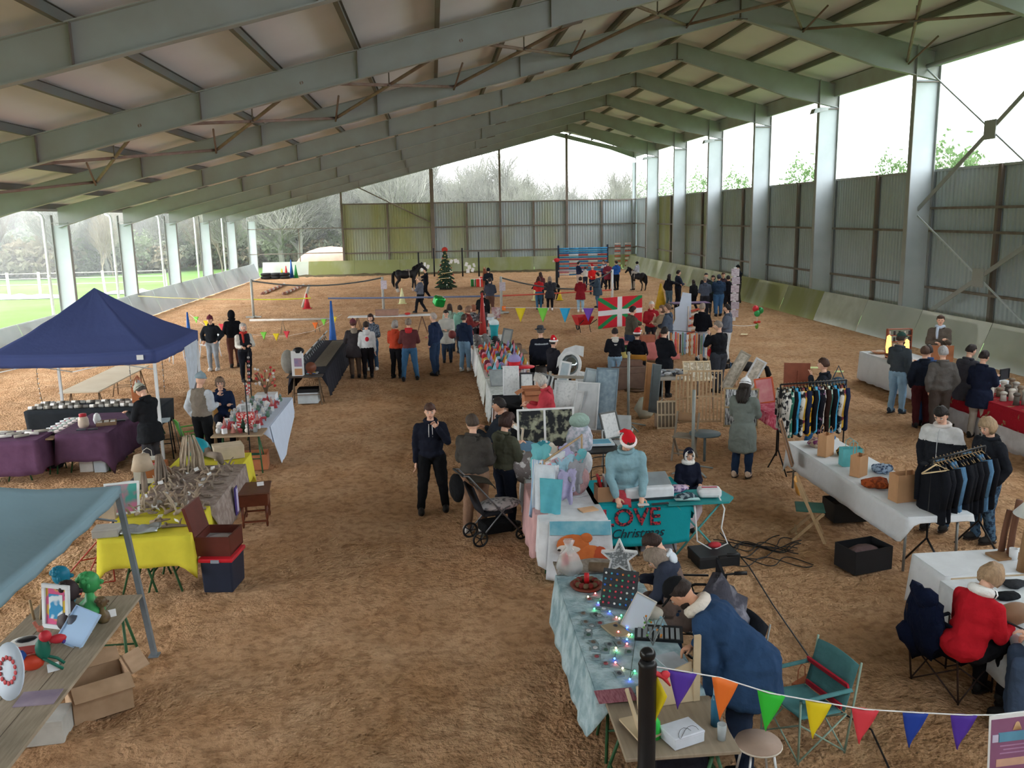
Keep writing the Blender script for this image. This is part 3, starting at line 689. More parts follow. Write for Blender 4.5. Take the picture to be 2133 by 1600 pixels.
            q = MB(); q.ball((0, -.003, .014), (.064, .076, .066), 14); q.prism([(.05*math.cos(t), .06+.03*math.sin(t)) for t in [PI*k/6 for k in range(7)]], .01, .016); m_.add([P(v) for v in q.v], q.f, 0, True)
        elif hk == 'hood':
            vs, fs = cap_mesh(1.36, lambda x, y: -2 if y < .25 else (.55 if abs(x) < .75 else -2), 18); m_.add(vs, fs, 0, True)
            q = MB(); q.tube([(.048*math.cos(t), .030+.0*math.sin(t), .068*math.sin(t)) for t in [2*PI*k/18 for k in range(19)]], .013, 6, cap=False); q.ball((0, -.01, -.075), (.07, .065, .03), 12); m_.add([P(v) for v in q.v], q.f, len(hmat)-1, True)
        elif hk == 'antler':
            q = MB(); q.tube([(.05*math.cos(t), 0, .066*math.sin(t)) for t in [PI*k/10 for k in range(11)]], .005, 6)
            for s_ in (-1, 1): q.tube([(s_*.02, 0, .062), (s_*.035, 0, .10), (s_*.05, 0, .12)], .007, 6); q.tube([(s_*.03, 0, .088), (s_*.05, 0, .094)], .006, 6)
            m_.add([P(v) for v in q.v], q.f, 0, True)
        m_.build({'beanie': 'beanie', 'cap': 'cap', 'brim': 'brimmed_hat', 'santa': 'santa_hat', 'helmet': 'riding_helmet', 'hood': 'hood', 'antler': 'antler_headband'}[hk], hmat, root)
    if kind in ('hoodie', 'coat', 'puffer', 'jacket') and not (hat and hat[0] == 'hood') and 'nohood' not in extras:
        m_ = MB(); c = two or None; q = MB()
        q.ball((0, 0, 0), 1, 12); m_.add([T(v[0]*.058, -.052+v[1]*.03, .812+v[2]*.042-.012*(v[1] < 0)) for v in q.v], q.f, 0, True)
        m_.tube([T(.052*math.cos(t), .045*math.sin(t)-.006, .838+.010*-math.sin(t)) for t in [2*PI*k/14 for k in range(15)]], .016*h, 6, cap=False)
        m_.build('hood', fab(c) if c else cols[0], root)
    for e in extras:
        m_ = MB()
        if e == 'nohood': continue
        if e[0] == 'scarf': m_.tube([T(.050*math.cos(t), .044*math.sin(t), .845+.008*math.sin(3*t)) for t in [2*PI*k/14 for k in range(15)]], .021*h, 8, cap=False); m_.tube([T(.03, .05, .84), T(.035, .083, .77), T(.03, .085, .68)], [.02*h, .018*h, .014*h], 6); m_.build('scarf', fab(e[1]), root)
        elif e[0] == 'snood': m_.tube([T(.052*math.cos(t), .046*math.sin(t), .842) for t in [2*PI*k/14 for k in range(15)]], .028*h, 8, cap=False); m_.build('snood', fab(e[1], scale=3, bump=1), root)
        elif e[0] == 'glasses':
            for s_ in (-1, 1): m_.tube([P((s_*.018+.012*math.cos(t), .051, .005+.010*math.sin(t))) for t in [2*PI*k/8 for k in range(9)]], .0016*h, 4); m_.tube([P((s_*.03, .05, .006)), P((s_*.046, 0, .006))], .0015*h, 4)
            m_.build('glasses', DARK, root)
        elif e[0] == 'mask': pass
        elif e[0] == 'backlogo':
            for x0, w0, z0 in ((0, .05, .745), (0, .035, .73)) if e[1] == 'lines' else ((0, .04, .72), (.0, .02, .74), (.01, .02, .70)):
                m_.box(T(x0, -.0825*B*(1 if kind == 'hoodie' else 1.08), z0), (w0*h, .006, .007*h if e[1] == 'lines' else .014*h), rot=(0, .4 if e[1] != 'lines' else 0, 0))
            m_.build('printed_logo', mat('e4e4e2', .8), root)
        elif e[0] == 'backpatch': 
            m_.ball(T(0, -.083, .70), (.034*h, .016*h, .042*h), 12); m_.build('red_patch', fab(e[1]), root)
        elif e[0] == 'strings':
            for s_ in (-1, 1): m_.tube([T(s_*.014, .045, .82), T(s_*.016, .079, .77), T(s_*.017, .083, .71)], .003*h, 5)
            m_.build('drawstring', mat('e6e6e6', .8), root)
        elif e[0] == 'zip': m_.tube([T(0, .055, .81), T(0, .083, .74), T(0, .086, .62), T(0, .085, .55)], .003*h, 5); m_.build('zip', mat('b9bcc0', .4), root)
        elif e[0] == 'beard':
            q = MB(); q.ball((0, 0, 0), 1, 12); m_.add([P((v[0]*.040, v[1]*.030+.018, v[2]*.026-.048)) for v in q.v], q.f, 0, True); m_.build('beard', mat(e[1], .9, bump=.6), root)
        elif e[0] == 'phone': c = (armp[1][2]+armp[0][2])/2+V((0, .06*h, .03*h)); m_.box(c, (.07, .012, .14), rot=(-.7, 0, 0)); o = m_.build('phone', DARK); o.parent = root
        elif e[0] == 'pocketband': m_.box(T(0, 0, .53), (.01, .01, .01)); 
    return root
# ---------------------------------------------------------------- the visitors and stall keepers
JE, DJ, BK = '5f7f9e', '33445c', '1e1e22'
P_ = person
GB = 'visitors in the back of the hall'
P_((437, 658), 'person in maroon bobble hat and black jacket, hands on hips, beside a white chair', 1.66, 170, ('jacket', '1d2025'), '8b9299', ('s', '4a3128'), ('beanie', '6b3440'), 'kk', shoe='d9d9d9')
P_((481, 648), 'person with black hood up seen from behind, left of the woman in the padded vest', 1.74, 20, ('jacket', '18191d'), '5a3a32', None, ('hood', '18191d'), 'cp')
P_((505, 674), 'grey-haired woman in black padded vest with white sleeves and red scarf', 1.64, -150, ('vest', '23252b', 'c9c5bd', ('sleeve',)), '1d1f26', ('b', 'b5aea8'), None, 'cf', extras=(('scarf', 'b03a34'),), shoe='1d1d1d')
P_((398, 703), 'person in dark jacket and grey skirt half hidden behind the gazebo leg', 1.6, 90, ('jacket', '202024'), '77787c', ('s', '2d2522'))
P_((413, 778), 'woman in grey fur vest with pale sleeves and silver hat, standing behind the toy table', 1.68, -20, ('vest', '827a70', 'c3cbd4', ('sleeve',)), '1b1d20', None, ('beanie', '8fa3ad'), 'pf', look=(-20, 10), extras=('nohood',))
P_((458, 797), 'seated woman in navy coat with glasses holding her face, behind the toy table', 1.62, -160, ('coat', '1e2a44'), '1d1f28', ('b', '7a6455'), None, 'gh', 'sit', extras=(('glasses',),), look=(-5, 5))
P_((296, 797), 'person in pale knitted hat and black coat looking down under the navy gazebo', 1.66, 60, ('coat', '202226'), '3b3b3f', ('s', '4a4440'), ('beanie', 'b9bdaf'), 'gg', look=(0, 32), lean=6)
P_((735, 666), 'person in maroon bobble hat and dark parka seen from behind at the black-draped table', 1.66, 15, ('coat', '3a3639'), '5a4a40', ('s', '53302c'), ('beanie', '6b3a42'), 'cc', two='93877a')
P_((762, 670), 'woman in white hoodie with red heart-shaped patch on her back and black trousers', 1.6, 8, ('hoodie', 'd3d6d8'), '1d1b1e', ('s', '2a1f1c'), None, 'dd', extras=(('backpatch', 'c02a3a'),))
P_((772, 655), 'curly-haired woman in grey checked coat facing the camera by the black-draped table', 1.66, 165, ('jacket', fab('6d7684', '39404d', scale=26, thr=(.45, .55))), '3b5672', ('b', '3a2622'), None, 'cc', shoe='d9d9d9')
P_((822, 668), 'person in orange-red padded jacket and black trousers left of the maroon jacket', 1.62, -25, ('puffer', 'b4452e'), '1d1d21', ('b', 'a09a96'), None, 'cd')
P_((850, 664), 'person in maroon jacket with red hood and blue jeans seen from behind', 1.72, 0, ('jacket', '5c3436'), '3a5f80', ('s', '857468'), None, 'cc', 'wide', two='b8343a')
P_((903, 652), 'grey-haired man in navy jacket with dark jeans, hand in pocket, facing left', 1.78, 60, ('jacket', '25304a'), '2b3b55', ('s', 'b9aca4'), None, 'pp')
P_((929, 645), 'dark-haired woman in pale grey coat carrying a brown bag', 1.64, 175, ('coat', 'b5b5ae'), '35445a', ('s', '241c1c'), None, 'fc', look=(0, 15))
P_((936, 633), 'long-haired person in pale green jacket, behind the woman with the brown bag', 1.6, -10, ('jacket', '9fb3a6'), '2d3b4d', ('l', '3b2a26'), None, 'dd')
P_((958, 636), 'person in mint jacket with dark bun, back of the group at the central stall', 1.58, 20, ('jacket', '7fb3a3'), '33333a', ('u', '3b2b26'), None, 'dd')
P_((976, 638), 'brown-haired woman in dark red coat bending toward the hat table', 1.64, -70, ('coat', '7a3434'), '28242a', ('b', '8a6a58'), None, 'gg', lean=6, shoe='7a2f2c')
P_((966, 655), 'person in navy jacket and light blue jeans with white trainers, at the hat table', 1.66, -30, ('jacket', '27324a'), '7fa0bb', ('s', '4a3d36'), None, 'cd', shoe='e8e6e2')
P_((986, 636), 'person in black and white checked jacket, behind the dark red coat', 1.6, -40, ('jacket', fab('8b8b8f', '3a3b42', scale=22, thr=(.45, .55))), '26262c', ('b', 'a0644c'), None, 'cc')
P_((1005, 606), 'person in black hoodie with white emblem on the back and dark grey trousers', 1.74, 12, ('hoodie', '1d1f22'), '4a474c', ('s', '2a221f'), None, 'cd', extras=(('backlogo', 'mark'),))
P_((1020, 579), 'person in dark grey jacket and brown trousers walking away, behind the black hoodie', 1.72, -5, ('jacket', '3b3f4c'), '5b4138', ('s', '2c2422'), None, 'cc')
P_((874, 577), 'blond person in grey padded jacket walking left near the green parcel balloon', 1.7, 60, ('puffer', '5e6370'), '1e1f25', ('s', 'a58c76'), None, 'cc', 'walk')
P_((1122, 576), 'long-haired girl in red hoodie and blue jeans facing the ponies', 1.58, 8, ('hoodie', 'c22f32'), '3f6887', ('l', '4b2b26'), None, 'cc')
P_((1145, 576), 'long-haired woman in dark grey coat and black leggings beside the red hoodie girl', 1.6, -5, ('coat', '34353d'), '1c1c22', ('l', '8b7b70'), None, 'cc', shoe='e8e6e2')
P_((1126, 567), 'brown-haired woman standing behind the girl in the red hoodie', 1.62, 20, ('jacket', '5a2f33'), '2a2a30', ('l', '3d2622'), None, 'cc', group=None)
P_((886, 559), 'person in black holding the head of the large black horse', 1.72, 100, ('jacket', '1b1d24'), '17181d', ('s', '1d1a1a'), None, 'of', 'walk')
P_((1017, 558), 'person in dark clothes standing close to the chestnut pony', 1.7, 170, ('jacket', '232831'), '1d2026', None, ('helmet', '20232c'), 'fc')
P_((1209, 577), 'person in dark red coat and light jeans seen from behind near the pony ride', 1.62, -8, ('coat', '7c2029'), '93b3cb', ('s', '2a1f1e'), None, 'cc', shoe='e8e6e2')
P_((1245, 568), 'person in blue-grey coat carrying a child on the arm', 1.7, 70, ('coat', '3f4f5f'), '4a6a8c', ('s', '251e1d'), None, 'gf')
P_((1205, 545), 'woman in navy jacket looking right, in front of the striped poles', 1.66, -70, ('jacket', '252d48'), 'c9b3a8', ('s', '2b2020'), None, 'cc')
P_((1219, 556), 'dark-haired child in white hoodie between the navy jacket and the red jacket', 1.3, 0, ('hoodie', 'd8d4cf'), '3a4152', ('s', '1f1919'), None, 'cc')
P_((1234, 553), 'person in bright red jacket with red and white festive hat near the jump poles', 1.62, 180, ('jacket', 'd02a2c'), '28324a', ('s', '3a2b28'), ('santa', 'c22630', 'f1eeee'), 'ff')
P_((1258, 542), 'person in navy and white jacket helping at the pony ride', 1.7, 110, ('jacket', '3d4f80', 'c9c9cf', ('yoke',)), '232733', ('s', '3b2d28'), None, 'cf', 'walk')
P_((1284, 543), 'person in cobalt blue jacket and black trousers next to the ridden pony', 1.74, 20, ('jacket', '29559b'), '202127', ('s', '2c2321'), None, 'cc')
P_((1266, 545), 'person in dark coat standing between the navy and white jacket and the cobalt jacket', 1.66, 160, ('coat', '7c3040'), '23232b', ('s', '2a2222'), None, 'cc')
P_((1394, 571), 'long-haired woman in black jacket and grey jeans pointing at the white sign board', 1.64, -60, ('jacket', '202128'), '4b5c68', ('l', '211b1d'), None, 'po')
P_((1413, 563), 'man in navy jacket facing right behind the white sign board', 1.78, -80, ('jacket', '2a3040'), '2a2a33', ('s', '2a2020'), None, 'cc')
P_((1445, 583), 'child in black jacket in the crowd left of the grey-haired man', 1.45, 20, ('jacket', '1f2024'), '1b1b20', ('l', '2a2020'), None, 'dd', 'walk')
P_((1469, 577), 'grey-haired man in slate jacket with strap across the back at the right kickboard', 1.72, -10, ('jacket', '4b5364'), '2a2c34', ('s', '8b7b70'), None, 'cc')
P_((1471, 569), 'dark-haired person at the back of the crowd by the right kickboard', 1.72, 170, ('jacket', '23262f'), '26262c', ('s', '1d1a1b'), None, 'cc')
P_((1498, 572), 'broad man in navy jacket and blue jeans seen from behind in the crowd', 1.8, 0, ('jacket', '2b3d56'), '3f6590', ('s', '29303f'), None, 'cc', build=1.15)
P_((1517, 574), 'person in black jacket right of the broad navy-jacketed man', 1.7, -10, ('jacket', '1e2028'), '23232a', ('s', '241d1f'), None, 'cc')
P_((1507, 568), 'person in dark coat with red hair at the far side of the crowd', 1.7, 165, ('coat', '403139'), '1f1f25', ('s', '4a2b24'), None, 'cc')
P_((1486, 574), 'person in dark green jacket at the far side of the crowd', 1.66, 150, ('jacket', '2b3a3c'), '26262c', ('b', '3a2a26'), None, 'cc')
P_((1538, 553), 'tall man in black beanie and black jacket behind the paper covered post', 1.84, 110, ('jacket', '1f2129'), '4a4744', ('s', '1c1a1b'), ('beanie', '1b1c20'), 'gf')
P_((1463, 632), 'man in black padded parka and pale grey trousers seen from the side', 1.76, -40, ('puffer', '16181f'), 'bfc3c9', ('s', '9a8b80'), None, 'cc')
P_((1516, 634), 'bearded dark-haired person in grey-blue jacket right of the black parka', 1.74, 60, ('puffer', '5a6271'), 'c9ccd0', ('s', '1e1a1c'), None, 'fg')
P_((1357, 628), 'white-haired man in red jacket standing behind the flag stall', 1.68, 180, ('jacket', '9e2730'), '2a2a30', ('s', 'd8d2cc'), None, 'cc')
P_((1392, 633), 'tall man in blue-grey jacket facing left behind the flag stall', 1.8, 60, ('jacket', '4c5768'), '2b2d34', ('s', '6b564a'), None, 'cc')
P_((1380, 637), 'person in beige fur jacket holding their hands to the face', 1.66, 100, ('coat', 'a89680'), '2b2d34', ('b', '7a5f50'), None, 'gh')
P_((1318, 638), 'man in olive jacket stretching his arm out over the flag stall', 1.78, -70, ('jacket', '4f4b42'), '2d3a4d', ('s', '2c2422'), None, 'ok', lean=6)
P_((1281, 684), 'boy in black jacket with white hood and light blue jeans, back to the camera', 1.55, -5, ('jacket', '1d1f27'), '8cabc4', ('s', '2b211f'), None, 'cc', two='d0ccc6', extras=(('backlogo', 'lines'),))
P_((1327, 697), 'person in festive red and white hat and black coat seated on the folding chair', 1.66, -20, ('coat', '17181f'), '17181f', ('s', '3b302c'), ('santa', 'd02733', 'f1eff0'), 'cc', 'sit')
P_((1384, 682), 'person in long black coat standing behind the jewellery table, back to the camera', 1.72, -50, ('long', '191b21'), '191b21', ('s', '251d1c'), None, 'gc')
P_((1499, 669), 'heavy grey-haired man in black sweater holding something red at his face', 1.78, 35, ('sweater', '1b1d22'), '383c45', ('s', '8a7f78'), None, 'hf', build=1.25, look=(20, 8))
P_((1126, 690), 'seated man in brimmed hat and black jacket with silver back stripe', 1.78, 5, ('jacket', '1d202a', '9aa0a8', ('band',)), '17181c', ('s', '6b625c'), ('brim', '45464e', '23232a'), 'fd', 'sit', seat=.62, build=1.12, extras=('nohood',))
P_((1152, 713), 'person in red and white festive hat behind the man in the brimmed hat', 1.6, -60, ('jacket', '2b2b33'), '23232a', ('s', '3a302c'), ('santa', 'c8202c', 'f1f1f1'), 'cc', 'sit', seat=.6)
P_((1131, 779), 'grey-haired woman in long coral red coat sorting things at the white box', 1.66, 75, ('coat', 'b9414c'), '1f1f25', ('b', 'bdb9b4'), None, 'gg', lean=8, look=(0, 22))
P_((895, 839), 'teenager in black hoodie rubbing his face, standing on the open sand', 1.7, 180, ('hoodie', '1c1f2b'), '17181b', ('s', '4d332a'), None, 'hd', 'wide', build=1.08, look=(0, 10), extras=(('strings',),))
P_((984, 865), 'man in dark brown hooded jacket and tan trousers pushing the stroller', 1.72, -30, ('jacket', '43403d'), '8d705d', ('s', '4c4038'), None, 'ff', build=1.12, look=(55, 8), shoe='d9d9d9')
P_((1050, 862), 'brown-haired woman in olive jacket with glasses and dark jeans beside the stroller', 1.68, -55, ('jacket', '4a4c40', 'd9a99c', ('hem',)), '1f2431', ('b', '3d2a26'), None, 'gc', extras=(('glasses',),), look=(-20, 12))
P_((1043, 829), 'man with short dark hair and dark jacket between the olive jacket and the picture frames', 1.68, 60, ('jacket', '2b3038'), '23262d', ('s', '241e1d'), None, 'gg', skin='m', look=(20, 5))
P_((1306, 896), 'person in pale blue hoodie and red festive hat working behind the turquoise table', 1.72, 180, ('hoodie', '86a9b4'), '39424f', ('s', '4a3a30'), ('santa', 'cf2430', 'f1e9ea'), 'ww', lean=12, look=(0, 28), build=1.1)
P_((1434, 934), 'child in navy jacket with white fleece hood and yellow badge behind the small table', 1.22, 180, ('jacket', '1d2030'), '2a2c38', ('s', '8a6a50'), ('hood', '1d2030', 'ebe6e2'), 'ff', extras=(('snood', 'ebe6e2'),), look=(0, 10))
P_((1551, 789), 'woman in long grey-green coat and white knitted hat with dark jeans, back to the camera', 1.7, -35, ('long', '6e7671'), '24344d', ('l', '2a2422'), ('beanie', 'e4e6ea'), 'gg', look=(0, 20), two='27324a', shoe='c9b3a0')
P_((1718, 747), 'woman in black jacket with shoulder bag and blue jeans walking beside the clothes rack', 1.7, 55, ('jacket', '23272f'), '35689a', ('s', '4a3329'), None, 'hp', 'walk', shoe='e8e6e2')
P_((1877, 694), 'man in green cap and dark grey jacket with light jeans at the lamp stall', 1.78, -60, ('jacket', '3f474e'), '86a8c2', ('s', '3b2f2a'), ('cap', '2f4a45', 'd8d8d8'), 'cd', extras=(('beard', '3b2d28'),), shoe='3b4b5d', skin='m')
P_((1928, 722), 'brown-haired person in black jacket and maroon trousers, right of the green cap', 1.68, -15, ('jacket', '1e2430'), '4a2327', ('s', '4f3a30'), None, 'pp', build=1.05)
P_((1966, 722), 'grey-haired man in taupe quilted jacket seen from behind', 1.78, -8, ('puffer', '5d5a58'), '4b423e', ('s', 'a9a9ab'), None, 'pp')
P_((2020, 718), 'dark-haired person in charcoal jacket facing right between the taupe and the navy jackets', 1.74, -70, ('coat', '43434b'), '2b2529', ('s', '2b2322'), None, 'cc', look=(-10, 15))
P_((2049, 731), 'dark-haired person in long navy coat and beige trousers facing the red table', 1.72, -60, ('coat', '1c2235'), 'a0978c', ('s', '2a2120'), None, 'cg', look=(0, 12))
P_((1935, 720), 'person with dark hair half hidden between the maroon trousers and the taupe jacket', 1.66, -10, ('jacket', '38507a'), '3b5c85', ('s', '2d2424'), None, 'cc')
P_((1960, 657), 'man in brown coat with pale scarf standing behind the lamp stall against the kickboard', 1.8, 150, ('coat', '5e564f'), '3a3634', ('s', '4f3a30'), None, 'gc', extras=(('scarf', 'bccbe0'),))
P_((1966, 841), 'man in black jacket with pale grey shoulders and hood, looking down to the left', 1.8, 130, ('jacket', '22242a', 'c9cacb', ('yoke',)), '34526e', ('s', '1f1a19'), None, 'pp', two='cfc9c6', look=(0, 30), extras=(('zip',),))
P_((2066, 868), 'blond person in black jacket and patterned jeans behind the right clothes rack', 1.72, 95, ('jacket', '22252c'), fab('4d6a85', '2b3a4d', scale=22, thr=(.45, .55)), ('b', 'a38a6e'), None, 'pp', look=(10, 22), build=1.08)
P_((2062, 1196), 'light-haired woman in red sweater with white snood seated at the right hand table', 1.62, -70, ('sweater', 'b81f2b'), '17171b', ('b', 'a78a6d'), None, 'gg', 'sit', lean=20, extras=(('snood', 'e8e8e6'), ), look=(0, 18), build=1.08)
P_((5.2, 6.25, 0), 'person in blue jeans seated at the right hand edge of the photo', 1.7, 60, ('sweater', 'b08a80'), '43536b', ('s', '5a4438'), None, 'gf', 'sit')
P_((1367, 1107), 'boy in dark blue jacket with pale hood bending over the silver table', 1.5, 70, ('jacket', '343a49'), '2b3c55', ('s', '33231f'), None, 'wg', lean=18, two='d2dbe4', look=(0, 25))
P_((1372, 1158), 'fair-haired person in brown fleece leaning forward in the wheelchair at the silver table', 1.55, 78, ('coat', '6d5c55'), '4a3f44', ('b', '8b7c70'), None, 'gg', 'sit', lean=22, look=(0, 20), seat=.5)
P_((1408, 1206), 'man in black cap and blue anorak bent over the silver table writing', 1.78, 62, ('coat', '2b4363'), '232e42', ('s', '2f2420'), ('cap', '191a1d', 'd8d8d8'), 'wg', 'wide', lean=46, build=1.22, look=(0, 10), extras=(('beard', '2b211e'), 'nohood', ('snood', 'd8cfc4')), skin='m')
# ================================================================ market helpers
WOOD = mat('b59a78', .7, c2='a0845f', scale=3, stretch=(1, 8, 1)); PLY = mat('c9b79c', .7, c2='b7a284', scale=2, stretch=(8, 1, 1))
GREY_T = mat('8b8f90', .5, metal=.6); BLK = mat('1c1d20', .5); GRN_T = mat('2f5a3a', .5); WHT = mat('dcdfe2', .7, var=.04); WHT_C = fab('dadfe4', bump=.35, bscale=9, var=.04)
CARD = mat('b08763', .85, c2='a37c5a', scale=3); PAPER = mat('e6e8ea', .8, var=.03); KRAFT = mat('b98e68', .85, var=.06)
ORD = ['first', 'second', 'third', 'fourth', 'fifth', 'sixth', 'seventh', 'eighth', 'ninth', 'tenth', 'eleventh', 'twelfth', 'thirteenth', 'fourteenth', 'fifteenth', 'sixteenth', 'seventeenth', 'eighteenth', 'nineteenth', 'twentieth']
TXT = []
def text(s, loc, rot, size, m_, parent, name='lettering', ext=.002, shear=0, bold=0, align='CENTER'):
    c = bpy.data.curves.new('txt', 'FONT'); c.body = s; c.size = size; c.extrude = ext; c.shear = shear; c.offset = bold; c.align_x = align; c.resolution_u = 3
    o = bpy.data.objects.new(name, c); COL.objects.link(o); o.location = loc; o.rotation_euler = rot; c.materials.append(m_)
    if parent: o.parent = parent
    TXT.append(o); return o
def finish_text():
    bpy.context.view_layer.update(); dg = bpy.context.evaluated_depsgraph_get()
    res = [(o, bpy.data.meshes.new_from_object(o.evaluated_get(dg), depsgraph=dg)) for o in TXT]
    for o, me in res:
        n = bpy.data.objects.new(o.name+'x', me); COL.objects.link(n); n.parent = o.parent; n.location = o.location; n.rotation_euler = o.rotation_euler
        nm = o.name; bpy.data.objects.remove(o); n.name = nm
def one(m_, name, mats, label, cat, loc=(0, 0, 0), rz=0, group=None, rot=None):
    if name in ('folded_cloth', 'cloth_bundle', 'silver_bag', 'folded_textile', 'yarn_bundle', 'red_glove', 'dark_bag', 'draped_jacket', 'draped_coat', 'plastic_bag', 'cloth_bag', 'felt_hat'):
        S_ = V(loc)*3; c_ = sum((V(v) for v in m_.v), V())/len(m_.v); m_.v = [tuple(c_+(V(v)-c_)*(1+.5*noise.noise(V(v)*6+S_)+.3*noise.noise(V(v)*17+S_))) for v in m_.v]
    o = m_.build(name, mats, None, loc, rz)
    if rot: o.rotation_euler = rot
    return tag(o, label, cat, group)
def table(label, x0, x1, y0, y1, z=.74, top=PLY, leg=GRN_T, name='trestle_table', th=.03, inset=.35, trest=True):
    cx, cy = (x0+x1)/2, (y0+y1)/2; w_, d = x1-x0, y1-y0
    t = thing(name, label, 'table', (cx, cy, 0)); m_ = MB(); m_.box((0, 0, z-th/2), (w_, d, th)); bevel(m_.build('tabletop', top, t), .006, 1)
    if trest:
        along = d > w_; L = d if along else w_; S = w_ if along else d
        for s_ in (-1, 1):
            m_ = MB(); q = s_*(L/2-inset)
            P = (lambda a, b, z_: (a, b, z_)) if along else (lambda a, b, z_: (b, a, z_))
            a = S/2-.06
            m_.tube([P(-a, q, z-th-.02), P(a, q, z-th-.02)], .018, 6)
            for u in (-1, 1):
                for k in (-1, 1): m_.tube([P(u*a*.8, q, z-th-.02), P(u*a, q+k*.2, 0)], .014, 6)
            for k in (-1, 1): m_.tube([P(-a*.93, q+k*.13, .25), P(a*.93, q+k*.13, .25)], .010, 6)
            m_.build('trestle', leg, t)
    else:
        for sx in (-1, 1):
            for sy in (-1, 1): m_ = MB(); m_.tube([(sx*(w_/2-.06), sy*(d/2-.06), z-th), (sx*(w_/2-.05), sy*(d/2-.05), 0)], .017, 8); m_.build('leg', leg, t)
    return t
def cloth(label, x0, x1, y0, y1, z, drops, m_, ripple=.018, name='tablecloth', freq=14, group=None, fl=.05, corner=.0, mi=None, mats=None, rows=6):
    cx, cy = (x0+x1)/2, (y0+y1)/2; hx, hy = (x1-x0)/2, (y1-y0)/2; pts = []
    S = [((-hx, -hy), (hx, -hy), (0, -1), drops[0]), ((hx, -hy), (hx, hy), (1, 0), drops[1]), ((hx, hy), (-hx, hy), (0, 1), drops[2]), ((-hx, hy), (-hx, -hy), (-1, 0), drops[3])]
    for k, (a, b, n, dr) in enumerate(S):
        L = math.dist(a, b); N = max(4, int(L/.07)); pn = S[k-1][2]; pd = S[k-1][3]; nn = S[(k+1) % 4][2]; nd = S[(k+1) % 4][3]
        for i in range(N):
            t = i/N; c0 = max(0, 1-t*L/.09); c1 = max(0, 1-(1-t)*L/.09)
            nx = n[0]+(pn[0]*c0+nn[0]*c1)*.8; ny = n[1]+(pn[1]*c0+nn[1]*c1)*.8
            d_ = dr*(1-.5*(c0+c1))+.5*(pd*c0+nd*c1)+corner*max(c0, c1)*(1 if min(dr, pd if c0 else nd) > .1 else 0)
            pts.append((a[0]+(b[0]-a[0])*t, a[1]+(b[1]-a[1])*t, nx, ny, d_, L*t+k*3.7))
    M_ = MB(); vs = []; n = len(pts)
    for r in range(rows+1):
        t = r/rows
        for (x, y, nx, ny, d_, s_) in pts:
            o_ = .006+fl*t*min(1, d_*2)+ripple*t*math.sin(s_*freq+2*noise.noise(V((s_*2, 0, k))))*(.6+.8*noise.noise(V((s_*3, 1, 1))))
            vs.append((x+nx*o_, y+ny*o_, z-d_*t*(1+.05*noise.noise(V((s_*3, 5, 2))))))
    fs = [(r*n+i, (r+1)*n+i, (r+1)*n+(i+1) % n, r*n+(i+1) % n) for r in range(rows) for i in range(n)]
    M_.add(vs, fs, 0, True); M_.add(vs[:n], [tuple(range(n))], 0)
    if mi is not None: M_.m = [mi(f, vs) if len(f) == 4 else 0 for f in M_.f]
    o = M_.build(name, mats or m_, None, (cx, cy, 0)); return tag(solidify(o, .006, 1), label, 'tablecloth', group)
def box_open(label, loc, d, rz=0, m_=CARD, flaps=True, inner=None, name='cardboard_box', tape=False):
    t = thing(name, label, 'box', loc, rz); w_, l, h = d; k = .008; q = MB()
    q.box((0, 0, k/2), (w_, l, k)); q.box((0, -l/2, h/2), (w_, k, h)); q.box((0, l/2, h/2), (w_, k, h)); q.box((-w_/2, 0, h/2), (k, l, h)); q.box((w_/2, 0, h/2), (k, l, h)); q.build('carton', m_, t)
    if flaps:
        for a, (c, dd, r_) in enumerate([((0, -l/2-w_*.12, h-.03), (w_, l*.42, k), (.5, 0, 0)), ((0, l/2+w_*.1, h+.02), (w_, l*.42, k), (.4, 0, 0)), ((-w_/2-.08, 0, h-.02), (w_*.4, l, k), (0, -.5, 0)), ((w_/2+.08, 0, h+.01), (w_*.4, l, k), (0, -.3, 0))]):
            q = MB(); q.box(c, dd, rot=r_); q.build('flap', m_, t)
    if inner: q = MB(); q.ball((0, 0, h*.65), (w_*.42, l*.42, h*.3), 8); q.build('contents', inner, t)
    return t
def box_closed(label, loc, d, rz=0, m_=CARD, name='cardboard_box', lid=None, cat='box'):
    t = thing(name, label, cat, loc, rz); q = MB(); q.box((0, 0, d[2]*.42), (d[0]*.98, d[1]*.98, d[2]*.84)); bevel(q.build('base', m_, t), .006, 1)
    q = MB(); q.box((0, 0, d[2]*.88), (d[0], d[1], d[2]*.26)); bevel(q.build('lid', lid or m_, t), .006, 1); return t
def picture(label, loc, w_, h, rot, frame='e8e8e6', art=None, fw=.03, name='framed_picture', group=None, mat2=None, cat='picture', dp=.03):
    """stands on its lower edge; rot = euler"""
    t = thing(name, label, cat, loc, group=group, rot=rot); q = MB(); z = h/2
    for c, d in (((0, 0, fw/2), (w_, dp, fw)), ((0, 0, h-fw/2), (w_, dp, fw)), ((-w_/2+fw/2, 0, z), (fw, dp, h-2*fw)), ((w_/2-fw/2, 0, z), (fw, dp, h-2*fw))): q.box(c, d)
    bevel(q.build('frame', mat(frame, .5) if isinstance(frame, str) else frame, t), .004, 1)
    q = MB(); q.box((0, .004, z), (w_-2*fw+.004, .008, h-2*fw+.004)); q.build('print', art or PAPER, t)
    if mat2: q = MB(); q.box((0, -.002, z), (w_*.5, .006, h*.55)); q.build('motif', mat2, t)
    return t
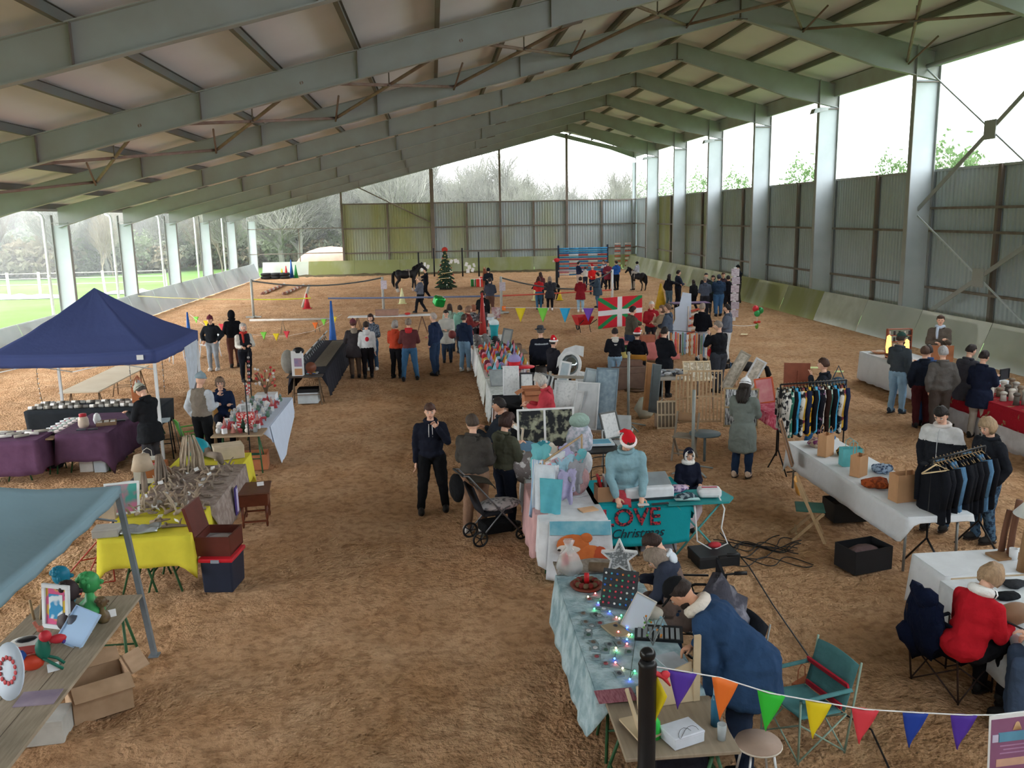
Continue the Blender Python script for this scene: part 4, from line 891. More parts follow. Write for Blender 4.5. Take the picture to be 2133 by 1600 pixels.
def bag(label, loc, w_, d, h, rz=0, m_=KRAFT, handles=True, name='paper_bag'):
    t = thing(name, label, 'bag', loc, rz); q = MB(); k = .004
    q.box((0, -d/2, h/2), (w_, k, h)); q.box((0, d/2, h/2), (w_, k, h))
    for s_ in (-1, 1): q.add([(s_*w_/2, -d/2, 0), (s_*w_/2, d/2, 0), (s_*w_/2, d/2, h), (s_*(w_/2-.015), 0, h), (s_*w_/2, -d/2, h), (s_*(w_/2), 0, 0)], [(0, 5, 3, 4), (5, 1, 2, 3)])
    q.box((0, 0, k), (w_, d, k)); q.build('bag_body', m_, t)
    if handles:
        for s_ in (-1, 1): q = MB(); q.tube([(-w_*.2, s_*d/2, h-.02), (-w_*.18, s_*d/2, h+.09), (0, s_*d/2, h+.13), (w_*.18, s_*d/2, h+.09), (w_*.2, s_*d/2, h-.02)], .005, 5); q.build('handle', m_, t)
    return t
def tub(name, label, loc, r0, r1, h, m_, n=16, rz=0, sq=False, cat='tub', lid=None):
    t = thing(name, label, cat, loc, rz); q = MB()
    if sq:
        q.box((0, 0, h/2), (r0*2, r1*2, h)); bevel(q.build('tub_body', m_, t), .02, 2)
    else:
        q.lathe((0, 0, 0), [(r0, 0), (r1, h), (r1-.01, h), (r0-.01, .02), (.001, .02)], n); q.build('tub_body', m_, t)
    if lid is not None:
        q = MB(); q.box((0, 0, h+.02), (r0*2+.06, r1*2+.06, .05)); bevel(q.build('lid', lid, t), .015, 2)
    return t
def folding_chair(label, loc, rz, frame=WOOD, slat=None, seat=None, sh=.44):
    t = thing('folding_chair', label, 'chair', loc, rz); w_ = .2
    for s_ in (-1, 1):
        q = MB(); q.bar((s_*w_, .20, 0), (s_*w_, -.19, .84), .03, .04); q.build('leg', frame, t)
        q = MB(); q.bar((s_*(w_-.03), -.22, 0), (s_*(w_-.03), .17, sh-.02), .03, .04); q.build('leg', frame, t)
    q = MB(); q.grid(lambda u, v: (-w_-.01+(2*w_+.02)*u, -.155-.03*v*1.+.035*math.sin(PI*u)*-1, .66+.16*v), 10, 3); solidify(q.build('backrest', slat or mat('c98f3e', .5), t), .014)
    q = MB(); q.box((0, .0, sh), (.40, .38, .022)); bevel(q.build('seat', seat or frame, t), .01)
    q = MB(); q.bar((-w_, .14, .13), (w_, .14, .13), .025, .02); q.bar((-w_+.03, -.17, .11), (w_-.03, -.17, .11), .025, .02); q.build('stretcher', frame, t); return t
def plastic_chair(label, loc, rz, m_=WHT):
    t = thing('garden_chair', label, 'chair', loc, rz)
    q = MB(); q.grid(lambda u, v: ((u-.5)*.46, (v-.5)*.44, .43-.02*math.sin(PI*u)), 6, 6); solidify(q.build('seat', m_, t), .02)
    q = MB(); q.grid(lambda u, v: ((u-.5)*(.46-.06*v), -.22-.1*v, .43+.42*v), 6, 5); solidify(q.build('backrest', m_, t), .02)
    for sx in (-1, 1):
        for sy in (-1, 1): q = MB(); q.tube([(sx*.2, sy*.19, .42), (sx*.24, sy*.24, 0)], [.022, .016], 6); q.build('leg', m_, t)
        q = MB(); q.tube([(sx*.24, -.25, .62), (sx*.26, .1, .64), (sx*.24, .2, .42)], .018, 6); q.build('armrest', m_, t)
    return t
def camp_chair(label, loc, rz, fabm, frame, accent=None, s=1., draped=False):
    t = thing('camp_chair', label, 'chair', loc, rz); t.scale = (s, s, s)
    q = MB(); q.grid(lambda u, v: ((u-.5)*.54, (v-.5)*.46, .42-.07*math.sin(PI*u)*math.sin(PI*v)+.03*v), 8, 8); solidify(q.build('seat', fabm, t), .01)
    q = MB(); q.grid(lambda u, v: ((u-.5)*.56, -.25-.14*v, .42+.45*v+.03*math.sin(PI*u)), 8, 8); solidify(q.build('backrest', fabm, t), .01)
    if accent: q = MB(); q.box((0, -.275, .68), (.57, .02, .05), rot=(-.3, 0, 0)); q.box((.0, -.24, .46), (.5, .02, .05)); q.build('red_strap', accent, t)
    for s_ in (-1, 1):
        q = MB(); q.grid(lambda u, v: (s_*(.30+.05*(v-.5)), -.30+.56*u, .64+.02*math.sin(PI*v)-.0*u), 6, 3); solidify(q.build('armrest', fabm, t), .012)
        for (a, b) in (((s_*.28, .25, 0), (s_*.28, .25, .63)), ((s_*.29, -.27, 0), (s_*.30, -.40, .90))):
            q = MB(); q.tube([a, b], .011, 6); q.build('leg', frame, t)
        q = MB(); q.tube([(s_*.28, .25, .02), (s_*.29, -.27, .40)], .009, 6); q.tube([(s_*.29, -.27, .02), (s_*.28, .25, .40)], .009, 6); q.build('side_brace', frame, t)
    for y in (.25, -.27): q = MB(); q.tube([(-.28, y, .02), (.28, y, .40)], .009, 6); q.tube([(.28, y, .02), (-.28, y, .40)], .009, 6); q.build('cross_brace', frame, t)
    return t
def cone(label, loc, h, r, m_, m2=None, name='cone', group=None, rot=None):
    t = thing('traffic_cone' if name == 'cone' else name, label, 'cone', loc, group=group, rot=rot or (0, 0, 0)); q = MB(); q.lathe((0, 0, .02), [(r, 0), (r*.18, h), (.001, h)], 14); q.build('cone_body', m_, t)
    q = MB(); q.box((0, 0, .015), (r*2.5, r*2.5, .03)); q.build('base', m2 or m_, t); return t
def pennants(label, pts, cols, w_, h, nm='bunting', string=PAPER, r=.004, gap=None, names=None):
    t = thing(nm, label, 'bunting', (0, 0, 0)); q = MB(); q.tube(pts, r, 5); q.build('string', string, t)
    return t
def pennant(t, a, b, h, m_, sway=(0, 0, 0)):
    a, b = V(a), V(b); c = (a+b)/2+V((0, 0, -h))+V(sway); q = MB()
    q.grid(lambda u, v: tuple((a.lerp(b, u)*(1-v)+c*v)+V((0, .012*math.sin(4*u+3*v), 0))), 4, 6); o = q.build('pennant', m_, t); solidify(o, .003); return o
def cap_s(q, a, b, r): q.tube([a, b], r, 8)
def garment(parent_label, loc, rz, m_, L=.62, w_=.44, m2=None, hanger=True, sleeves=True, group=None, name='hanging_garment', cat='garment'):
    t = thing(name, parent_label, cat, loc, rz, group); q = MB(); d = .035
    def f(u, v):
        a = 2*PI*u; ww = w_/2*(.30+.70*min(1, v*5))*(1+.10*v); return (ww*math.cos(a), (d+.02*v+.012*math.sin(5*a+3*v))*math.sin(a), -.05-L*v-.02*math.sin(3*a)*v)
    q.grid(f, 24, 10, mf=(lambda u, v: 1 if m2 and .25 < v < .62 and (u < .5) else 0)); q.build('cloth_body', [m_, m2 or m_], t)
    if sleeves:
        for s_ in (-1, 1): q = MB(); q.tube([(s_*w_*.40, 0, -.09), (s_*w_*.50, .0, -.22), (s_*w_*.47, .02, -.55)], [.05, .055, .04], 8); q.build('sleeve', m_, t)
    if hanger: q = MB(); q.tube([(-w_*.3, 0, -.10), (0, 0, -.03), (w_*.3, 0, -.10)], .007, 5); q.tube([(0, 0, -.02), (0, 0, .03), (.012, .012, .045), (0, .02, .035)], .003, 5); q.build('hanger', WOOD, t)
    return t
# ================================================================ left hand stalls
# --- navy gazebo
def gazebo(label, x0, x1, y0, y1, ze, zp, cm, leg, val=.2, name='gazebo', feet=None, sag=.10, legs=(0, 1, 2, 3), badge=False):
    cx, cy = (x0+x1)/2, (y0+y1)/2; t = thing(name, label, 'gazebo', (cx, cy, 0)); hx, hy = (x1-x0)/2, (y1-y0)/2
    def f(u, v):   # u round, v from eave to peak
        s_ = u*4; k = int(s_) % 4; a = s_-int(s_)
        P = [(-1, -1), (1, -1), (1, 1), (-1, 1)]; p, n_ = P[k], P[(k+1) % 4]; x, y = p[0]+(n_[0]-p[0])*a, p[1]+(n_[1]-p[1])*a
        r_ = 1-v; z = ze+(zp-ze)*(v**1.12)-sag*math.sin(PI*v)*(.35+.65*math.sin(PI*a))+.022*noise.noise(V((x*5+k, y*5, v*7)))*math.sin(PI*v)-.03*math.sin(PI*a)*(1-v)
        return (x*hx*r_, y*hy*r_, z)
    q = MB(); q.grid(f, 96, 20); o = q.build('canopy', cm, t); solidify(o, .004)
    q = MB()
    def g(u, v):
        x, y, z = f(u, 0); n_ = V((x/hx, y/hy, 0)); n_ = V((round(n_.x) if abs(n_.x) > .999 else 0, round(n_.y) if abs(n_.y) > .999 else 0, 0)); return (x+n_.x*.012*v*math.sin(u*150), y+n_.y*.012*v*math.sin(u*150), z-val*v)
    q.grid(g, 96, 3); o = q.build('valance', cm, t); solidify(o, .004)
    for k, (sx, sy) in enumerate([(-1, -1), (1, -1), (1, 1), (-1, 1)]):
        if k not in legs: continue
        fx, fy = (feet or {}).get(k, (sx*(hx-.03), sy*(hy-.03))); q = MB(); tx, ty = sx*(hx-.03), sy*(hy-.03)
        q.bar((tx, ty, ze-.02), (fx, fy, .02), .05, .05, up=(1, 0, 0)); o = q.build('leg', leg, t)
        q = MB(); q.box((fx, fy, .01), (.1, .1, .015)); p = q.build('foot_plate', leg, t); p.parent = o
    q = MB()
    for sx, sy in [(-1, -1), (1, -1), (1, 1), (-1, 1)]: q.tube([(sx*(hx-.05), sy*(hy-.05), ze-.06), (sx*hx*.5, sy*hy*.5, (ze+zp)/2-sag*1.2-.12), (0, 0, zp-.3)], .012, 6)
    for s_ in (-1, 1):
        for a, b in (((-hx+.05, s_*(hy-.05)), (0, s_*(hy-.05))), ((0, s_*(hy-.05)), (hx-.05, s_*(hy-.05)))):
            q.tube([(a[0], a[1], ze-.06), (b[0], b[1], ze-.34)], .010, 6); q.tube([(a[0], a[1], ze-.34), (b[0], b[1], ze-.06)], .010, 6)
    q.build('folding_frame', leg, t)
    if badge: q = MB(); q.box((hx-.26, -hy-.02, ze-.10), (.12, .006, .09)); q.build('maker_badge', PAPER, t)
    return t
navy = fab('4a5688', bump=.15, var=.05, scale=1)
g = gazebo('navy blue pop-up gazebo with pointed roof over the candle and soap tables', -8.15, -5.15, 16.3, 19.3, 2.12, 3.2, navy, WHT, val=.22, badge=True, legs=(0, 1, 2, 3))
pan = MB(); pan.add([(2.94/2+.04, .35, 1.92), (2.94/2+.04, 1.35, 1.95), (2.94/2+.04, 1.1, 1.15), (2.94/2+.04, .5, .85)], [(0, 1, 2, 3)]); o = pan.build('side_flap', fab('c3cdd8', bump=.2), g); solidify(o, .006); o['label'] = 'pale side flap hanging in a point'
slate = fab('84a0ac', bump=.6, bscale=3, var=.06, scale=.8)
gazebo('pale blue-grey gazebo with creased canopy at the left edge, nearest the camera', -6.15, -3.1, 5.35, 8.42, 1.93, 2.62, slate, mat('6f7880', .5), val=.10, legs=(1, 2, 3), feet={2: (1.585, 1.8)}, sag=.16)
# tables under the navy gazebo
purp = fab('624560', bump=.2); purp2 = fab('5a4058', bump=.2)
table('folding table under the left purple cloth', -8.3, -7.05, 15.45, 16.15, .74)
cloth('plum purple cloth on the table at the left edge of the navy gazebo', -8.35, -7.0, 15.4, 16.2, .75, (.62, .55, .3, .5), purp)
table('folding table under the right purple cloth', -6.75, -5.95, 15.75, 17.35, .76)
cloth('plum purple cloth hanging open at the right table under the navy gazebo', -6.8, -5.9, 15.7, 17.4, .77, (.5, .62, .3, .25), purp2, corner=.2)
table('low dark display table between the two purple tables', -7.1, -6.85, 15.7, 17.3, .70)
cloth('black skirt cloth on the display between the purple tables', -7.15, -6.75, 15.95, 17.3, .71, (.62, .1, .3, .5), fab('23262d', bump=.2))
table('long black-draped table at the back under the navy gazebo', -8.25, -5.7, 17.95, 18.75, .74)
cloth('black cloth on the back table under the navy gazebo, pinched like a stretch cover', -8.3, -5.65, 17.9, 18.8, .75, (.5, .4, .5, .45), fab('2e3338', bump=.2), fl=-.03)
soap = [mat(c, .8, var=.15) for c in ('d9d6d0', 'b9b4aa', 'e3e0dc', 'a8a39b')]
rr = random.Random(3)
for r_ in range(3):
    for i in range(8):
        if r_ == 1 and i % 4 == 3: continue
        x = -8.15+.30*i+.03*r_; y = 18.05+.24*r_; q = MB(); q.tube([(-.13, 0, .035), (.13, 0, .035)], .035, 8); q.tube([(-.05, 0, .035), (.05, 0, .035)], .0365, 8, mi=1)
        one(q, 'rolled_parcel', [soap[(i+r_) % 4], mat('5c5750', .8)], 'rolled grey and white parcel, %s from left in %s row, black table' % (ORD[i], ['front', 'middle', 'rear'][r_]), 'parcel', (x, y, .757), rr.uniform(-.1, .1), 'rolled parcels on the black table under the navy gazebo')
for i in range(12):
    x = -8.25+.10*i; q = MB(); a = rr.uniform(-.8, .8); q.tube([(-.12, 0, .03), (.12, 0, .03)], .028, 8)
    one(q, 'rolled_parcel', soap[(i*3) % 4], 'small pale rolled parcel, %s from the left on the left purple table' % ORD[i], 'parcel', (x, 15.65+.10*(i % 3)*1.6, .757), a, 'rolled parcels on the left purple table')
for i in range(18):
    x = -7.08+.11*(i % 3); y = 16.05+.2*(i//3); q = MB(); q.tube([(-.10, 0, .03), (.0, .02, .035), (.10, 0, .03)], .03, 7); q.box((0, 0, .055), (.05, .03, .01), mi=1)
    one(q, 'wrapped_sweet_bag', [mat(['dfe3e6', 'd9dcd8', 'e8d8d8'][i % 3], .35), mat(['b8485a', '5d8f7a', '4c4f58'][i % 3], .6)], 'clear wrapped bag with coloured label in row %s of the slanted middle display' % ORD[i//3], 'bag', (x, y, .715), rr.uniform(.1, .5), 'wrapped bags between the purple tables')
t = thing('jar', 'glass jar with red lid on the right purple table', 'jar', (-6.5, 16.2, .775)); q = MB(); q.lathe((0, 0, 0), [(.08, 0), (.095, .05), (.09, .15), (.06, .21)], 14); q.build('glass', mat('c9b7a6', .3), t); q = MB(); q.lathe((0, 0, .20), [(.065, 0), (.065, .05), (.001, .055)], 14); q.build('lid', mat('b8303c', .5), t)
q = MB(); q.lathe((0, 0, 0), [(.05, 0), (.07, .08), (.05, .17), (.02, .2)], 12); one(q, 'white_bottle', WHT, 'white ribbed bottle behind the red-lidded jar', 'bottle', (-6.35, 16.45, .775))
t = thing('tray', 'brown wooden tray of small soaps on the right purple table', 'tray', (-6.15, 16.35, .775), .3); q = MB(); q.box((0, 0, .015), (.34, .26, .03)); q.box((0, .13, .04), (.34, .02, .05)); q.box((0, -.13, .04), (.34, .02, .05)); q.build('tray_body', mat('8a7058', .7), t)
for i in range(6): q = MB(); q.box((-.11+.11*(i % 3), -.05+.1*(i//3), .05), (.08, .06, .03)); q.build('soap', soap[i % 4], t)
for i, (x, y, c) in enumerate([(-6.45, 15.95, '4a4d57'), (-6.25, 15.95, '30323a'), (-5.98, 16.6, '2a2c33')]): q = MB(); q.box((0, 0, .012), (.16, .08, .024)); one(q, 'card_tin', mat(c, .5), ['grey', 'black', 'dark narrow'][i]+' flat tin lying at the edge of the right purple table', 'tin', (x, y, .775), .3)
box_closed('orange-brown lantern box with handle on the black back table', (-6.15, 18.2, .757), (.22, .2, .36), 0, mat('b0683f', .7), 'lantern_box')
t = thing('wicker_lantern', 'pinkish wicker lantern on top of the orange-brown box', 'lantern', (-6.15, 18.22, 1.12))
q = MB(); q.tube([(.10*math.cos(a), .10*math.sin(a), .02) for a in [2*PI*k/10 for k in range(11)]], .012, 5); q.tube([(-.1, 0, 0), (-.06, 0, .16), (0, 0, .24), (.06, 0, .16), (.1, 0, 0)], .012, 5); q.tube([(0, -.1, 0), (0, -.06, .16), (0, 0, .24), (0, .06, .16), (0, .1, 0)], .012, 5); q.build('wicker_frame', mat('c07a5c', .8), t); q = MB(); q.ball((0, 0, .09), .06, 10); q.build('globe', mat('c8c5c9', .4), t)
for x, y, nm in [(-6.6, 19.1, 'left'), (-5.85, 18.9, 'right')]:
    q = MB(); q.tube([(0, 0, 0), (.02, 0, -.6), (0, .02, -1.2)], .006, 5)
    for k in range(9): q.ball((.01, 0, -.1-.12*k), .014, 5, 1)
    one(q, 'light_string', [BLK, PAPER], nm+' dark string of tiny lights hanging from the rear rail of the navy gazebo', 'light string', (x, y, 2.05))
q = MB(); q.tube([(0, 0, 0), (-.02, 0, -.7), (.05, .02, -1.3)], .006, 5); [q.ball((0, 0, -.1*k-.1), .014, 5, 1) for k in range(12)]
one(q, 'light_string', [mat('5a4a34', .7), PAPER], 'brown string of tiny lights at the left rear of the navy gazebo', 'light string', (-8.0, 18.0, 2.0))
t = thing('step_stool', 'black folding step stool behind the right purple table', 'stool', (-5.35, 16.75, 0), .2)
q = MB(); q.box((0, 0, .72), (.42, .3, .03)); q.build('seat', mat('8fa0aa', .5), t)
for s_ in (-1, 1):
    for a, b in (((s_*.2, .14, .72), (s_*.24, .22, 0)), ((s_*.2, -.14, .72), (s_*.24, -.22, 0))): q = MB(); q.tube([a, b], .014, 6); q.build('leg', BLK, t)
q = MB(); q.tube([(-.22, .18, .3), (.22, .18, .3)], .01, 6); q.tube([(-.22, -.18, .3), (.22, -.18, .3)], .01, 6); q.build('rung', BLK, t)
tub('storage_tub', 'pale grey plastic drawer tower under the right purple table', (-6.15, 15.95, 0), .11, .13, .6, mat('b3bcc4', .5), sq=True)
box_closed('white box standing under the right purple table', (-6.42, 16.0, 0), (.24, .2, .22), 0, mat('cfcac6', .7), 'storage_box')
t = tub('shopping_bag', 'magenta bag on the sand between the purple tables', (-7.25, 16.3, 0), .16, .2, .4, mat('a8365a', .8), cat='bag')
folding_chair('wooden folding chair under the seated woman in the navy coat', (gz(458, 797, 1.35).x+.02, gz(458, 797, 1.35).y+.06, 0), R(-160))
camp_chair('low green folding camp chair behind the toy table', (-4.75, 16.9, 0), R(-60), fab('68b358'), mat('59605f', .5), s=.8)
plastic_chair('white plastic chair behind the person in the maroon bobble hat', (-8.3, 28.6, 0), R(-150)); plastic_chair('white plastic chair with a black bag, farther right beside the hooded person', (-7.55, 29.6, 0), R(150))
# long empty table on trestles behind the gazebo
table('long pale empty trestle table standing alone behind the navy gazebo', -8.5, -7.62, 20.0, 23.6, .73, mat('cdbfa8', .7, c2='d8cdb8', scale=1.5), mat('6e5a45', .7))
# --- toy table (white cloth)
table('trestle table with white cloth and toys behind the yellow stall', -4.0, -3.12, 15.2, 18.35, .74, mat('a08c74', .7), GRN_T)
cloth('white cloth hanging to a point at the near right corner of the toy table', -3.98, -3.1, 15.75, 18.4, .75, (.12, .34, .3, .15), fab('c9d6ea', bump=.25, var=.03), ripple=.012)
q = MB(); q.add([(0, 0, 0), (.0, 2.6, 0), (.05, 2.35, -.35), (.09, 1.2, -.62), (.13, .35, -.92), (.05, .05, -.35)], [(0, 1, 2, 3, 4, 5)]); o = one(q, 'cloth_corner', fab('c9d6ea', bump=.25, var=.03), 'loose pointed fall of the white toy table cloth', 'tablecloth', (-3.075, 15.78, .75)); solidify(o, .006)
toyc = ['c9ccd0', 'b5484c', 'd8d4cf', 'd3d6da', 'e6e3e0', '8a9096', 'c88a80', '5f7f6c', 'b9bfc4', 'a3444c']
def trinket(i, loc, lab, grp, s=1., kinds='abcde'):
    k = kinds[i % len(kinds)]; c = mat(toyc[(i*3) % 10], .7); c2 = mat(toyc[(i*7+2) % 10], .7); q = MB()
    if k == 'a': q.lathe((0, 0, 0), [(.035*s, 0), (.045*s, .05*s), (.02*s, .10*s)], 8); q.ball((0, 0, .12*s), .032*s, 8, 1); nm, ct = 'felt_doll', 'doll'
    elif k == 'b': q.box((0, 0, .05*s), (.08*s, .06*s, .10*s)); q.prism([(-.05*s, 0), (.05*s, 0), (0, .05*s)], -.035*s, .035*s, 1, (0, 0, .10*s), (R(90), 0, 0)); nm, ct = 'toy_house', 'ornament'
    elif k == 'c': q.lathe((0, 0, 0), [(.05*s, 0), (.0, .16*s)], 8); q.ball((0, 0, .165*s), .012*s, 6, 1); nm, ct = 'tree_ornament', 'ornament'
    elif k == 'd': q.tube([(-.05*s, 0, .06*s), (.05*s, 0, .06*s)], .025*s, 8); [q.tube([(x*s, y*s, .05*s), (x*s, y*s, 0)], .008*s, 5) for x in (-.035, .035) for y in (-.015, .015)]; q.ball((.065*s, 0, .09*s), .022*s, 8, 1); nm, ct = 'toy_reindeer', 'ornament'
    else: q.ball((0, 0, .045*s), .045*s, 10); q.ball((0, 0, .11*s), .03*s, 8); q.lathe((0, 0, .13*s), [(.03*s, 0), (.0, .05*s)], 8, 1); nm, ct = 'snowman_ornament', 'ornament'
    return one(q, nm, [c, c2], lab, ct, loc, i*.7, grp)
for i in range(60):
    u = i % 6; v = i//6; x = -3.92+.13*u+rr.uniform(-.02, .02); y = 15.35+.29*v+rr.uniform(-.03, .03)
    trinket(i, (x, y, .757), '%s in row %s of the toy table, %s from left' % (['small felt doll', 'tiny toy house', 'cone shaped ornament', 'toy reindeer', 'small snowman'][i % 5], ORD[v], ORD[u]), 'handmade ornaments on the toy table', 1.0)
t = thing('toy_house', 'red and white open box house with dark fir tree on the toy table', 'ornament', (-3.45, 15.55, .757)); q = MB(); q.box((0, 0, .16), (.3, .12, .32)); q.build('box_panel', fab('b83a3c', 'd8d3cf', scale=30, thr=(.5, .6)), t); q = MB(); q.lathe((-.03, -.1, 0), [(.07, 0), (0, .26)], 10); q.build('felt_tree', mat('1f3a2e', .8), t)
picture('white framed photo print standing in the toy rows', (-3.65, 16.5, .757), .22, .3, (.15, 0, .3), 'd8dadd', mat('8f9494', .6, c2='c8caca', scale=14))
t = thing('driftwood_tree', 'small bare tree hung with red and white felt balls on the toy table', 'ornament', (-3.6, 18.3, .757)); q = MB()
for k in range(9): a = k*.7; q.tube([(0, 0, .05), (.05*math.cos(a), .05*math.sin(a), .25), (.2*math.cos(a), .2*math.sin(a), .35+.04*k)], .008, 5)
q.build('branches', mat('6f5a48', .8), t)
for k in range(26): a = k*2.4; q = MB(); q.ball((.19*math.cos(a), .19*math.sin(a), .28+.015*k), .03, 6); q.build('felt_ball', mat(['c93a3a', 'e6e0dc', 'c96a5a'][k % 3], .8), t)
q = MB(); q.box((0, 0, .06), (.42, .34, .12)); q.build('base', WHT, t)
for (x, y, nm) in ((-3.97, 18.6, 'far'), (-3.35, 15.25, 'near')):
    q = MB(); q.tube([(0, 0, 0), (0, 0, 1.75)], .012, 6); q.tube([(-.1, 0, 0), (.1, 0, 0)], .01, 5); one(q, 'garland_pole', BLK, nm+' thin black garland pole at the toy table', 'pole', (x, y, 0))
q = MB(); a, b = V((-3.97, 18.6, 1.72)), V((-3.35, 15.25, 1.72)); pts = [a.lerp(b, k/12)+V((0, 0, -.5*math.sin(PI*k/12))) for k in range(13)]; q.tube(pts, .006, 5)
for k in range(1, 24): p = a.lerp(b, k/24)+V((0, 0, -.5*math.sin(PI*k/24)-.03)); q.ball(p, .028, 6, 1+k % 2)
one(q, 'felt_garland', [BLK, mat('c23a3e', .8), mat('e4e0dc', .8)], 'garland of red and white felt balls strung over the toy table', 'garland')
box_open('open carton with green stuff under the near end of the toy table', (-3.4, 15.75, 0), (.5, .4, .28), .1, mat('a86a48', .8), False, fab('2f5c48'))
# --- black-draped long table in the middle left
table('long trestle table with black drape and pillows of jewellery in the middle left', -3.62, -2.78, 20.95, 27.2, .74, mat('4a4340', .7), mat('6b5a48', .7))
cloth('black cloth along the right side of the long middle left table', -3.6, -2.76, 21.3, 27.25, .75, (.05, .62, .4, .55), fab('2a2b33', bump=.3), fl=.08)
cloth('grey striped runner on the long middle left table', -3.2, -2.85, 22.3, 27.0, .762, (.01, .01, .01, .01), fab('857d70', '5c564d', scale=9, stretch=(1, 8, 1)), ripple=0, name='table_runner')
for i in range(15):
    y = 22.3+.33*i; q = MB(); q.grid(lambda u, v: (-.16+.22*v, (u-.5)*.24, .05+.26*v+.03*math.sin(PI*u)), 8, 4)
    q.tube([(.0, -.07, .17), (.03, 0, .10), (.0, .07, .17)], .006, 5, 1); o = one(q, 'necklace_display', [mat('c6c8cc', .5) if i % 4 else mat('2b2c33', .5), mat('8d8f95', .3, metal=.8)], 'tilted necklace display board, %s from the near end of the back row' % ORD[i], 'display stand', (-3.4, y, .757), 0, 'necklace display boards on the long middle left table'); solidify(o, .015)
for i in range(8):
    q = MB(); q.tube([(.03*math.cos(a), .03*math.sin(a), .01) for a in [2*PI*k/8 for k in range(9)]], .008, 5); one(q, 'bracelet', mat(['7fb3c9', 'd8783f', '6d7fc0', 'b5b7bb', 'c04a4a', '8f9a5a', 'd0b050', 'a0a4aa'][i], .4), ['sky blue', 'orange', 'violet blue', 'silver', 'red', 'olive', 'gold', 'grey'][i]+' bracelet near the front end of the long middle left table', 'bracelet', (-3.15+.07*(i % 4), 21.2+.16*(i//4), .757))
t = thing('poster_stand', 'white box display with notice at the near end of the long table', 'display stand', (-3.35, 21.05, .757), -.1)
q = MB(); q.box((0, 0, .3), (.26, .16, .6)); q.build('panel', WHT, t); q = MB(); q.box((.03, -.085, .33), (.18, .006, .2)); q.build('notice', mat('7a7fa8', .6, c2='b98a9a', scale=8), t); q = MB(); q.box((.03, -.085, .1), (.18, .006, .16)); q.build('kraft_label', KRAFT, t); q = MB(); q.ball((.04, 0, .6), (.14, .1, .09), 10); q.build('black_bag', BLK, t)
q = MB(); q.ball((0, 0, .3), (.17, .12, .3), 12); one(q, 'tote_bag', fab('8d8a84'), 'grey bag hanging behind the white notice box', 'bag', (-3.62, 21.3, .76))
t = thing('round_mirror', 'small round brown tabletop mirror beside the notice box', 'mirror', (-3.05, 21.1, .757), .3); q = MB(); q.lathe((0, 0, .18), [(.13, -.01), (.13, .01)], 20, rot=(R(80), 0, 0)); q.build('mirror_disc', mat('7a4a38', .4), t); q = MB(); q.tube([(0, 0, .0), (0, 0, .06)], .012, 6); q.build('foot', mat('7a4a38', .4), t)
box_closed('silver-grey crate with black lid under the near end of the long middle left table', (-3.2, 21.5, 0), (.5, .4, .36), 0, mat('b9c4ca', .5), 'storage_crate', BLK)
for i, y in enumerate((21.0, 21.05)): pass
# --- low fence of jump poles with pennants on the left
wp = mat('cfcac3', .7)
t = thing('trestle_bench', 'long low white pole rail on thin legs behind the left visitors', 'rail', (0, 0, 0)); q = MB(); q.tube([(-7.4, 35.4, .55), (-4.1, 35.1, .55)], .045, 8); q.build('rail_pole', wp, t)
for x in (-6.1, -4.75): q = MB(); q.tube([(x-.1, 35.3, 0), (x, 35.3, .53), (x+.1, 35.3, 0)], .02, 5); q.build('leg', mat('6b5f52', .8), t)
PC = {'y': mat('e0c81e', .6, var=.03), 'g': mat('7ccf4a', .6, var=.03), 'b': mat('2ba6d8', .6, var=.03), 'p': mat('7446b0', .6, var=.03), 'o': mat('e8742c', .6, var=.03), 'r': mat('d8404c', .6, var=.03), 'n': mat('1f3f9c', .6, var=.03), 'v': mat('50329a', .6, var=.03), 'G': mat('35c23c', .6, var=.03)}
pts = [gz(395, 655, 1.0), gz(412, 668, .9), gz(446, 690, .55), gz(560, 700, .3), gz(600, 700, .3), gz(650, 690, .45), gz(712, 655, 1.0)]
t = pennants('string of faded green, yellow and orange pennants sagging low behind the left visitors', pts, '', 0, 0)
for k, (a, c) in enumerate([((402, 660), 'g'), ((423, 668), 'y'), ((455, 675), 'r'), ((542, 692), 'g'), ((568, 695), 'y'), ((590, 690), 'r'), ((650, 672), 'o'), ((668, 665), 'g'), ((690, 660), 'y')]):
    p = gz(a[0], a[1], .75); pennant(t, p, p+V((.22, 0, 0)), .26, PC[c])
cone('tall dark blue plastic cone post behind the navy gazebo corner', gz(398, 745, 0), 1.5, .13, mat('2c5ea8', .5)); cone('tall blue plastic cone post at the far end of the long black-draped table', (-3.35, 28.4, 0), 1.85, .16, mat('2c5ea8', .5))
# --- yellow stall
yel = fab('d8ce46', bump=.2, var=.05)
table('trestle table under the yellow cloth at the near end of the driftwood stall', -4.05, -3.05, 10.25, 10.95, .74)
cloth('bright yellow cloth on the near table of the driftwood stall', -4.08, -3.03, 10.2, 10.98, .75, (.36, .34, .05, .3), yel, corner=.18)
table('long trestle table of the driftwood stall under yellow cloth and grey netting', -4.1, -3.1, 11.0, 13.9, .74)
cloth('yellow cloth along the long driftwood table', -4.14, -3.06, 10.98, 13.95, .75, (.3, .36, .45, .3), yel, corner=.12)
cloth('greyish pink patterned cloth over the driftwood table', -4.05, -3.0, 11.3, 13.25, .758, (.03, .5, .03, .03), fab('a2958e', '8b7d77', scale=12, thr=(.4, .6)), ripple=.008)
q = MB(); q.box((0, 0, 0), (.012, .16, .4)); q.box((.01, .03, 0), (.004, .09, .34), mi=1); one(q, 'leaflet', [mat('4a3a80', .6), mat('c9c2e6', .6)], 'violet leaflet pinned to the side of the pink patterned cloth', 'leaflet', (-2.925, 12.2, .52), 0)
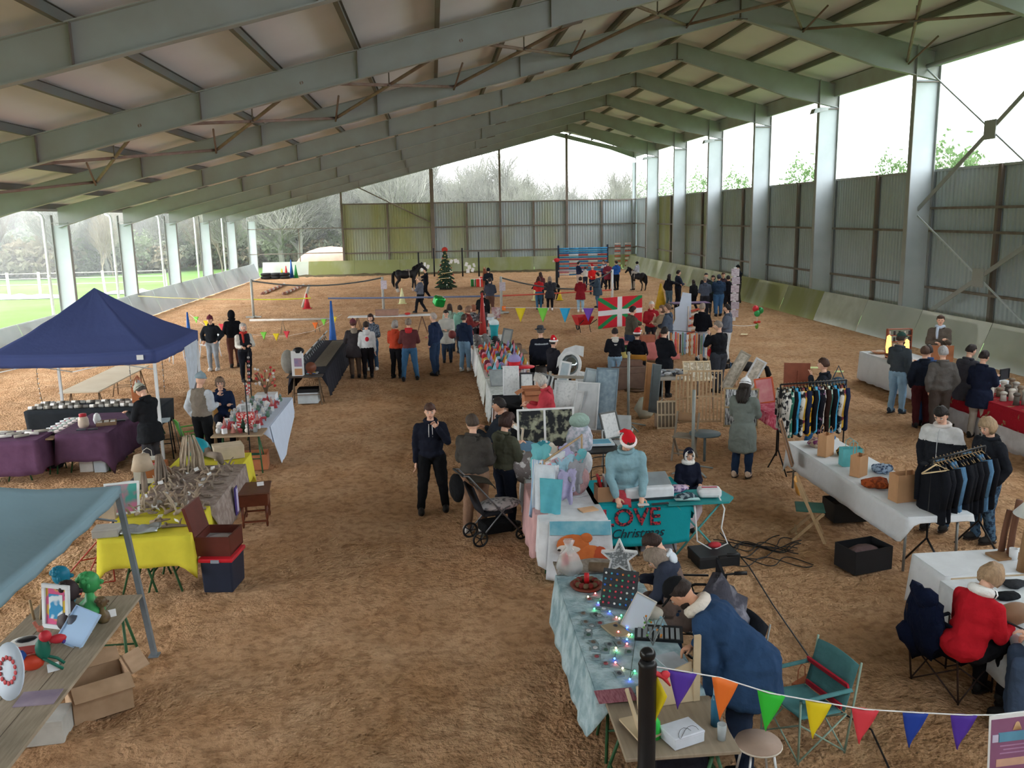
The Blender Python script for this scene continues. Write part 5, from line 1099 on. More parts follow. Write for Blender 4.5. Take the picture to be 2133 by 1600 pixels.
drift = [mat('a3917f', .9, c2='8a7a6a', scale=9), mat('b5a693', .9, c2='9c8c7a', scale=9), mat('8d8075', .9, c2='776b60', scale=9)]
def driftwood(i, loc, L, label, upright=False, tagp=True, grp=None):
    rd = random.Random(i); t = thing('driftwood_piece', label, 'driftwood', loc, rd.uniform(0, 6), grp); q = MB(); p = V((-L/2, 0, .03)) if not upright else V((0, 0, 0)); d = V((1, 0, .1)) if not upright else V((.1, 0, 1)); pts = [p]; 
    for k in range(5): d = (d+V((rd.uniform(-.3, .3), rd.uniform(-.5, .5), rd.uniform(-.15, .2)))).normalized(); p = p+d*L/5; p.z = max(.02, p.z); pts.append(p.copy())
    q.tube(pts, [.022, .028, .024, .02, .016, .008], 7)
    for k in (1, 3): b = pts[k]; e = b+V((rd.uniform(-.1, .1), rd.uniform(-.12, .12), rd.uniform(.03, .12))); q.tube([b, (b+e)/2+V((0, 0, .02)), e], [.016, .012, .006], 6)
    q.build('branch', drift[i % 3], t)
    if tagp: q = MB(); q.box((0, .05, .07), (.07, .004, .05), rot=(.5, .2, rd.uniform(-1, 1))); q.build('price_tag', PAPER, t)
    return t
for i in range(42):
    u, v = i % 6, i//6; x = -3.97+.155*u+rr.uniform(-.02, .02); y = 11.0+.31*v+rr.uniform(-.04, .04)
    driftwood(i, (x, y, .765), rr.uniform(.16, .3), 'grey driftwood piece, %s from left in row %s of the table' % (ORD[u], ORD[v]), False, i % 2 == 0, 'driftwood pieces laid on the table')
def bundle(label, loc, h, r, n, seed):
    rd = random.Random(seed); t = thing('driftwood_lamp', label, 'lamp', loc); q = MB()
    for k in range(n): a = 2*PI*k/n+rd.uniform(-.2, .2); r2 = r*rd.uniform(.5, 1); q.tube([(r2*math.cos(a), r2*math.sin(a), 0), (r2*.85*math.cos(a+.2), r2*.85*math.sin(a+.2), h*.5), (r*.35*math.cos(a+.3), r*.35*math.sin(a+.3), h)], [.014, .016, .009], 5)
    q.build('stick_bundle', drift[seed % 3], t); return t
bundle('tall cone-shaped bundle of driftwood sticks at the far end of the driftwood table', (-3.75, 13.05, .765), .52, .22, 30, 1); bundle('narrow upright bundle of driftwood sticks left of the tall cone bundle', (-4.0, 12.4, .765), .42, .1, 18, 2)
t = bundle('driftwood table lamp with pale brown shade on the driftwood stall', (-4.1, 12.0, .765), .34, .04, 8, 5); q = MB(); q.lathe((0, 0, .33), [(.15, 0), (.10, .2)], 18); solidify(q.build('lamp_shade', mat('b5a48f', .8), t), .004)
for i in range(6): driftwood(100+i, (-3.85+.12*i, 11.15+.05*(i % 3), .765), .3, 'upright forked driftwood figure, %s from the left at the near edge of the pink cloth' % ORD[i], True, True, 'upright driftwood figures')
q = MB(); q.tube([(-.25, 0, .06), (.1, .02, .09), (.35, -.05, .05)], [.05, .06, .04], 8); q.ball((-.3, 0, .09), (.12, .09, .08), 10); one(q, 'driftwood_log', drift[2], 'thick driftwood log slanting at the back of the stall', 'driftwood', (-3.5, 13.45, .78), -.9)
q = MB(); q.box((0, 0, .17), (.17, .14, .34)); q.box((0, -.075, .3), (.12, .006, .1), mi=1); one(q, 'sign_block', [mat('a19384', .8), PAPER], 'wooden block with white card at the near left corner of the driftwood stall', 'sign', (-4.2, 10.95, .765))
q = MB(); q.grid(lambda u, v: ((u-.5)*.42, (v-.5)*.28, .03+.03*math.sin(9*u)*math.sin(7*v)), 14, 10); o = one(q, 'silver_tray', mat('b9c3cb', .25, metal=.5), 'crumpled silver wrapped tray at the near edge of the yellow cloth', 'tray', (-3.65, 10.42, .757), .1); solidify(o, .02)
box_closed('grey book-shaped box on the yellow cloth by the gazebo leg', (-4.02, 10.35, .757), (.3, .24, .1), .1, mat('a8a7a2', .7), 'book_box')
driftwood(200, (-3.25, 10.5, .757), .35, 'pale driftwood piece with price tag at the right near corner of the yellow cloth'); driftwood(201, (-3.5, 10.7, .757), .25, 'forked white driftwood piece with tag on the near yellow cloth')
box_closed('cream printed cardboard box at the far right end of the driftwood table', (-3.35, 13.7, .765), (.46, .36, .2), .35, mat('c3b49c', .8), 'cardboard_box')
q = MB(); q.ball((0, 0, .14), (.22, .2, .14), 10); one(q, 'plastic_bag', mat('1f96a8', .4), 'turquoise plastic bag behind the driftwood table', 'bag', (-3.85, 13.8, .76))
bag('white woven tote bag left behind the driftwood table', (-4.45, 13.2, .55), .34, .24, .38, .1, mat('cfcdc3', .8)); box_open('open brown box with red roll left of the driftwood bundles', (-4.2, 12.85, .755), (.3, .26, .2), .1, mat('9c5f38', .8), False, mat('d8506a', .6))
tub('white_bucket', 'white bucket beside the woven tote bag', (-4.45, 12.3, .6), .16, .18, .2, WHT)
table('small dark table behind the driftwood stall carrying the tote bag', -4.75, -4.2, 12.0, 13.5, .57, BLK, BLK)
# red wire rack and poster behind the pale gazebo
t = thing('red_wire_trestle', 'thin red metal trestle frame left of the yellow table', 'trestle', (-4.55, 10.6, 0)); rw = mat('a8392c', .5); q = MB()
for a, b in (((.45, 0, .75), (-.25, -.1, 0)), ((.45, 0, .75), (.4, .15, 0)), ((.45, 0, .75), (.15, -.35, 0)), ((-.25, -.1, 0), (.4, .15, 0)), ((.1, -.05, .37), (.42, .08, .37)), ((.42, .08, .37), (.3, -.17, .37))): q.tube([a, b], .009, 5)
q.build('wire_frame', rw, t)
picture('white card with pink and turquoise splash picture behind the gazebo leg', (-4.05, 10.95, .80), .42, .42, (-.5, 0, .2), 'dfe4e6', mat('c77a96', .6, c2='4fa39a', scale=3, thr=(.45, .55)), .03)
# suitcase-like box and crate, side table
t = thing('storage_box', 'dark blue lidded storage box with red rim right of the yellow stall', 'box', (-2.72, 10.42, 0), -.12); q = MB(); q.box((0, 0, .2), (.36, .44, .4), taper=1.06); bevel(q.build('bin', mat('20283a', .5), t), .02); q = MB(); q.box((0, 0, .42), (.42, .5, .05)); bevel(q.build('rim', mat('c2202e', .4), t), .015); q = MB(); q.box((.0, -.25, .415), (.1, .02, .04)); q.build('clip', mat('8a93a0', .4), t)
t = thing('record_box', 'open brown record player case standing on the blue storage box', 'box', (-2.76, 10.5, .445), -.12); br = mat('5c2c24', .45); q = MB()
for c, d in (((0, -.22, .12), (.42, .02, .24)), ((0, .22, .12), (.42, .02, .24)), ((-.2, 0, .12), (.02, .44, .24)), ((.2, 0, .12), (.02, .44, .24)), ((0, 0, .01), (.42, .44, .02))): q.box(c, d)
q.build('case', br, t); q = MB(); q.box((0, 0, .13), (.38, .4, .02)); q.ball((0, 0, .14), (.16, .17, .015), 14, 1); q.build('turntable', [mat('9a9ca0', .4), mat('c9ccd0', .3)], t); q = MB(); q.box((-.27, 0, .4), (.04, .46, .42), rot=(0, -.25, 0)); q.build('open_lid', [br], t); q = MB(); q.box((-.30, 0, .44), (.012, .3, .3), rot=(0, -.25, 0)); q.build('lid_stripe', mat('cfc6bc', .5), t)
t = thing('side_table', 'small reddish brown side table with drawer and turned legs', 'table', (-2.78, 12.75, 0), .12); mah = mat('5b2d1d', .4, c2='6d3a26', scale=6); q = MB(); q.box((0, 0, .52), (.46, .62, .025)); bevel(q.build('tabletop', mat('6a4534', .4), t), .008); q = MB(); q.box((0, 0, .42), (.4, .56, .18)); q.build('drawer_case', mah, t)
for sx in (-1, 1):
    for sy in (-1, 1): q = MB(); q.lathe((sx*.17, sy*.25, 0), [(.012, 0), (.022, .05), (.014, .1), (.022, .16), (.022, .33)], 8); q.build('leg', mah, t)
q = MB(); q.box((0, .25, .09), (.34, .025, .025)); q.box((0, -.25, .09), (.34, .025, .025)); q.box((-.17, 0, .09), (.025, .5, .025)); q.box((.17, 0, .09), (.025, .5, .025)); q.build('stretcher', mah, t)
q = MB(); q.box((0, 0, .03), (.1, .01, .06), rot=(-.6, 0, 0)); one(q, 'price_card', PAPER, 'white price card on the brown side table', 'card', (-2.7, 12.8, .54), .3)
# --- plank table with sculptures
pl = mat('a89a86', .8, c2='8f8270', scale=5, stretch=(10, 1, 1), detail=6)
t = table('grey plank table with painted busts at the lower left corner', -4.0, -3.05, 4.4, 8.55, .75, pl, GRN_T, inset=.2)
q = MB(); [q.box((x, 0, .7505-.0), (.004, 4.14, .003)) for x in (-.24, 0, .24)]; q.build('plank_gap', mat('5c5145', .9), t)
def bust(label, loc, rz, m_, s=1., mh=None, hairs=True, base=True, tilt=0):
    t = thing('sculpted_bust', label, 'sculpture', loc, rz); q = MB(); q.lathe((0, 0, 0), [(.13*s, 0), (.16*s, .05*s), (.14*s, .12*s), (.06*s, .18*s), (.045*s, .25*s)], 16)
    q.v = [(v[0]*1.25, v[1]*.75, v[2]) for v in q.v]; q.ball((0, .01*s, .33*s), (.075*s, .09*s, .105*s), 14); q.ball((0, .1*s, .32*s), (.014*s, .03*s, .025*s), 8); [q.ball((x*s, 0, .32*s), (.012*s, .02*s, .03*s), 6) for x in (-.075, .075)]; q.ball((0, .085*s, .265*s), (.03*s, .02*s, .01*s), 6)
    q.build('bust_body', m_, t)
    if hairs:
        q = MB()
        rd = random.Random(4)
        for k in range(16): a = k*2.39; r_ = (k/16)**.5; q.ball((.06*s*r_*math.cos(a), (.06*r_*math.sin(a)-.02)*s, (.41-.05*r_*r_)*s), .032*s, 7)
        q.build('hair', mh or m_, t)
    return t
gp = mat('3a9455', .4, c2='4fae6a', scale=5); tp_ = gz(200, 1290, .75)
bust('large bright green painted bust with curly hair on the plank table', gz(192, 1285, .75), R(-70), gp, 1.05)
bust('dark brown angular bust in front of the turquoise head', gz(150, 1300, .75), R(-80), mat('3a2f33', .6), 1.0, mat('2f2528', .6)); bust('turquoise blue painted head behind the dark angular bust', gz(133, 1262, .75), R(-80), mat('1c7a9a', .4, c2='2488a8'), .95)
bust('small bronze-brown grinning head in front of the green bust', gz(215, 1292, .75), R(-60), mat('5a4330', .4, c2='7a6a48', scale=8), .55)
q = MB(); q.lathe((0, 0, 0), [(.07, 0), (.09, .08), (.07, .16), (.05, .2)], 12); one(q, 'clay_pot', mat('4c525e', .6, c2='6b7180'), 'grey-blue clay form below the dark bust', 'sculpture', gz(160, 1322, .75))
for (p, lab) in (((232, 1285), 'white folded price card beside the bronze-brown head'), ((180, 1320), 'white price card beside the grey-blue clay form'), ((112, 1398), 'white price card in front of the papier-mache bird')): q = MB(); q.box((0, 0, .035), (.09, .008, .07), rot=(-.35, 0, 0)); one(q, 'price_card', PAPER, lab, 'card', gz(p[0], p[1], .75), .5)
pop = mat('d85a8a', .6, c2='d8b23a', scale=5, thr=(.48, .52), detail=1)
picture('white framed picture of bright pink, yellow and blue shapes standing on the plank table', gz(118, 1310, .75), .3, .42, (-.12, 0, -.35), 'dfe3e8', pop, .04, mat2=mat('2f8fc0', .6, c2='d9e4ea', scale=8, thr=(.5, .55), detail=1))
picture('pale blue board leaning below the bright picture', gz(140, 1345, .75), .3, .34, (-.75, .15, -.5), 'a9c3e0', mat('a9c8ea', .5, var=.02), .01, name='blue_board')
q = MB(); q.tube([(0, 0, 0), (.03, 0, .2)], .012, 6); q.tube([(-.06, 0, 0), (-.08, 0, .2)], .012, 6); one(q, 'wooden_stake', WOOD, 'pair of thin wooden stakes behind the bright picture', 'stake', gz(85, 1290, .75))
q = MB(); q.ball((0, 0, .05), (.15, .1, .05), 12); q.ball((.01, -.02, .09), (.09, .06, .015), 10, 1); one(q, 'painted_shell', [mat('cfcdc8', .5), mat('1f1f24', .4)], 'white dish with black inside left on the plank table', 'dish', gz(55, 1350, .75), .3)
q = MB(); q.box((0, 0, .05), (.26, .14, .1)); one(q, 'red_box', mat('9c2f2c', .6), 'dark red box behind the papier-mache bird', 'box', gz(40, 1378, .75), .2)
t = thing('papier_mache_bird', 'painted papier-mache bird in red, green and blue with a big red beak', 'sculpture', gz(95, 1398, .75), R(-75)); q = MB(); q.ball((0, 0, .2), (.05, .06, .1), 12); q.build('torso', mat('1f6a58', .5), t); q = MB(); q.ball((0, .03, .31), (.05, .05, .05), 12); q.ball((0, .12, .27), (.04, .07, .04), 10); q.build('beak', mat('c83340', .5), t)
q = MB(); q.ball((0, .16, .25), (.03, .02, .03), 8); q.build('nose', mat('4a3a90', .5), t); q = MB(); q.ball((0, -.09, .1), (.07, .1, .07), 10); q.build('tail', mat('c9452c', .5), t); q = MB(); q.ball((0, -.17, .16), (.05, .05, .06), 8); q.build('wing', mat('2450a0', .5), t)
for s_ in (-1, 1): q = MB(); q.tube([(s_*.03, 0, .13), (s_*.06, .09, .07), (s_*.05, .14, .02)], .013, 6); q.build('leg', mat('1f6a58', .5), t)
q = MB(); q.tube([(0, 0, .36), (0, -.04, .45)], .015, 6); q.ball((0, 0, .38), .03, 6); q.build('crest', mat('b86a58', .5), t)
t = thing('wreath_plate', 'large pale oval board with painted red wreath at the left edge', 'picture', gz(15, 1462, .75), rot=(-.2, 0, -.5)); q = MB(); q.lathe((0, 0, .24), [(.17, -.006), (.17, .006)], 24, rot=(R(90), 0, 0)); q.v = [(v[0], v[1], .24+(v[2]-.24)*1.35) for v in q.v]; q.build('board', mat('cfdbea', .5, var=.02), t)
q = MB(); [q.ball((.09*math.cos(a), -.014, .25+.1*math.sin(a)), (.02, .004, .02), 6) for a in [2*PI*k/14 for k in range(14)]]; q.build('painted_wreath', mat('c24a50', .6), t)
bk = ['c8503c', 'd8c8a8', '4f93c0', '7fb8c8', 'b83a34', 'd9d4c8', '2a3550']
for i, c in enumerate(bk):
    t = thing('book', ['orange red', 'cream', 'mid blue', 'pale turquoise', 'dark red', 'off-white', 'navy'][6-i]+' book in the stack by the oval board', 'book', (-3.72+.01*i, 6.0-.02*i, .75+.034*i), .5+.06*i, 'books stacked by the oval board'); q = MB(); q.box((0, 0, .017), (.24, .34, .032)); q.build('cover', mat(bk[6-i], .6), t); q = MB(); q.box((.004, 0, .017), (.236, .344, .024)); q.build('pages', PAPER, t)
q = MB(); q.box((0, 0, .004), (.3, .22, .008)); one(q, 'leaflet', mat('8d7f96', .4, c2='a89aa8', scale=5), 'glossy mauve leaflet lying flat on the plank table', 'leaflet', gz(80, 1455, .75), .05)
q = MB(); q.box((0, 0, .004), (.14, .24, .008)); one(q, 'paper_sheet', mat('b9c8e0', .6), 'pale blue sheet at the lower left corner of the plank table', 'paper', (-3.75, 5.5, .752), .2)
box_open('open white and brown cardboard box with flaps up under the plank table', (-3.25, 7.75, 0), (.5, .42, .34), .55, mat('b5987c', .85, c2='a08468'), True)
box_closed('white printed carton beside the open box under the plank table', (-3.55, 7.3, 0), (.4, .3, .22), .1, mat('b9b9b4', .8), 'cardboard_box')
# ================================================================ central row of stalls
# --- gnome table
table('long trestle table of the gnome stall in the central row', 1.1, 2.15, 19.75, 27.3, .75, PLY, GRN_T)
cloth('white cloth over the far half of the gnome stall table', 1.07, 2.18, 23.3, 27.3, .76, (.5, .5, .4, .62), fab('e4e6e6', bump=.3, var=.03))
cloth('white patterned cloth over the near half of the gnome stall table', 1.09, 2.18, 19.7, 23.2, .762, (.1, .5, .1, .7), fab('d9ddd8', 'c4c9c2', bump=.3, scale=10, thr=(.45, .6)))
cloth('pink and white runner at the near end of the gnome table', 1.12, 1.75, 19.9, 20.7, .768, (.03, .02, .02, .02), fab('d9b9c0', 'e6dadc', scale=12), ripple=.004, name='table_runner')
gcol = [('red', 'b8303a'), ('grey', '9aa0a6'), ('gold', 'c9a04a'), ('dark green', '2f5a48'), ('white', 'dfe1e3'), ('sky blue', '8fc0d8'), ('maroon', '6b2434'), ('navy', '2a3252'), ('pink', 'd98a98'), ('orange', 'd0703a'), ('teal', '2f9aa0'), ('lilac', '9a90c8')]
def gnome(label, loc, c1, c2, s=1., rz=0, group=None, kind=0):
    t = thing('felt_gnome', label, 'gnome', loc, rz, group); q = MB(); q.lathe((0, 0, 0), [(.06*s, 0), (.075*s, .04*s), (.06*s, .11*s), (.03*s, .14*s)], 10); q.build('torso', mat(c2, .85), t)
    q = MB(); q.lathe((0, 0, .12*s), [(.07*s, 0), (.05*s, .05*s), (.025*s, .13*s), (.008*s, .20*s)] if kind % 3 else [(.068*s, 0), (.066*s, .05*s), (.04*s, .09*s), (.001, .1*s)], 10); q.v = [(v[0]+.35*(v[2]-.12*s)**2/s, v[1], v[2]) for v in q.v]; q.build('pointed_hat', mat(c1, .85), t)
    q = MB(); q.lathe((0, -.05*s, .02*s), [(.0, 0), (.03*s, .04*s), (.045*s, .10*s)], 8); q.build('beard', mat('dcdad6' if kind % 2 else 'b9a58f', .9), t); q = MB(); q.ball((0, -.075*s, .13*s), .014*s, 7); q.build('nose', mat('d9a58c', .7), t); return t
i = 0
for r_ in range(13):
    for c_ in range(9):
        x = 1.20+.108*c_+rr.uniform(-.02, .02); y = 20.0+.31*r_+rr.uniform(-.05, .05)
        if x > 2.12: continue
        nm, h1 = gcol[(i*5+r_) % 12]; nm2, h2 = gcol[(i*7+3) % 12]
        gnome('gnome with %s hat and %s body, row %s, place %s' % (nm, nm2, ORD[r_], ORD[c_]), (x, y, .768), h1, h2, .8+.35*((i*37 % 10)/10), rr.uniform(-.5, .5), 'gnomes on the gnome stall table', i); i += 1
for r_ in range(7):
    for c_ in range(3):
        q = MB(); q.lathe((0, 0, 0), [(.13, 0), (.12, .02), (.08, .035), (.07, .10), (.0, .12)], 14); q.ball((.05, -.05, .05), .02, 6, 1)
        one(q, 'felt_hat', [mat(['6f6a6c', '8b8a8c', '3a3a40'][c_], .9), mat('b8404a', .8)], '%s felt hat, %s from the near end of the hat rows' % (['mid grey', 'light grey', 'black'][c_], ORD[r_]), 'hat', (1.22+.27*c_, 24.6+.36*r_, .765), 0, 'felt hats on the gnome stall')
for k, (x, y, h, c, nm) in enumerate([(1.78, 19.95, .34, 'c8202c', 'bright red felt boot filled with purple tulle'), (1.74, 26.2, .45, '1f96a0', 'tall teal open paper bag')]):
    t = thing('red_boot' if k == 0 else 'paper_bag', nm+' on the gnome table', 'decoration', (x, y, .768)); q = MB(); q.lathe((0, 0, 0), [(.11, 0), (.11, h*.6), (.15, h)], 14); q.build('boot_shaft' if k == 0 else 'bag_body', mat(c, .7), t)
    q = MB(); q.ball((0, 0, h+.05), (.15, .13, .12), 12); q.build('tulle' if k == 0 else 'tissue', mat('9a93c8' if k == 0 else 'd5e4ea', .8), t)
q = MB(); q.lathe((0, 0, 0), [(.22, 0), (.235, .025), (.001, .03)], 20); q.tube([(0, 0, 0), (0, 0, -.25)], .02, 8, 1); one(q, 'round_stand', [mat('d02c38', .5), PAPER], 'flat red disc on a white foot at the near right of the gnome table', 'stand', (1.98, 19.6, 1.02))
t = thing('merchandise_tower', 'stack of white and pale boxes and bottles at the far end of the gnome table', 'stack', (1.7, 27.0, .765))
for k in range(7): q = MB(); q.box((.03*math.sin(k*2), 0, .05+.1*k), (.18, .16, .09), rz=k*.5); q.build('carton', mat(['d9dce0', 'b9c4cc', 'c8c0b8', 'a85a5a'][k % 4], .7), t)
picture('mirror leaning at the far right of the gnome table', (1.95, 24.8, .77), .3, .5, (-.25, .15, -.4), '6b6f72', mat('b9bfc2', .2, metal=.6), .04, name='tabletop_mirror', cat='mirror')
for p_, z_, lb in ((gz(1126, 690, 1.52), .6, 'brimmed hat'), (gz(1152, 713, 1.42), .58, 'festive hat at the gnome stall')): tub('stool', 'plain dark stool under the person in the '+lb, (p_.x, p_.y, 0), .17, .15, z_, mat('4a4340', .7), cat='stool')
box_open('low brown box behind the seated man at the gnome stall', (2.15, 25.2, .55), (.6, .4, .2), 0, mat('8a7264', .9), False); table('low crate table behind the seated man carrying a brown box', 1.95, 2.6, 24.7, 25.6, .55, mat('8a7a68', .8), mat('8a7a68', .8))
# tall red plastic post with notice beside the far end
cone('tall red plastic cone post at the far end of the gnome stall', (1.5, 28.2, 0), 2.0, .17, mat('a8302c', .5))
t = thing('notice_stand', 'white framed notice beside the tall red cone post', 'sign', (1.95, 28.3, 0)); q = MB(); q.box((0, 0, 1.35), (.28, .02, .36)); q.build('board', mat('d9d4d6', .6, c2='9a4a50', scale=10), t); q = MB(); q.tube([(0, 0, 0), (0, 0, 1.2)], .02, 6); q.build('stand_pole', GREY_T, t)
# --- picture stall (tables with frames and boxes)
table('trestle table of the picture stall in the central row', 1.12, 1.95, 14.6, 19.5, .75, mat('a09a90', .7), GRN_T)
cloth('white cloth on the far end of the picture stall table', 1.1, 1.97, 17.9, 19.55, .76, (.3, .5, .1, .68), fab('d5dada', 'b9c2bf', scale=14, thr=(.5, .6), bump=.3)); cloth('black cloth on the near half of the picture stall table', 1.12, 1.95, 14.6, 17.8, .762, (.35, .4, .2, .5), fab('1f2126', bump=.3))
gr = mat('8e9396', .5); sketch = mat('d9dcdd', .6, c2='b9bec0', scale=20, thr=(.5, .7)); flo = mat('23262a', .7, c2='9fa28c', scale=7, thr=(.48, .6), detail=6)
picture('white framed print with grey drawing leaning at the far end of the picture stall', (1.35, 18.75, .77), .42, .42, (-.7, 0, .1), gr, mat('a9b0b2', .5, c2='8b9496', scale=6), .02)
picture('white canvas print with pale drawing, left of the two upright white ones', (1.5, 17.7, .77), .34, .62, (-.35, 0, -.08), 'd9dbde', sketch, .03); picture('white framed print with a dark strip, right of the upright canvas', (1.78, 17.2, .77), .3, .56, (-.35, 0, -.08), '2a2b2e', sketch, .035)
for k in range(5): picture('dark edged frame, %s in the leaning file of frames at the picture stall' % ORD[k], (1.95+.035*k, 17.4-.03*k, .77), .5, .5, (-.3, 0, -1.25), '3a3d42' if k % 2 else 'b9bdc0', sketch, .03, group='file of leaning frames')
q = MB(); q.grid(lambda u, v: ((u-.5)*.8, (v-.5)*.5, .05+.04*math.sin(7*u)*math.sin(5*v)), 12, 8); solidify(one(q, 'black_garment', fab('17181b', bump=.9), 'crumpled black cloth thrown on the picture stall table', 'cloth', (1.5, 16.4, .78)), .03)
picture('tall blue seascape picture leaning against the left side of the picture stall', (1.03, 16.3, .02), .35, .95, (-.1, 0, -1.2), 'dfe2e4', mat('2f7aa8', .5, c2='8fc0d8', scale=5, thr=(.4, .65)), .03); picture('brown textured picture leaning next to the blue seascape', (1.08, 15.9, .02), .4, .9, (-.1, 0, -.9), '6b4a3a', mat('b59a90', .7, c2='9a8078', scale=8), .03)
for k in range(7): picture('pale frame stacked against the left of the picture stall, %s from far end' % ORD[k], (1.06+.03*k, 15.4-.13*k, .02), .5, .85, (-.14, 0, -1.3), ['c9bca8', 'd9d6cf', 'a8977f'][k % 3], sketch, .03, group='frames stacked against the picture stall')
box_open('open kraft box standing on the white box at the picture stall', (1.75, 15.9, .93), (.36, .26, .3), .1, mat('b57a58', .8), True); box_closed('glossy white box with round lock under the kraft box', (1.8, 15.6, .765), (.5, .42, .17), .05, mat('e3e5e8', .3), 'white_box')
PT = picture('large white framed double print of dark flowers near the picture stall', (1.82, 14.45, .32), 1.0, .86, (-.12, 0, .05), 'e3e5e6', flo, .035, mat2=None)
q = MB(); q.box((-.02, -.012, .43), (.035, .03, .82)); q.build('frame_bar', PAPER, PT)
dk = mat('4a4f52', .7)
for k, (p, w_, h, c, ar, lab) in enumerate([((1165, 795), .26, .72, 'dfe1e3', mat('b9c4ca', .5, c2='9fb0ba', scale=6), 'narrow white frame with blue-grey print, left on the mirror rack'), ((1190, 850), .18, .8, 'c3c6c8', mat('cdd1d3', .5), 'tall slim pale board on the mirror rack'), ((1215, 835), .28, .85, '8f9aa0', mat('9fb0b8', .5, c2='b9c4ca', scale=7), 'long grey-blue framed panel on the mirror rack'), ((1205, 800), .3, .55, 'd4d7d9', sketch, 'small white framed print at the right of the mirror rack')]):
    g0 = gz(p[0], p[1]+60, .1); picture(lab, (g0.x, g0.y, .12+.28*(k != 1)), w_, h*1.15, (-.28, .16, -.35), c, ar, .04)
t = thing('round_mirror', 'round white-framed mirror below a pale curved crest on the mirror rack', 'mirror', gz(1185, 790, .6), rot=(-.25, .05, -.3)); q = MB(); q.tube([(.24*math.cos(a), 0, .35+.28*math.sin(a)) for a in [2*PI*k/24 for k in range(25)]], .04, 8, cap=False); q.build('frame', mat('d3d5d6', .5), t); q = MB(); q.lathe((0, 0, .35), [(.23, -.01), (.23, .01)], 24, rot=(R(90), 0, 0)); q.v = [(v[0], v[1], .35+(v[2]-.35)*1.16) for v in q.v]; q.build('mirror_glass', mat('8f999c', .08, metal=.9), t)
q = MB(); q.prism([(-.32, .25), (-.3, .5), (-.15, .72), (.1, .82), (.3, .8), (.3, .55), (.1, .62), (-.12, .55)], -.02, .02, rot=(R(90), 0, 0)); q.build('crest', mat('c9ccce', .5), t)
t = thing('mirror_rack', 'wooden rack of slats behind the leaning mirrors and frames', 'rack', (2.75, 18.4, 0), -.35); q = MB()
for s_ in (-1, 1): q.bar((s_*.4, 0, 0), (s_*.4, .25, 1.05), .05, .05); q.bar((s_*.4, .6, 0), (s_*.4, .25, 1.05), .05, .05)
for z in (.35, .65, .95): q.bar((-.42, z*.23-.02, z), (.42, z*.23-.02, z), .04, .06)
q.build('slats', mat('9a948a', .7), t)
for k, (x, y, w_, h, lab, c, ar) in enumerate([(2.45, 16.9, .48, .95, 'large pale canvas with faint drawing, left of the pair', 'd5d9db', sketch), (2.85, 16.6, .48, .95, 'large pale canvas with faint drawing, right of the pair', 'cfd4d7', mat('c9ced1', .6, c2='b3babf', scale=5)), (3.2, 16.5, .45, 1.25, 'tall blue-grey textured board right of the two canvases', '6b7c88', mat('8fa3b0', .6, c2='6f8492', scale=12)), (2.1, 17.3, .35, .7, 'small pale framed print left of the two canvases', 'cdd0d3', sketch)]):
    picture(lab+' at the mirror rack', (x, y, .25), w_, h, (-.35, .0, -.42), c, ar, .03)
t = thing('canvas_easel_table', 'low table carrying the leaning canvases right of the picture stall', 'table', (2.7, 16.95, 0), -.4); q = MB(); q.box((0, 0, .22), (1.5, .5, .04)); q.build('tabletop', mat('b5a08c', .7), t); q = MB(); [q.box((sx*.7, sy*.2, .1), (.04, .04, .2)) for sx in (-1, 1) for sy in (-1, 1)]; q.build('leg_frame', WOOD, t)
plastic_chair('pale plastic chair stacked with frames right of the flower print', (3.15, 14.9, 0), R(160), mat('b5bbbd', .6)); picture('dark framed print on the pale plastic chair', (3.1, 15.0, .46), .4, .5, (-.35, 0, .5), '5c605f', sketch, .03)
box_closed('brown stacked cartons behind the mirror rack', (4.9, 22.0, 0), (.9, .7, .55), .1, mat('7d675c', .9), 'cardboard_box'); box_closed('flat brown carton on the stacked cartons', (4.95, 22.1, .56), (.7, .5, .14), -.1, mat('85695c', .9), 'cardboard_box')
q = MB(); q.tube([(0, 0, 0), (-.25, -.1, .0), (-.5, .05, .02)], .03, 6); q.tube([(.1, .2, .0), (-.3, .15, .03)], .025, 6); q.tube([(-.4, .3, 0), (.3, -.2, .05)], .02, 6); one(q, 'firewood', mat('7a6454', .9), 'loose sticks on the sand right of the brown cartons', 'sticks', (5.2, 21.3, .03))
t = thing('litter_bin', 'yellow paper litter bin with dark green bag top', 'bin', (5.2, 24.2, 0)); q = MB(); q.lathe((0, 0, 0), [(.22, 0), (.25, .65)], 16); q.build('bin_body', mat('b8a860', .7), t); q = MB(); q.lathe((0, 0, .62), [(.26, 0), (.30, .12), (.2, .06), (.15, -.1)], 16); q.v = [(v[0], v[1], v[2]+.04*math.sin(6*v[0]*5)) for v in q.v]; q.build('bin_bag', mat('2c5a34', .4), t)
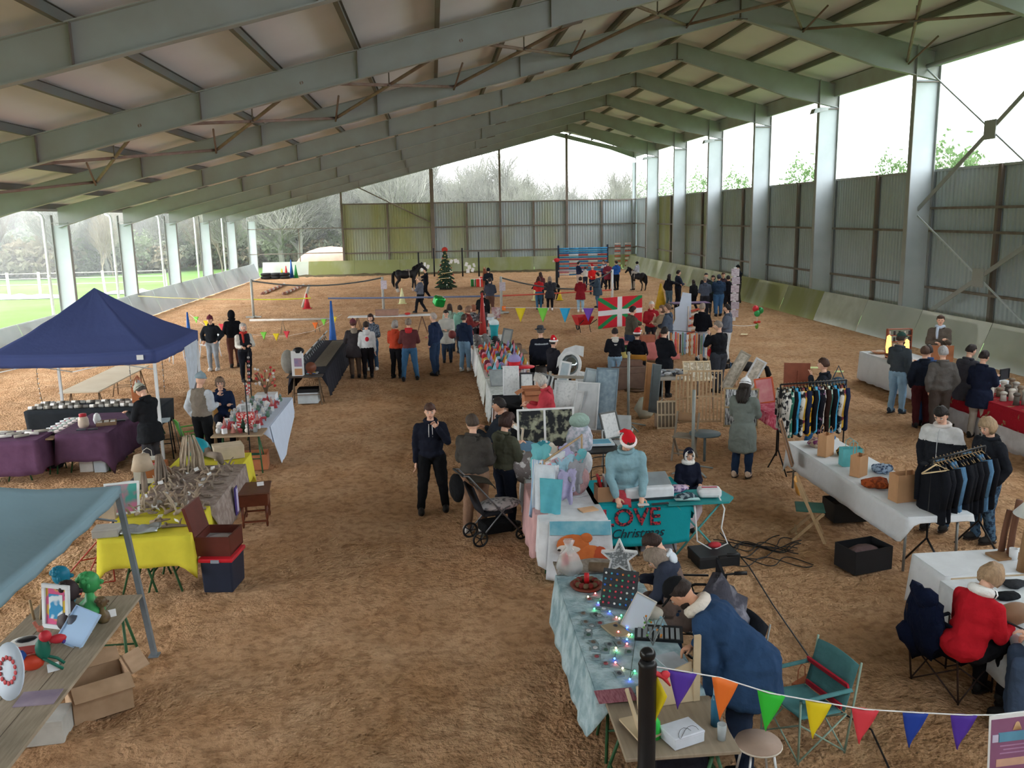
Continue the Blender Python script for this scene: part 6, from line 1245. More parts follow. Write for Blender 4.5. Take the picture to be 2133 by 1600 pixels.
# --- stroller
t = thing('stroller', 'black folding stroller with grey patterned blanket and black bag on its handle', 'stroller', (.72, 11.55, 0), R(-72)); sb = mat('17181b', .5)
def wheel(p, r, par, nm='wheel', wd=.03, rim=True, m_=sb):
    q = MB(); q.tube([(p[0], p[1]+r*math.cos(a), p[2]+r*math.sin(a)) for a in [2*PI*k/18 for k in range(19)]], wd/2, 8, cap=False); [q.tube([(p[0], p[1], p[2]), (p[0], p[1]+r*math.cos(a), p[2]+r*math.sin(a))], .008, 5) for a in [2*PI*k/5 for k in range(5)]]; q.ball(p, .022, 6); return q.build(nm, m_, par)
for x in (-.2, .2): wheel((x, -.3, .11), .1, t); wheel((x*.85, .32, .085), .075, t)
for x in (-.2, .2): q = MB(); q.tube([(x*.85, .32, .1), (x, .05, .42), (x, -.45, 1.02), (x, -.52, 1.03)], .012, 6); q.tube([(x, -.3, .11), (x, .08, .5), (x, .15, .52)], .011, 6); q.build('frame_tube', mat('6d7074', .4, metal=.5), t)
q = MB(); q.tube([(-.2, -.52, 1.03), (.2, -.52, 1.03)], .016, 8); q.build('handlebar', sb, t); q = MB(); q.grid(lambda u, v: ((u-.5)*.36, .2-.42*v, .42+.02*math.sin(PI*u)), 6, 6); q.grid(lambda u, v: ((u-.5)*.36, -.22-.16*v, .42+.42*v), 6, 6); solidify(q.build('seat', fab('2a2b30'), t), .03)
q = MB(); q.grid(lambda u, v: ((u-.5)*.40, -.42+.36*math.sin(v*1.5), .82+.14*math.cos(v*1.5)-.08*abs(u-.5)), 8, 8); solidify(q.build('sun_hood', fab('3a3630'), t), .01); q = MB(); q.ball((0, .06, .5), (.19, .32, .08), 14); q.build('blanket', fab('c3c0c2', '6d6d72', scale=14, thr=(.5, .6), bump=1), t); q = MB(); q.box((0, 0, .2), (.34, .42, .14)); bevel(q.build('basket', fab('17181a'), t), .03)
q = MB(); q.ball((0, -.55, .82), (.2, .09, .2), 12); one(q, 'shoulder_bag', fab('17181a', bump=1), 'black bag hanging from the stroller handle', 'bag', (.72, 11.55, 0), R(-72))
# --- textile stall
table('trestle table under the textiles left of the turquoise cloth', 1.2, 1.98, 10.1, 13.0, .75, PLY, GRN_T)
cloth('white cloth under the textile pile', 1.18, 2.0, 10.05, 12.4, .76, (.62, .3, .3, .45), fab('d9dde2', bump=.3)); cloth('pink cloth on the left side of the textile stall', 1.15, 1.3, 10.3, 11.6, .765, (.5, .01, .4, .6), fab('c9a3a3', bump=.3))
def drape(label, x, y, z, w_, L, ang, m_, out=.12, mats=None, mf=None, name='hanging_towel'):
    q = MB(); q.grid(lambda u, v: ((u-.5)*w_*(1-.25*v), -out*v+.03*math.sin(11*u+4*v)*v, -L*v*(1+.12*(1-abs(2*u-1)))), 14, 16, mf=mf); o = one(q, name, mats or m_, label, 'textile', (x, y, z), ang); return solidify(o, .008)
drape('long white towel hanging from the textile rack', 1.3, 10.5, 1.35, .28, 1.1, -.5, fab('cfd9e3', bump=.3)); drape('turquoise towel with white edge hanging over the white towel', 1.36, 10.38, 1.2, .3, .75, -.4, fab('5fb0bf', bump=.3)); drape('blue and white striped towel hanging at the left of the textile rack', 1.22, 10.62, 1.38, .16, .7, -.6, fab('8fb0d0', 'dde4ea', scale=30, stretch=(1, .05, .05), thr=(.45, .55)))
t = thing('clothes_hanger_arm', 'pale wooden arm carrying the textiles, rising to the right', 'rail', (0, 0, 0)); q = MB(); q.tube([(1.22, 10.55, 1.33), (1.9, 11.3, 1.5)], .014, 6); q.build('rail_bar', WOOD, t); q = MB(); q.tube([(1.9, 11.3, .76), (1.9, 11.3, 1.52)], .014, 6); q.tube([(1.3, 10.62, .76), (1.3, 10.62, 1.38)], .014, 6); q.build('upright', WOOD, t)
txc = [('pale pink', 'd8b3bd'), ('white', 'dde2e8'), ('sky blue', '9fc6d8'), ('lilac', 'b3aed0'), ('grey spotted', '9a9aa0'), ('turquoise', '6fb8c0'), ('cream', 'd8cfc0')]
for i in range(14):
    x = 1.32+.10*(i % 6)+.02*(i//6); y = 10.75+.35*(i//5)+.05*(i % 3); nm, c = txc[i % 7]; drape('%s cloth bag hanging in the textile pile, %s of its bunch' % (nm, ORD[i]), x, y, 1.33-.03*(i % 4), .24, .38, .3*math.sin(i*2.), fab(c, 'd8505c' if i % 4 == 1 else None, scale=9, thr=(.55, .65)) if i % 4 == 1 else fab(c, bump=.6), .08, name='cloth_bag')
for i, (x, y, z, r_, c, lab) in enumerate([(1.25, 11.9, .9, .26, '8a8486', 'grey cushion with dark spots at the left of the textile stall'), (1.8, 11.0, .95, .2, 'c09a9c', 'pink plush cushion in a clear bag'), (1.95, 11.3, 1.1, .17, 'd9dadf', 'white stuffed bag at the right of the textile pile'), (1.55, 12.6, .92, .2, '3f8fa0', 'teal and white pointed cushion at the back of the textile stall'), (1.3, 12.7, .9, .19, '5f7d94', 'blue-grey cushion behind the olive jacket')]):
    q = MB(); q.ball((0, 0, 0), (r_, r_*.55, r_), 14, rot=(.2, .5, 0)); one(q, 'cushion', fab(c, 'e3e5e8' if i in (0, 3) else None, scale=12, thr=(.55, .6)) if i in (0, 3) else fab(c, bump=.8), lab, 'cushion', (x, y, z), i*.8)
t = thing('patchwork_bag', 'blue-grey patchwork bag hanging on the small wire stand behind the textiles', 'bag', (2.2, 13.3, .55)); q = MB(); q.ball((0, 0, .35), (.22, .12, .32), 12); q.build('bag_body', fab('9aa6b4', 'd3d0dc', scale=12, thr=(.4, .6), bump=1), t); q = MB(); q.ball((0, 0, .68), (.17, .12, .13), 10); q.build('gathered_top', fab('9fb8ae', bump=1), t)
t = thing('wire_stand', 'black wire basket stand behind the textile stall', 'stand', (2.5, 12.7, 0)); q = MB()
for z in (.3, .45, .6, .75): q.tube([(.22*math.cos(a), .16*math.sin(a), z) for a in [PI*k/8 for k in range(9)]], .008, 5)
for a in (0, PI/2, PI): q.tube([(.22*math.cos(a), .16*math.sin(a), 0), (.22*math.cos(a), .16*math.sin(a), .8)], .008, 5)
q.build('wire_frame', BLK, t)
q = MB(); q.box((0, 0, .02), (.5, .35, .03)); q.box((0, 0, .037), (.4, .26, .006), mi=1); one(q, 'tablet_tray', [mat('c9d4da', .4), mat('4f9ab8', .4)], 'turquoise and white tray on the dark stand right of the patchwork bag', 'tray', (2.55, 13.6, .76)); table('small dark table under the tray and patchwork bag', 2.0, 2.85, 13.1, 13.9, .75, BLK, BLK, trest=False)
# --- turquoise table with lettering
trq = fab('1f9aa3', bump=.15, var=.04)
table('folding table under the turquoise printed cloth', 2.0, 3.2, 10.62, 11.6, .75, PLY, GREY_T)
cloth('turquoise cloth on the table of the person in the pale blue hoodie', 1.95, 3.22, 10.6, 11.62, .76, (.05, .3, .1, .1), trq, ripple=.008)
t = thing('printed_banner_cloth', 'turquoise cloth front printed LOVE in red plaid letters and Christmas in script', 'banner', (2.58, 10.57, .755)); q = MB(); q.grid(lambda u, v: ((u-.5)*1.26*(1-.06*v), -.02-.05*v+.012*math.sin(14*u)*v, -.52*v*(1+.06*math.sin(PI*u))), 30, 10); solidify(q.build('cloth_front', trq, t), .006)
plaid = mat('a8303c', .8, c2='2a2430', scale=30, thr=(.48, .52), detail=0); text('LOVE', (-.17, -.068, -.265), (R(86), 0, 0), .32, plaid, t, ext=.004, bold=.006); text('Christmas', (-.10, -.088, -.42), (R(86), 0, .03), .17, mat('1c2a38', .7), t, ext=.003, shear=.35)
t = thing('printed_towel', 'white cloth with orange and white sleeping fox print hanging at the front left corner', 'textile', (1.66, 10.02, .78), -.12); q = MB(); q.grid(lambda u, v: ((u-.5)*.74*(1+.15*v), -.03-.10*v+.015*math.sin(9*u)*v, -.72*v*(1+.1*math.sin(PI*u))), 20, 12); solidify(q.build('cloth_body', fab('cfd4da', bump=.3), t), .006)
q = MB(); q.grid(lambda u, v: ((u-.5)*.74, -.03-.05*v, -.01-.16*v), 20, 3); q.v = [(x, y-.006, z) for x, y, z in q.v]; q.build('blue_band', mat('4f9ab4', .8, c2='8fc0cc', scale=6), t)
fo = mat('c8703a', .8, c2='b05c2c', scale=8); fw = mat('d8d2cc', .8)
for nm, c, r_, m_ in (('fox_body', (.05, -.105, -.42), (.24, .012, .13), fo), ('fox_head', (-.08, -.10, -.27), (.16, .014, .11), fo), ('fox_face', (-.12, -.112, -.31), (.12, .010, .05), fw), ('fox_tail', (.2, -.108, -.45), (.10, .012, .14), mat('a8482a', .8)), ('fox_paw', (-.18, -.115, -.50), (.05, .010, .04), fo), ('fox_paw', (-.08, -.115, -.51), (.05, .010, .04), fo), ('fox_ear', (.06, -.10, -.18), (.06, .012, .05), fo)): q = MB(); q.ball((c[0]*1.15, c[1]-.03, c[2]*1.05), (r_[0]*1.25, r_[1]*1.6, r_[2]*1.3), 14); q.build(nm, m_, t)
q = MB(); q.ball((-.12, -.155, -.27), (.02, .006, .02), 6); q.ball((-.26, -.165, -.33), (.022, .006, .016), 6); q.build('fox_eye', DARK, t)
q = MB(); q.lathe((0, 0, 0), [(.10, 0), (.13, .5), (.12, .5)], 12); one(q, 'turquoise_bucket', mat('2aa59a', .5), 'turquoise bucket under the corner of the fox print cloth', 'bucket', (1.42, 10.15, 0))
box_open('kraft box with red and white folders standing on the turquoise table', gz(1262, 1040, .77), (.26, .22, .2), .05, mat('a87f60', .8), False, None)
for k, (c, nm) in enumerate([('b8202c', 'red'), ('e3e3e3', 'white'), ('b8202c', 'dark red')]): q = MB(); q.box((0, 0, .15), (.03, .16, .3), rot=(0, -.2+.15*k, 0)); one(q, 'folder', mat(c, .6), nm+' folder standing in the kraft box on the turquoise table', 'folder', gz(1250+10*k, 1036, .78))
t = thing('cutting_machine', 'large white craft cutting machine with grey lid on the turquoise table', 'machine', gz(1348, 1035, .77), .06); q = MB(); q.box((0, 0, .08), (.66, .26, .16)); bevel(q.build('machine_body', mat('dfe3e8', .35), t), .03, 3); q = MB(); q.box((0, .10, .19), (.66, .34, .03), rot=(.35, 0, 0)); bevel(q.build('lid', mat('8b9296', .3), t), .012); q = MB(); q.box((0, -.14, .015), (.62, .02, .03)); q.build('base_strip', mat('2f3a40', .5), t)
q = MB(); q.ball((0, 0, .05), (.14, .1, .09), 10); q.tube([(-.1, -.05, .03), (.1, -.15, 0)], .05, 8); one(q, 'red_glove', fab('c24a55', bump=1), 'translucent red cloth held on the turquoise table', 'cloth', gz(1293, 1040, .77))
for k, (px_, py_, c, w_, l, nm) in enumerate([(1340, 1052, 'd3d8da', .14, .06, 'white label strip'), (1375, 1050, '2c3236', .22, .05, 'dark ruler'), (1195, 1030, 'cfd3d8', .34, .26, 'white sheet'), (1225, 1062, 'd8b08a', .22, .16, 'orange and white printed sheet')]): q = MB(); q.box((0, 0, .006), (w_, l, .012)); one(q, 'sheet', mat(c, .6), nm+' lying on the turquoise table', 'sheet', gz(px_, py_, .772), .1*k)
t = thing('ironing_table', 'small turquoise folding table with crossed legs beside the turquoise cloth', 'table', (3.3, 10.75, 0)); q = MB(); q.prism([(-.42, -.28), (.38, -.28), (.5, -.1), (.42, .28), (-.42, .28)], .735, .76); q.build('tabletop', mat('2b8f93', .6), t)
for y in (-.2, .2): q = MB(); q.tube([(-.3, y, .73), (.32, y, 0)], .014, 6); q.build('leg', mat('4f9a98', .5), t); q = MB(); q.tube([(.3, y, .73), (-.32, y, 0)], .014, 6); q.build('leg', mat('4f9a98', .5), t)
t = thing('heat_press', 'small white heat press with red stripe and cable on the folding table', 'machine', (3.48, 10.68, .765), -.1); q = MB(); q.box((0, 0, .07), (.3, .2, .12)); bevel(q.build('press_body', mat('dcdfe3', .4), t), .04, 3); q = MB(); q.box((0, 0, .133), (.2, .03, .008)); q.build('red_stripe', mat('a8203a', .5), t); q = MB(); q.tube([(.1, -.1, .05), (.16, -.2, -.1), (.12, -.22, -.35), (.2, -.25, -.55), (.0, -.3, -.62), (-.2, -.28, -.5), (-.22, -.2, -.1), (-.2, -.05, .0)], .010, 6); q.build('power_cable', PAPER, t)
q = MB(); q.ball((0, 0, .04), (.17, .12, .05), 10); one(q, 'folded_textile', fab('c9b3cc', '5a4a78', scale=16, thr=(.5, .6), bump=1), 'pink and violet patterned cloth crumpled on the small folding table', 'textile', (3.15, 10.95, .765)); q = MB(); q.ball((0, 0, .04), (.16, .1, .05), 10); q.tube([(-.16, -.08, .03), (.16, -.09, .03)], .02, 6, 1); one(q, 'yarn_bundle', [fab('33434f', '8fa0a8', scale=20, thr=(.5, .6), bump=1), mat('9fc3c4', .6)], 'grey-blue tangled bundle with pale tube on the small folding table', 'yarn', (3.15, 10.62, .765))
cloth('pale pink cloth hanging below the small folding table', 3.05, 3.45, 10.95, 11.05, .73, (.5, .01, .5, .01), fab('d9c6cc', 'c8505c', scale=3, thr=(.6, .7)), fl=.01)
box_closed('black plastic case with red lid piece under the small folding table', (3.45, 10.35, 0), (.55, .42, .16), .1, mat('1f2226', .5), 'tool_case', mat('2a2d31', .5)); q = MB(); q.ball((0, 0, .03), (.09, .06, .04), 8); one(q, 'red_pouch', mat('b8303a', .6), 'red and white pouch lying on the black case', 'pouch', (3.48, 10.4, .18))
box_closed('translucent storage box under the turquoise table, right', (2.85, 11.0, 0), (.5, .4, .3), 0, mat('b3b5c4', .4), 'storage_box'); box_closed('white storage box under the turquoise table, left', (2.25, 11.1, 0), (.5, .4, .3), 0, mat('c9c6cc', .4), 'storage_box')
for k in range(10):
    rd = random.Random(k); q = MB(); x0, y0 = 3.6+rd.uniform(0, .3), 10.3+rd.uniform(-.1, .6); A_, B_ = rd.uniform(.8, 1.7), rd.uniform(-.25, .15); q.tube([(x0+.045*j, y0+.16*math.sin(j*.32*A_+k)+.04*j*B_, .015+.008*(k % 3)) for j in range(22)], .007, 5)
    one(q, 'power_cable', BLK, 'black cable lying tangled on the sand right of the folding table, loop %s' % ORD[k], 'cable', group='tangled black cables')
q = MB(); q.tube([gz(1500, 1110, .012), gz(1560, 1180, .012), gz(1610, 1260, .012), gz(1700, 1390, .012), gz(1745, 1480, .012), gz(1815, 1520, .012), gz(1870, 1640, .012)], .009, 5); one(q, 'extension_lead', BLK, 'long black lead running over the sand toward the camera', 'cable')
# --- silver table in the foreground
table('long trestle table under the silver blue cloth in the foreground', 1.2, 1.95, 6.2, 8.75, .74, PLY, GRN_T)
sil = fab('86a3ad', 'b6cdd4', scale=7, bump=.8, bscale=18, thr=(.35, .6), detail=6)
cloth('shimmering silver blue crushed cloth on the foreground table', 1.15, 1.98, 6.12, 8.45, .752, (.10, .4, .05, .42), sil, ripple=.02, corner=.25, fl=.10)
q = MB(); q.grid(lambda u, v: (1.155+.80*u, 8.42+.33*v, .775+.02*math.sin(9*u)*math.sin(4*v)), 20, 6); solidify(one(q, 'fur_mat', fab('9c948a', '7a7068', scale=20, bump=1), 'grey fur mat at the far end of the silver table', 'mat'), .02)
t = thing('wrapped_gift', 'cellophane wrapped decoration with red cone tip on the fur mat', 'gift', gz(1185, 1190, .79)); q = MB(); q.lathe((0, 0, 0), [(.13, 0), (.14, .08), (.10, .18), (.03, .26), (.06, .34)], 14); q.v = [(v[0]*(1+.12*math.sin(9*math.atan2(v[1], v[0]))), v[1]*(1+.12*math.sin(9*math.atan2(v[1], v[0]))), v[2]) for v in q.v]; q.build('cellophane', mat('dfe3e6', .12, alpha=.35, spec=.8), t); q = MB(); q.lathe((-.03, 0, .06), [(.05, 0), (0, .16)], 10); q.build('red_cone', mat('c8303a', .7), t); q = MB(); q.ball((.02, 0, .05), (.10, .09, .05), 10); q.build('filling', mat('8a8078', .8, c2='b9b3ab', scale=30), t)
t = thing('advent_wreath', 'wreath on a brown plate with one red candle on the silver table', 'wreath', gz(1222, 1222, .765)); q = MB(); q.lathe((0, 0, 0), [(.15, 0), (.17, .025), (.12, .02)], 20); q.build('plate', mat('7a3a2c', .5), t); q = MB(); [q.ball((.10*math.cos(a), .10*math.sin(a), .045), (.035, .03, .03), 7, k % 2) for k, a in enumerate([2*PI*k/14 for k in range(14)])]; q.build('cone_ring', [mat('6d5a44', .9), mat('7b2a26', .7)], t); q = MB(); q.tube([(0, 0, .03), (0, 0, .14)], .026, 12); q.build('candle', mat('c81f28', .4), t)
q = MB(); q.tube([(-.18, 0, .05), (.05, .03, .06), (.2, 0, .04)], [.05, .055, .04], 8); one(q, 'bark_piece', mat('7d6a56', .9, c2='6a5846', scale=20), 'piece of bark behind the wreath with the red candle', 'bark', gz(1262, 1195, .79), -.5)
starf = mat('d9dbdd', .6)
t = thing('star_ornament', 'white wooden star frame with beaded inside standing behind the earring board', 'ornament', gz(1290, 1205, .76), -.2); q = MB(); P5 = [(.19*math.sin(2*PI*k/10)*(1 if k % 2 == 0 else .45), .19+.19*math.cos(2*PI*k/10)*(1 if k % 2 == 0 else .45)) for k in range(10)]
for k in range(10): a, b = P5[k], P5[(k+1) % 10]; q.bar((a[0], 0, a[1]+.04), (b[0], 0, b[1]+.04), .014, .06, up=(0, 1, 0))
q.build('star_frame', starf, t); q = MB(); q.prism([(p[0]*.92, p[1]*.92+.055) for p in P5], -.006, .006, rot=(R(90), 0, 0)); q.build('beaded_panel', mat('7d8284', .5, c2='c9cdd0', scale=50, thr=(.5, .6)), t)
t = thing('earring_board', 'black slanted board covered with rows of coloured earrings', 'display stand', gz(1290, 1262, .76), -.45); q = MB(); q.box((0, 0, .17), (.34, .015, .36), rot=(-.45, 0, 0)); q.build('board', mat('3a3e42', .8), t)
ec = ['d84a56', '4fa8c8', '46b888', 'e2e2e2', 'e08a4a', 'c23a5c', '2f5fc0']
for k in range(36): u, v = k % 6, k//6; w_ = Euler((-.45, 0, 0)).to_matrix()@V((-.14+.055*u, -.016, -.14+.055*v)); q = MB(); q.ball(w_+V((0, 0, .17)), .012, 6); q.build('earring', mat(ec[(k*5) % 7], .4), t)
lc = [('blue', '3a6aff'), ('green', '3ae08a'), ('warm white', 'ffd9a0'), ('red', 'ff5a5a')]
lp = [(1252, 1213), (1240, 1236), (1225, 1243), (1252, 1248), (1246, 1256), (1254, 1256), (1262, 1260), (1238, 1268), (1270, 1274), (1284, 1286), (1290, 1288), (1294, 1282), (1306, 1308), (1288, 1316), (1310, 1322), (1316, 1322), (1306, 1332), (1306, 1341), (1283, 1350), (1284, 1355), (1280, 1372), (1282, 1380), (1297, 1392), (1322, 1398), (1312, 1415), (1336, 1240), (1330, 1262)]
g = thing('fairy_lights', 'string of lit coloured fairy lights winding down the silver table', 'fairy lights', (0, 0, 0)); q = MB(); q.tube([gz(x, y, .766) for x, y in lp], .0025, 4); q.build('wire', mat('2f4a3c', .6), g)
for k, (x, y) in enumerate(lp): q = MB(); q.ball(gz(x, y, .778), .0085, 8); q.build('bulb', mat(lc[(k*3) % 4][1], .4, var=0, emit=6), g)
picture('white board standing on its corner on the silver table', gz(1312, 1312, .76), .2, .34, (-.2, .45, -.35), 'c9c3ba', mat('cfd8e6', .5, var=.02), .008, name='white_board')
jc = [('8a4a50', 'dark red'), ('4a5057', 'dark grey'), ('9fa8ac', 'silver'), ('6d6259', 'brown'), ('c9cdd0', 'pale'), ('3f5a50', 'green')]
for k, (x, y) in enumerate([(1228, 1250), (1240, 1282), (1248, 1285), (1220, 1298), (1226, 1316), (1226, 1325), (1250, 1300), (1282, 1306), (1286, 1332), (1290, 1342), (1240, 1352), (1262, 1356), (1243, 1370), (1270, 1345), (1300, 1296), (1236, 1340), (1258, 1270), (1310, 1360), (1262, 1385), (1290, 1405), (1232, 1306), (1215, 1280)]):
    q = MB(); q.box((0, 0, .006), (.07, .09, .010)); q.ball((0, 0, .014), (.022, .026, .010), 8, 1); c, nm = jc[k % 6]; one(q, 'jewellery_card', [mat('7f9298', .5), mat(c, .3, metal=.3)], '%s pendant on a small card, %s one going down the silver table' % (nm, ORD[k] if k < 20 else 'last'), 'jewellery', gz(x, y, .762), .3*math.sin(k), 'pendant cards on the silver table')
q = MB(); q.box((0, 0, .01), (.16, .26, .014)); q.tube([(-.08, -.13, .02), (-.08, .13, .02)], .004, 4); one(q, 'wooden_tray', mat('a89a80', .7), 'flat wooden tray with small stones in the middle of the silver table', 'tray', gz(1283, 1315, .758), .35)
t = thing('laptop_tray', 'black keyboard-like display tray beside the man writing', 'tray', gz(1372, 1322, .757), -.25); q = MB(); q.box((0, 0, .012), (.42, .28, .024)); q.build('tray_body', mat('1d2024', .5), t); q = MB(); [q.box((-.17+.048*k, -.02, .028), (.03, .2, .008)) for k in range(8)]; q.build('slots', mat('8f979b', .5), t)
q = MB(); q.box((0, 0, .004), (.3, .18, .008)); one(q, 'leaflet', mat('7b3a4c', .5, c2='b07a84', scale=14, stretch=(6, 1, 1)), 'dark red printed leaflet at the near end of the silver table', 'leaflet', gz(1282, 1450, .757), .05)
q = MB(); q.box((0, 0, .004), (.2, .26, .008)); one(q, 'notepad', mat('b9c3cc', .6), 'pale notepad under the hand of the man writing', 'notepad', gz(1400, 1378, .757), .3)
t = thing('beaded_branch', 'little wire branch with coloured beads behind the black post', 'ornament', gz(1360, 1345, .757)); q = MB(); [q.tube([(0, 0, 0), (.05*math.cos(k), .05*math.sin(k), .12), (.08*math.cos(k*1.3), .07*math.sin(k), .2+.02*k)], .004, 4) for k in range(6)]; q.build('wire', GREY_T, t); bm_ = [mat('d88a3a', .4), mat('8fc0d8', .4), mat('6fa85a', .4)]
for k in range(14): q = MB(); q.ball((.07*math.cos(k*1.9), .06*math.sin(k*1.7), .08+.014*k), .011, 6); q.build('bead', bm_[k % 3], t)
q = MB(); q.tube([(0, 0, 0), (0, 0, .13)], [.016, .012], 8); one(q, 'jar', mat('cfd0c8', .4), 'white jar behind the white board', 'jar', gz(1345, 1292, .757)); q = MB(); q.ball((0, 0, .06), (.09, .08, .06), 10); one(q, 'bead_bowl', mat('b9b3a6', .6), 'pale bowl between the white board and the seated person', 'bowl', gz(1362, 1290, .757))
# near bare table with plywood stand
table('bare plywood table at the very front with a white box on it', 1.2, 2.02, 5.35, 6.08, .72, mat('9d8f7c', .7, c2='8a7d6c', scale=3, stretch=(8, 1, 1)), GRN_T, inset=.15)
box_closed('white shoe box with scribbled lid on the front table', gz(1420, 1540, .725), (.26, .2, .09), .35, mat('cdd4e0', .5), 'shoe_box'); q = MB(); q.tube([(.08*math.cos(a*2.1)+.02*a, .05*math.sin(a*3), .0) for a in [k*.25 for k in range(14)]], .0015, 4); one(q, 'scribble', mat('2c2f38', .6), 'black scribbled line on the lid of the shoe box', 'drawing', gz(1420, 1528, .82), .35)
pw = mat('cbb99c', .7, c2='b9a688', scale=4); t = thing('plywood_stand', 'pale plywood display stand with tall upright at the front table', 'stand', (1.68, 5.98, .725), .15); q = MB(); q.prism([(-.26, 0), (.2, 0), (.2, .3), (-.26, .17)], -.01, .01, rot=(R(78), 0, 0)); q.build('back_board', pw, t); q = MB(); q.box((.22, .0, .27), (.05, .025, .54)); q.build('upright', pw, t)
t = thing('plywood_easel', 'folded plywood wedge at the left end of the front table', 'stand', (1.28, 5.62, .725), .4); q = MB(); q.bar((0, -.2, .0), (.05, .1, .3), .02, .03); q.prism([(-.02, -.18), (.2, -.15), (.2, .12), (.02, .15)], .03, .045); q.build('wedge_board', pw, t)
t = thing('water_bottle', 'blue plastic bottle with pale cap beside the shoe box', 'bottle', gz(1490, 1510, .725)); q = MB(); q.lathe((0, 0, 0), [(.035, 0), (.036, .2), (.02, .25)], 14); q.build('bottle_body', mat('2f6a8c', .25), t); q = MB(); q.lathe((0, 0, .24), [(.022, 0), (.022, .06), (.001, .062)], 12); q.build('cap', mat('9fc0d0', .3), t)
q = MB(); q.lathe((0, 0, 0), [(.03, 0), (.034, .12), (.03, .12), (.026, .01), (.001, .01)], 12); one(q, 'drinking_glass', mat('c9d4da', .1, alpha=.5), 'clear plastic cup beside the blue bottle', 'cup', gz(1503, 1540, .725))
q = MB(); q.lathe((0, 0, 0), [(.05, 0), (.045, .12), (.02, .16)], 12); one(q, 'green_bag', mat('2fc04a', .5), 'bright green object behind the black post on the front table', 'object', gz(1362, 1535, .725))
q = MB(); q.box((0, 0, .2), (.42, .3, .4)); bevel(one(q, 'dark_bag', fab('23232c', bump=1), 'dark bag under the front table', 'bag', (1.75, 6.0, 0)), .05)
q = MB(); q.box((0, 0, 0), (.03, .01, .14)); one(q, 'orange_ribbon', mat('e8742c', .6), 'orange ribbon hanging below the front table', 'ribbon', (1.36, 5.3, .56))
# wheelchair
t = thing('wheelchair', 'black wheelchair of the person in the brown fleece', 'wheelchair', (2.5, 8.15, 0), R(80))
for x in (-.28, .28):
    wheel((x, -.12, .3), .29, t, 'large_wheel'); wheel((x*.9, .42, .08), .07, t, 'caster')
    q = MB(); q.tube([(x*.85, .45, .1), (x*.85, .4, .5), (x*.85, -.25, .5), (x*.85, -.3, .92), (x*.85, -.45, .94)], .014, 6); q.tube([(x*.9, -.2, .7), (x*.9, .2, .7), (x*.9, .2, .5)], .012, 6); q.build('side_frame', sb, t); q = MB(); q.tube([(x*.85, -.38, .935), (x*.85, -.5, .94)], .02, 8); q.build('hand_grip', BLK, t)
q = MB(); q.box((0, .08, .5), (.44, .42, .04)); q.box((0, -.28, .72), (.44, .03, .38)); q.build('seat_sling', fab('1c1d22'), t)
q = MB(); q.ball((0, 0, 0), (.28, .2, .36), 14); one(q, 'draped_jacket', fab('4a4a54', '9a9aa6', scale=4, thr=(.5, .7), bump=1), 'grey and dark jacket draped over a chair behind the man in the anorak', 'jacket', (2.55, 7.4, .68), .3)
camp_chair('camp chair hidden under the draped grey jacket', (2.58, 7.35, 0), R(100), fab('3a3d44'), GREY_T, s=.8)
# ================================================================ foreground bunting, stools, right hand stalls
t = thing('barrier_post', 'thick black barrier post with ball top at the bottom of the photo', 'post', (1.275, 5.07, 0)); q = MB(); q.lathe((0, 0, 0), [(.13, 0), (.13, .04), (.058, .06), (.058, 1.57), (.062, 1.58), (.047, 1.61)], 20); q.build('post_shaft', mat('1b1c1f', .4), t); q = MB(); q.ball((0, 0, 1.65), (.052, .052, .047), 16); q.build('ball_top', mat('17181a', .3), t)
q = MB(); q.tube([(.0, 0, 1.54), (.10, -.02, 1.50), (.15, 0, 1.42)], [.012, .02, .006], 6); q.ball((.11, -.02, 1.51), (.035, .02, .03), 8); q.build('ribbon_knot', mat('cf3a45', .6), t)
Ys = 5.38
sp = [(1.33, 5.09, 1.55), (1.87, Ys, 1.27), (2.22, Ys, 1.13), (2.57, Ys, 1.04), (2.92, Ys, .955), (3.32, Ys, .90), (3.68, Ys, .855), (3.9, Ys, .84), (4.3, Ys, .86)]
t = thing('bunting', 'string of seven large coloured pennants sagging from the black post along the bottom right', 'bunting'); q = MB(); q.tube(sp, .005, 6); q.build('string', PAPER, t)
def strp(x):
    for a, b in zip(sp[:-1], sp[1:]):
        if a[0] <= x <= b[0]: u = (x-a[0])/(b[0]-a[0]); return V((x, a[1]+(b[1]-a[1])*u, a[2]+(b[2]-a[2])*u))
    return V(sp[-1])
for (xa, xb, c, h) in [(1.43, 1.66, 'v', .27), (1.79, 1.99, 'o', .30), (2.13, 2.33, 'G', .29), (2.48, 2.67, 'y', .28), (2.82, 3.02, 'r', .27), (3.20, 3.39, 'n', .27), (3.56, 3.76, 'v', .27)]: pennant(t, strp(xa), strp(xb), h, PC[c], (-.03, 0, 0))
pennant(t, (1.335, 5.08, 1.50), (1.39, 5.02, 1.38), .28, PC['y'], (-.04, 0, .02))
t = thing('poster', 'mauve and white event poster hanging in the bottom right corner', 'poster', (4.06, Ys-.01, .83), rot=(0, R(-3), 0)); q = MB(); q.box((0, 0, -.26), (.42, .006, .56)); q.build('sheet', PAPER, t); q = MB(); q.box((0, -.004, -.27), (.39, .004, .52)); q.build('printed_area', mat('8f5f80', .6, var=.06), t)
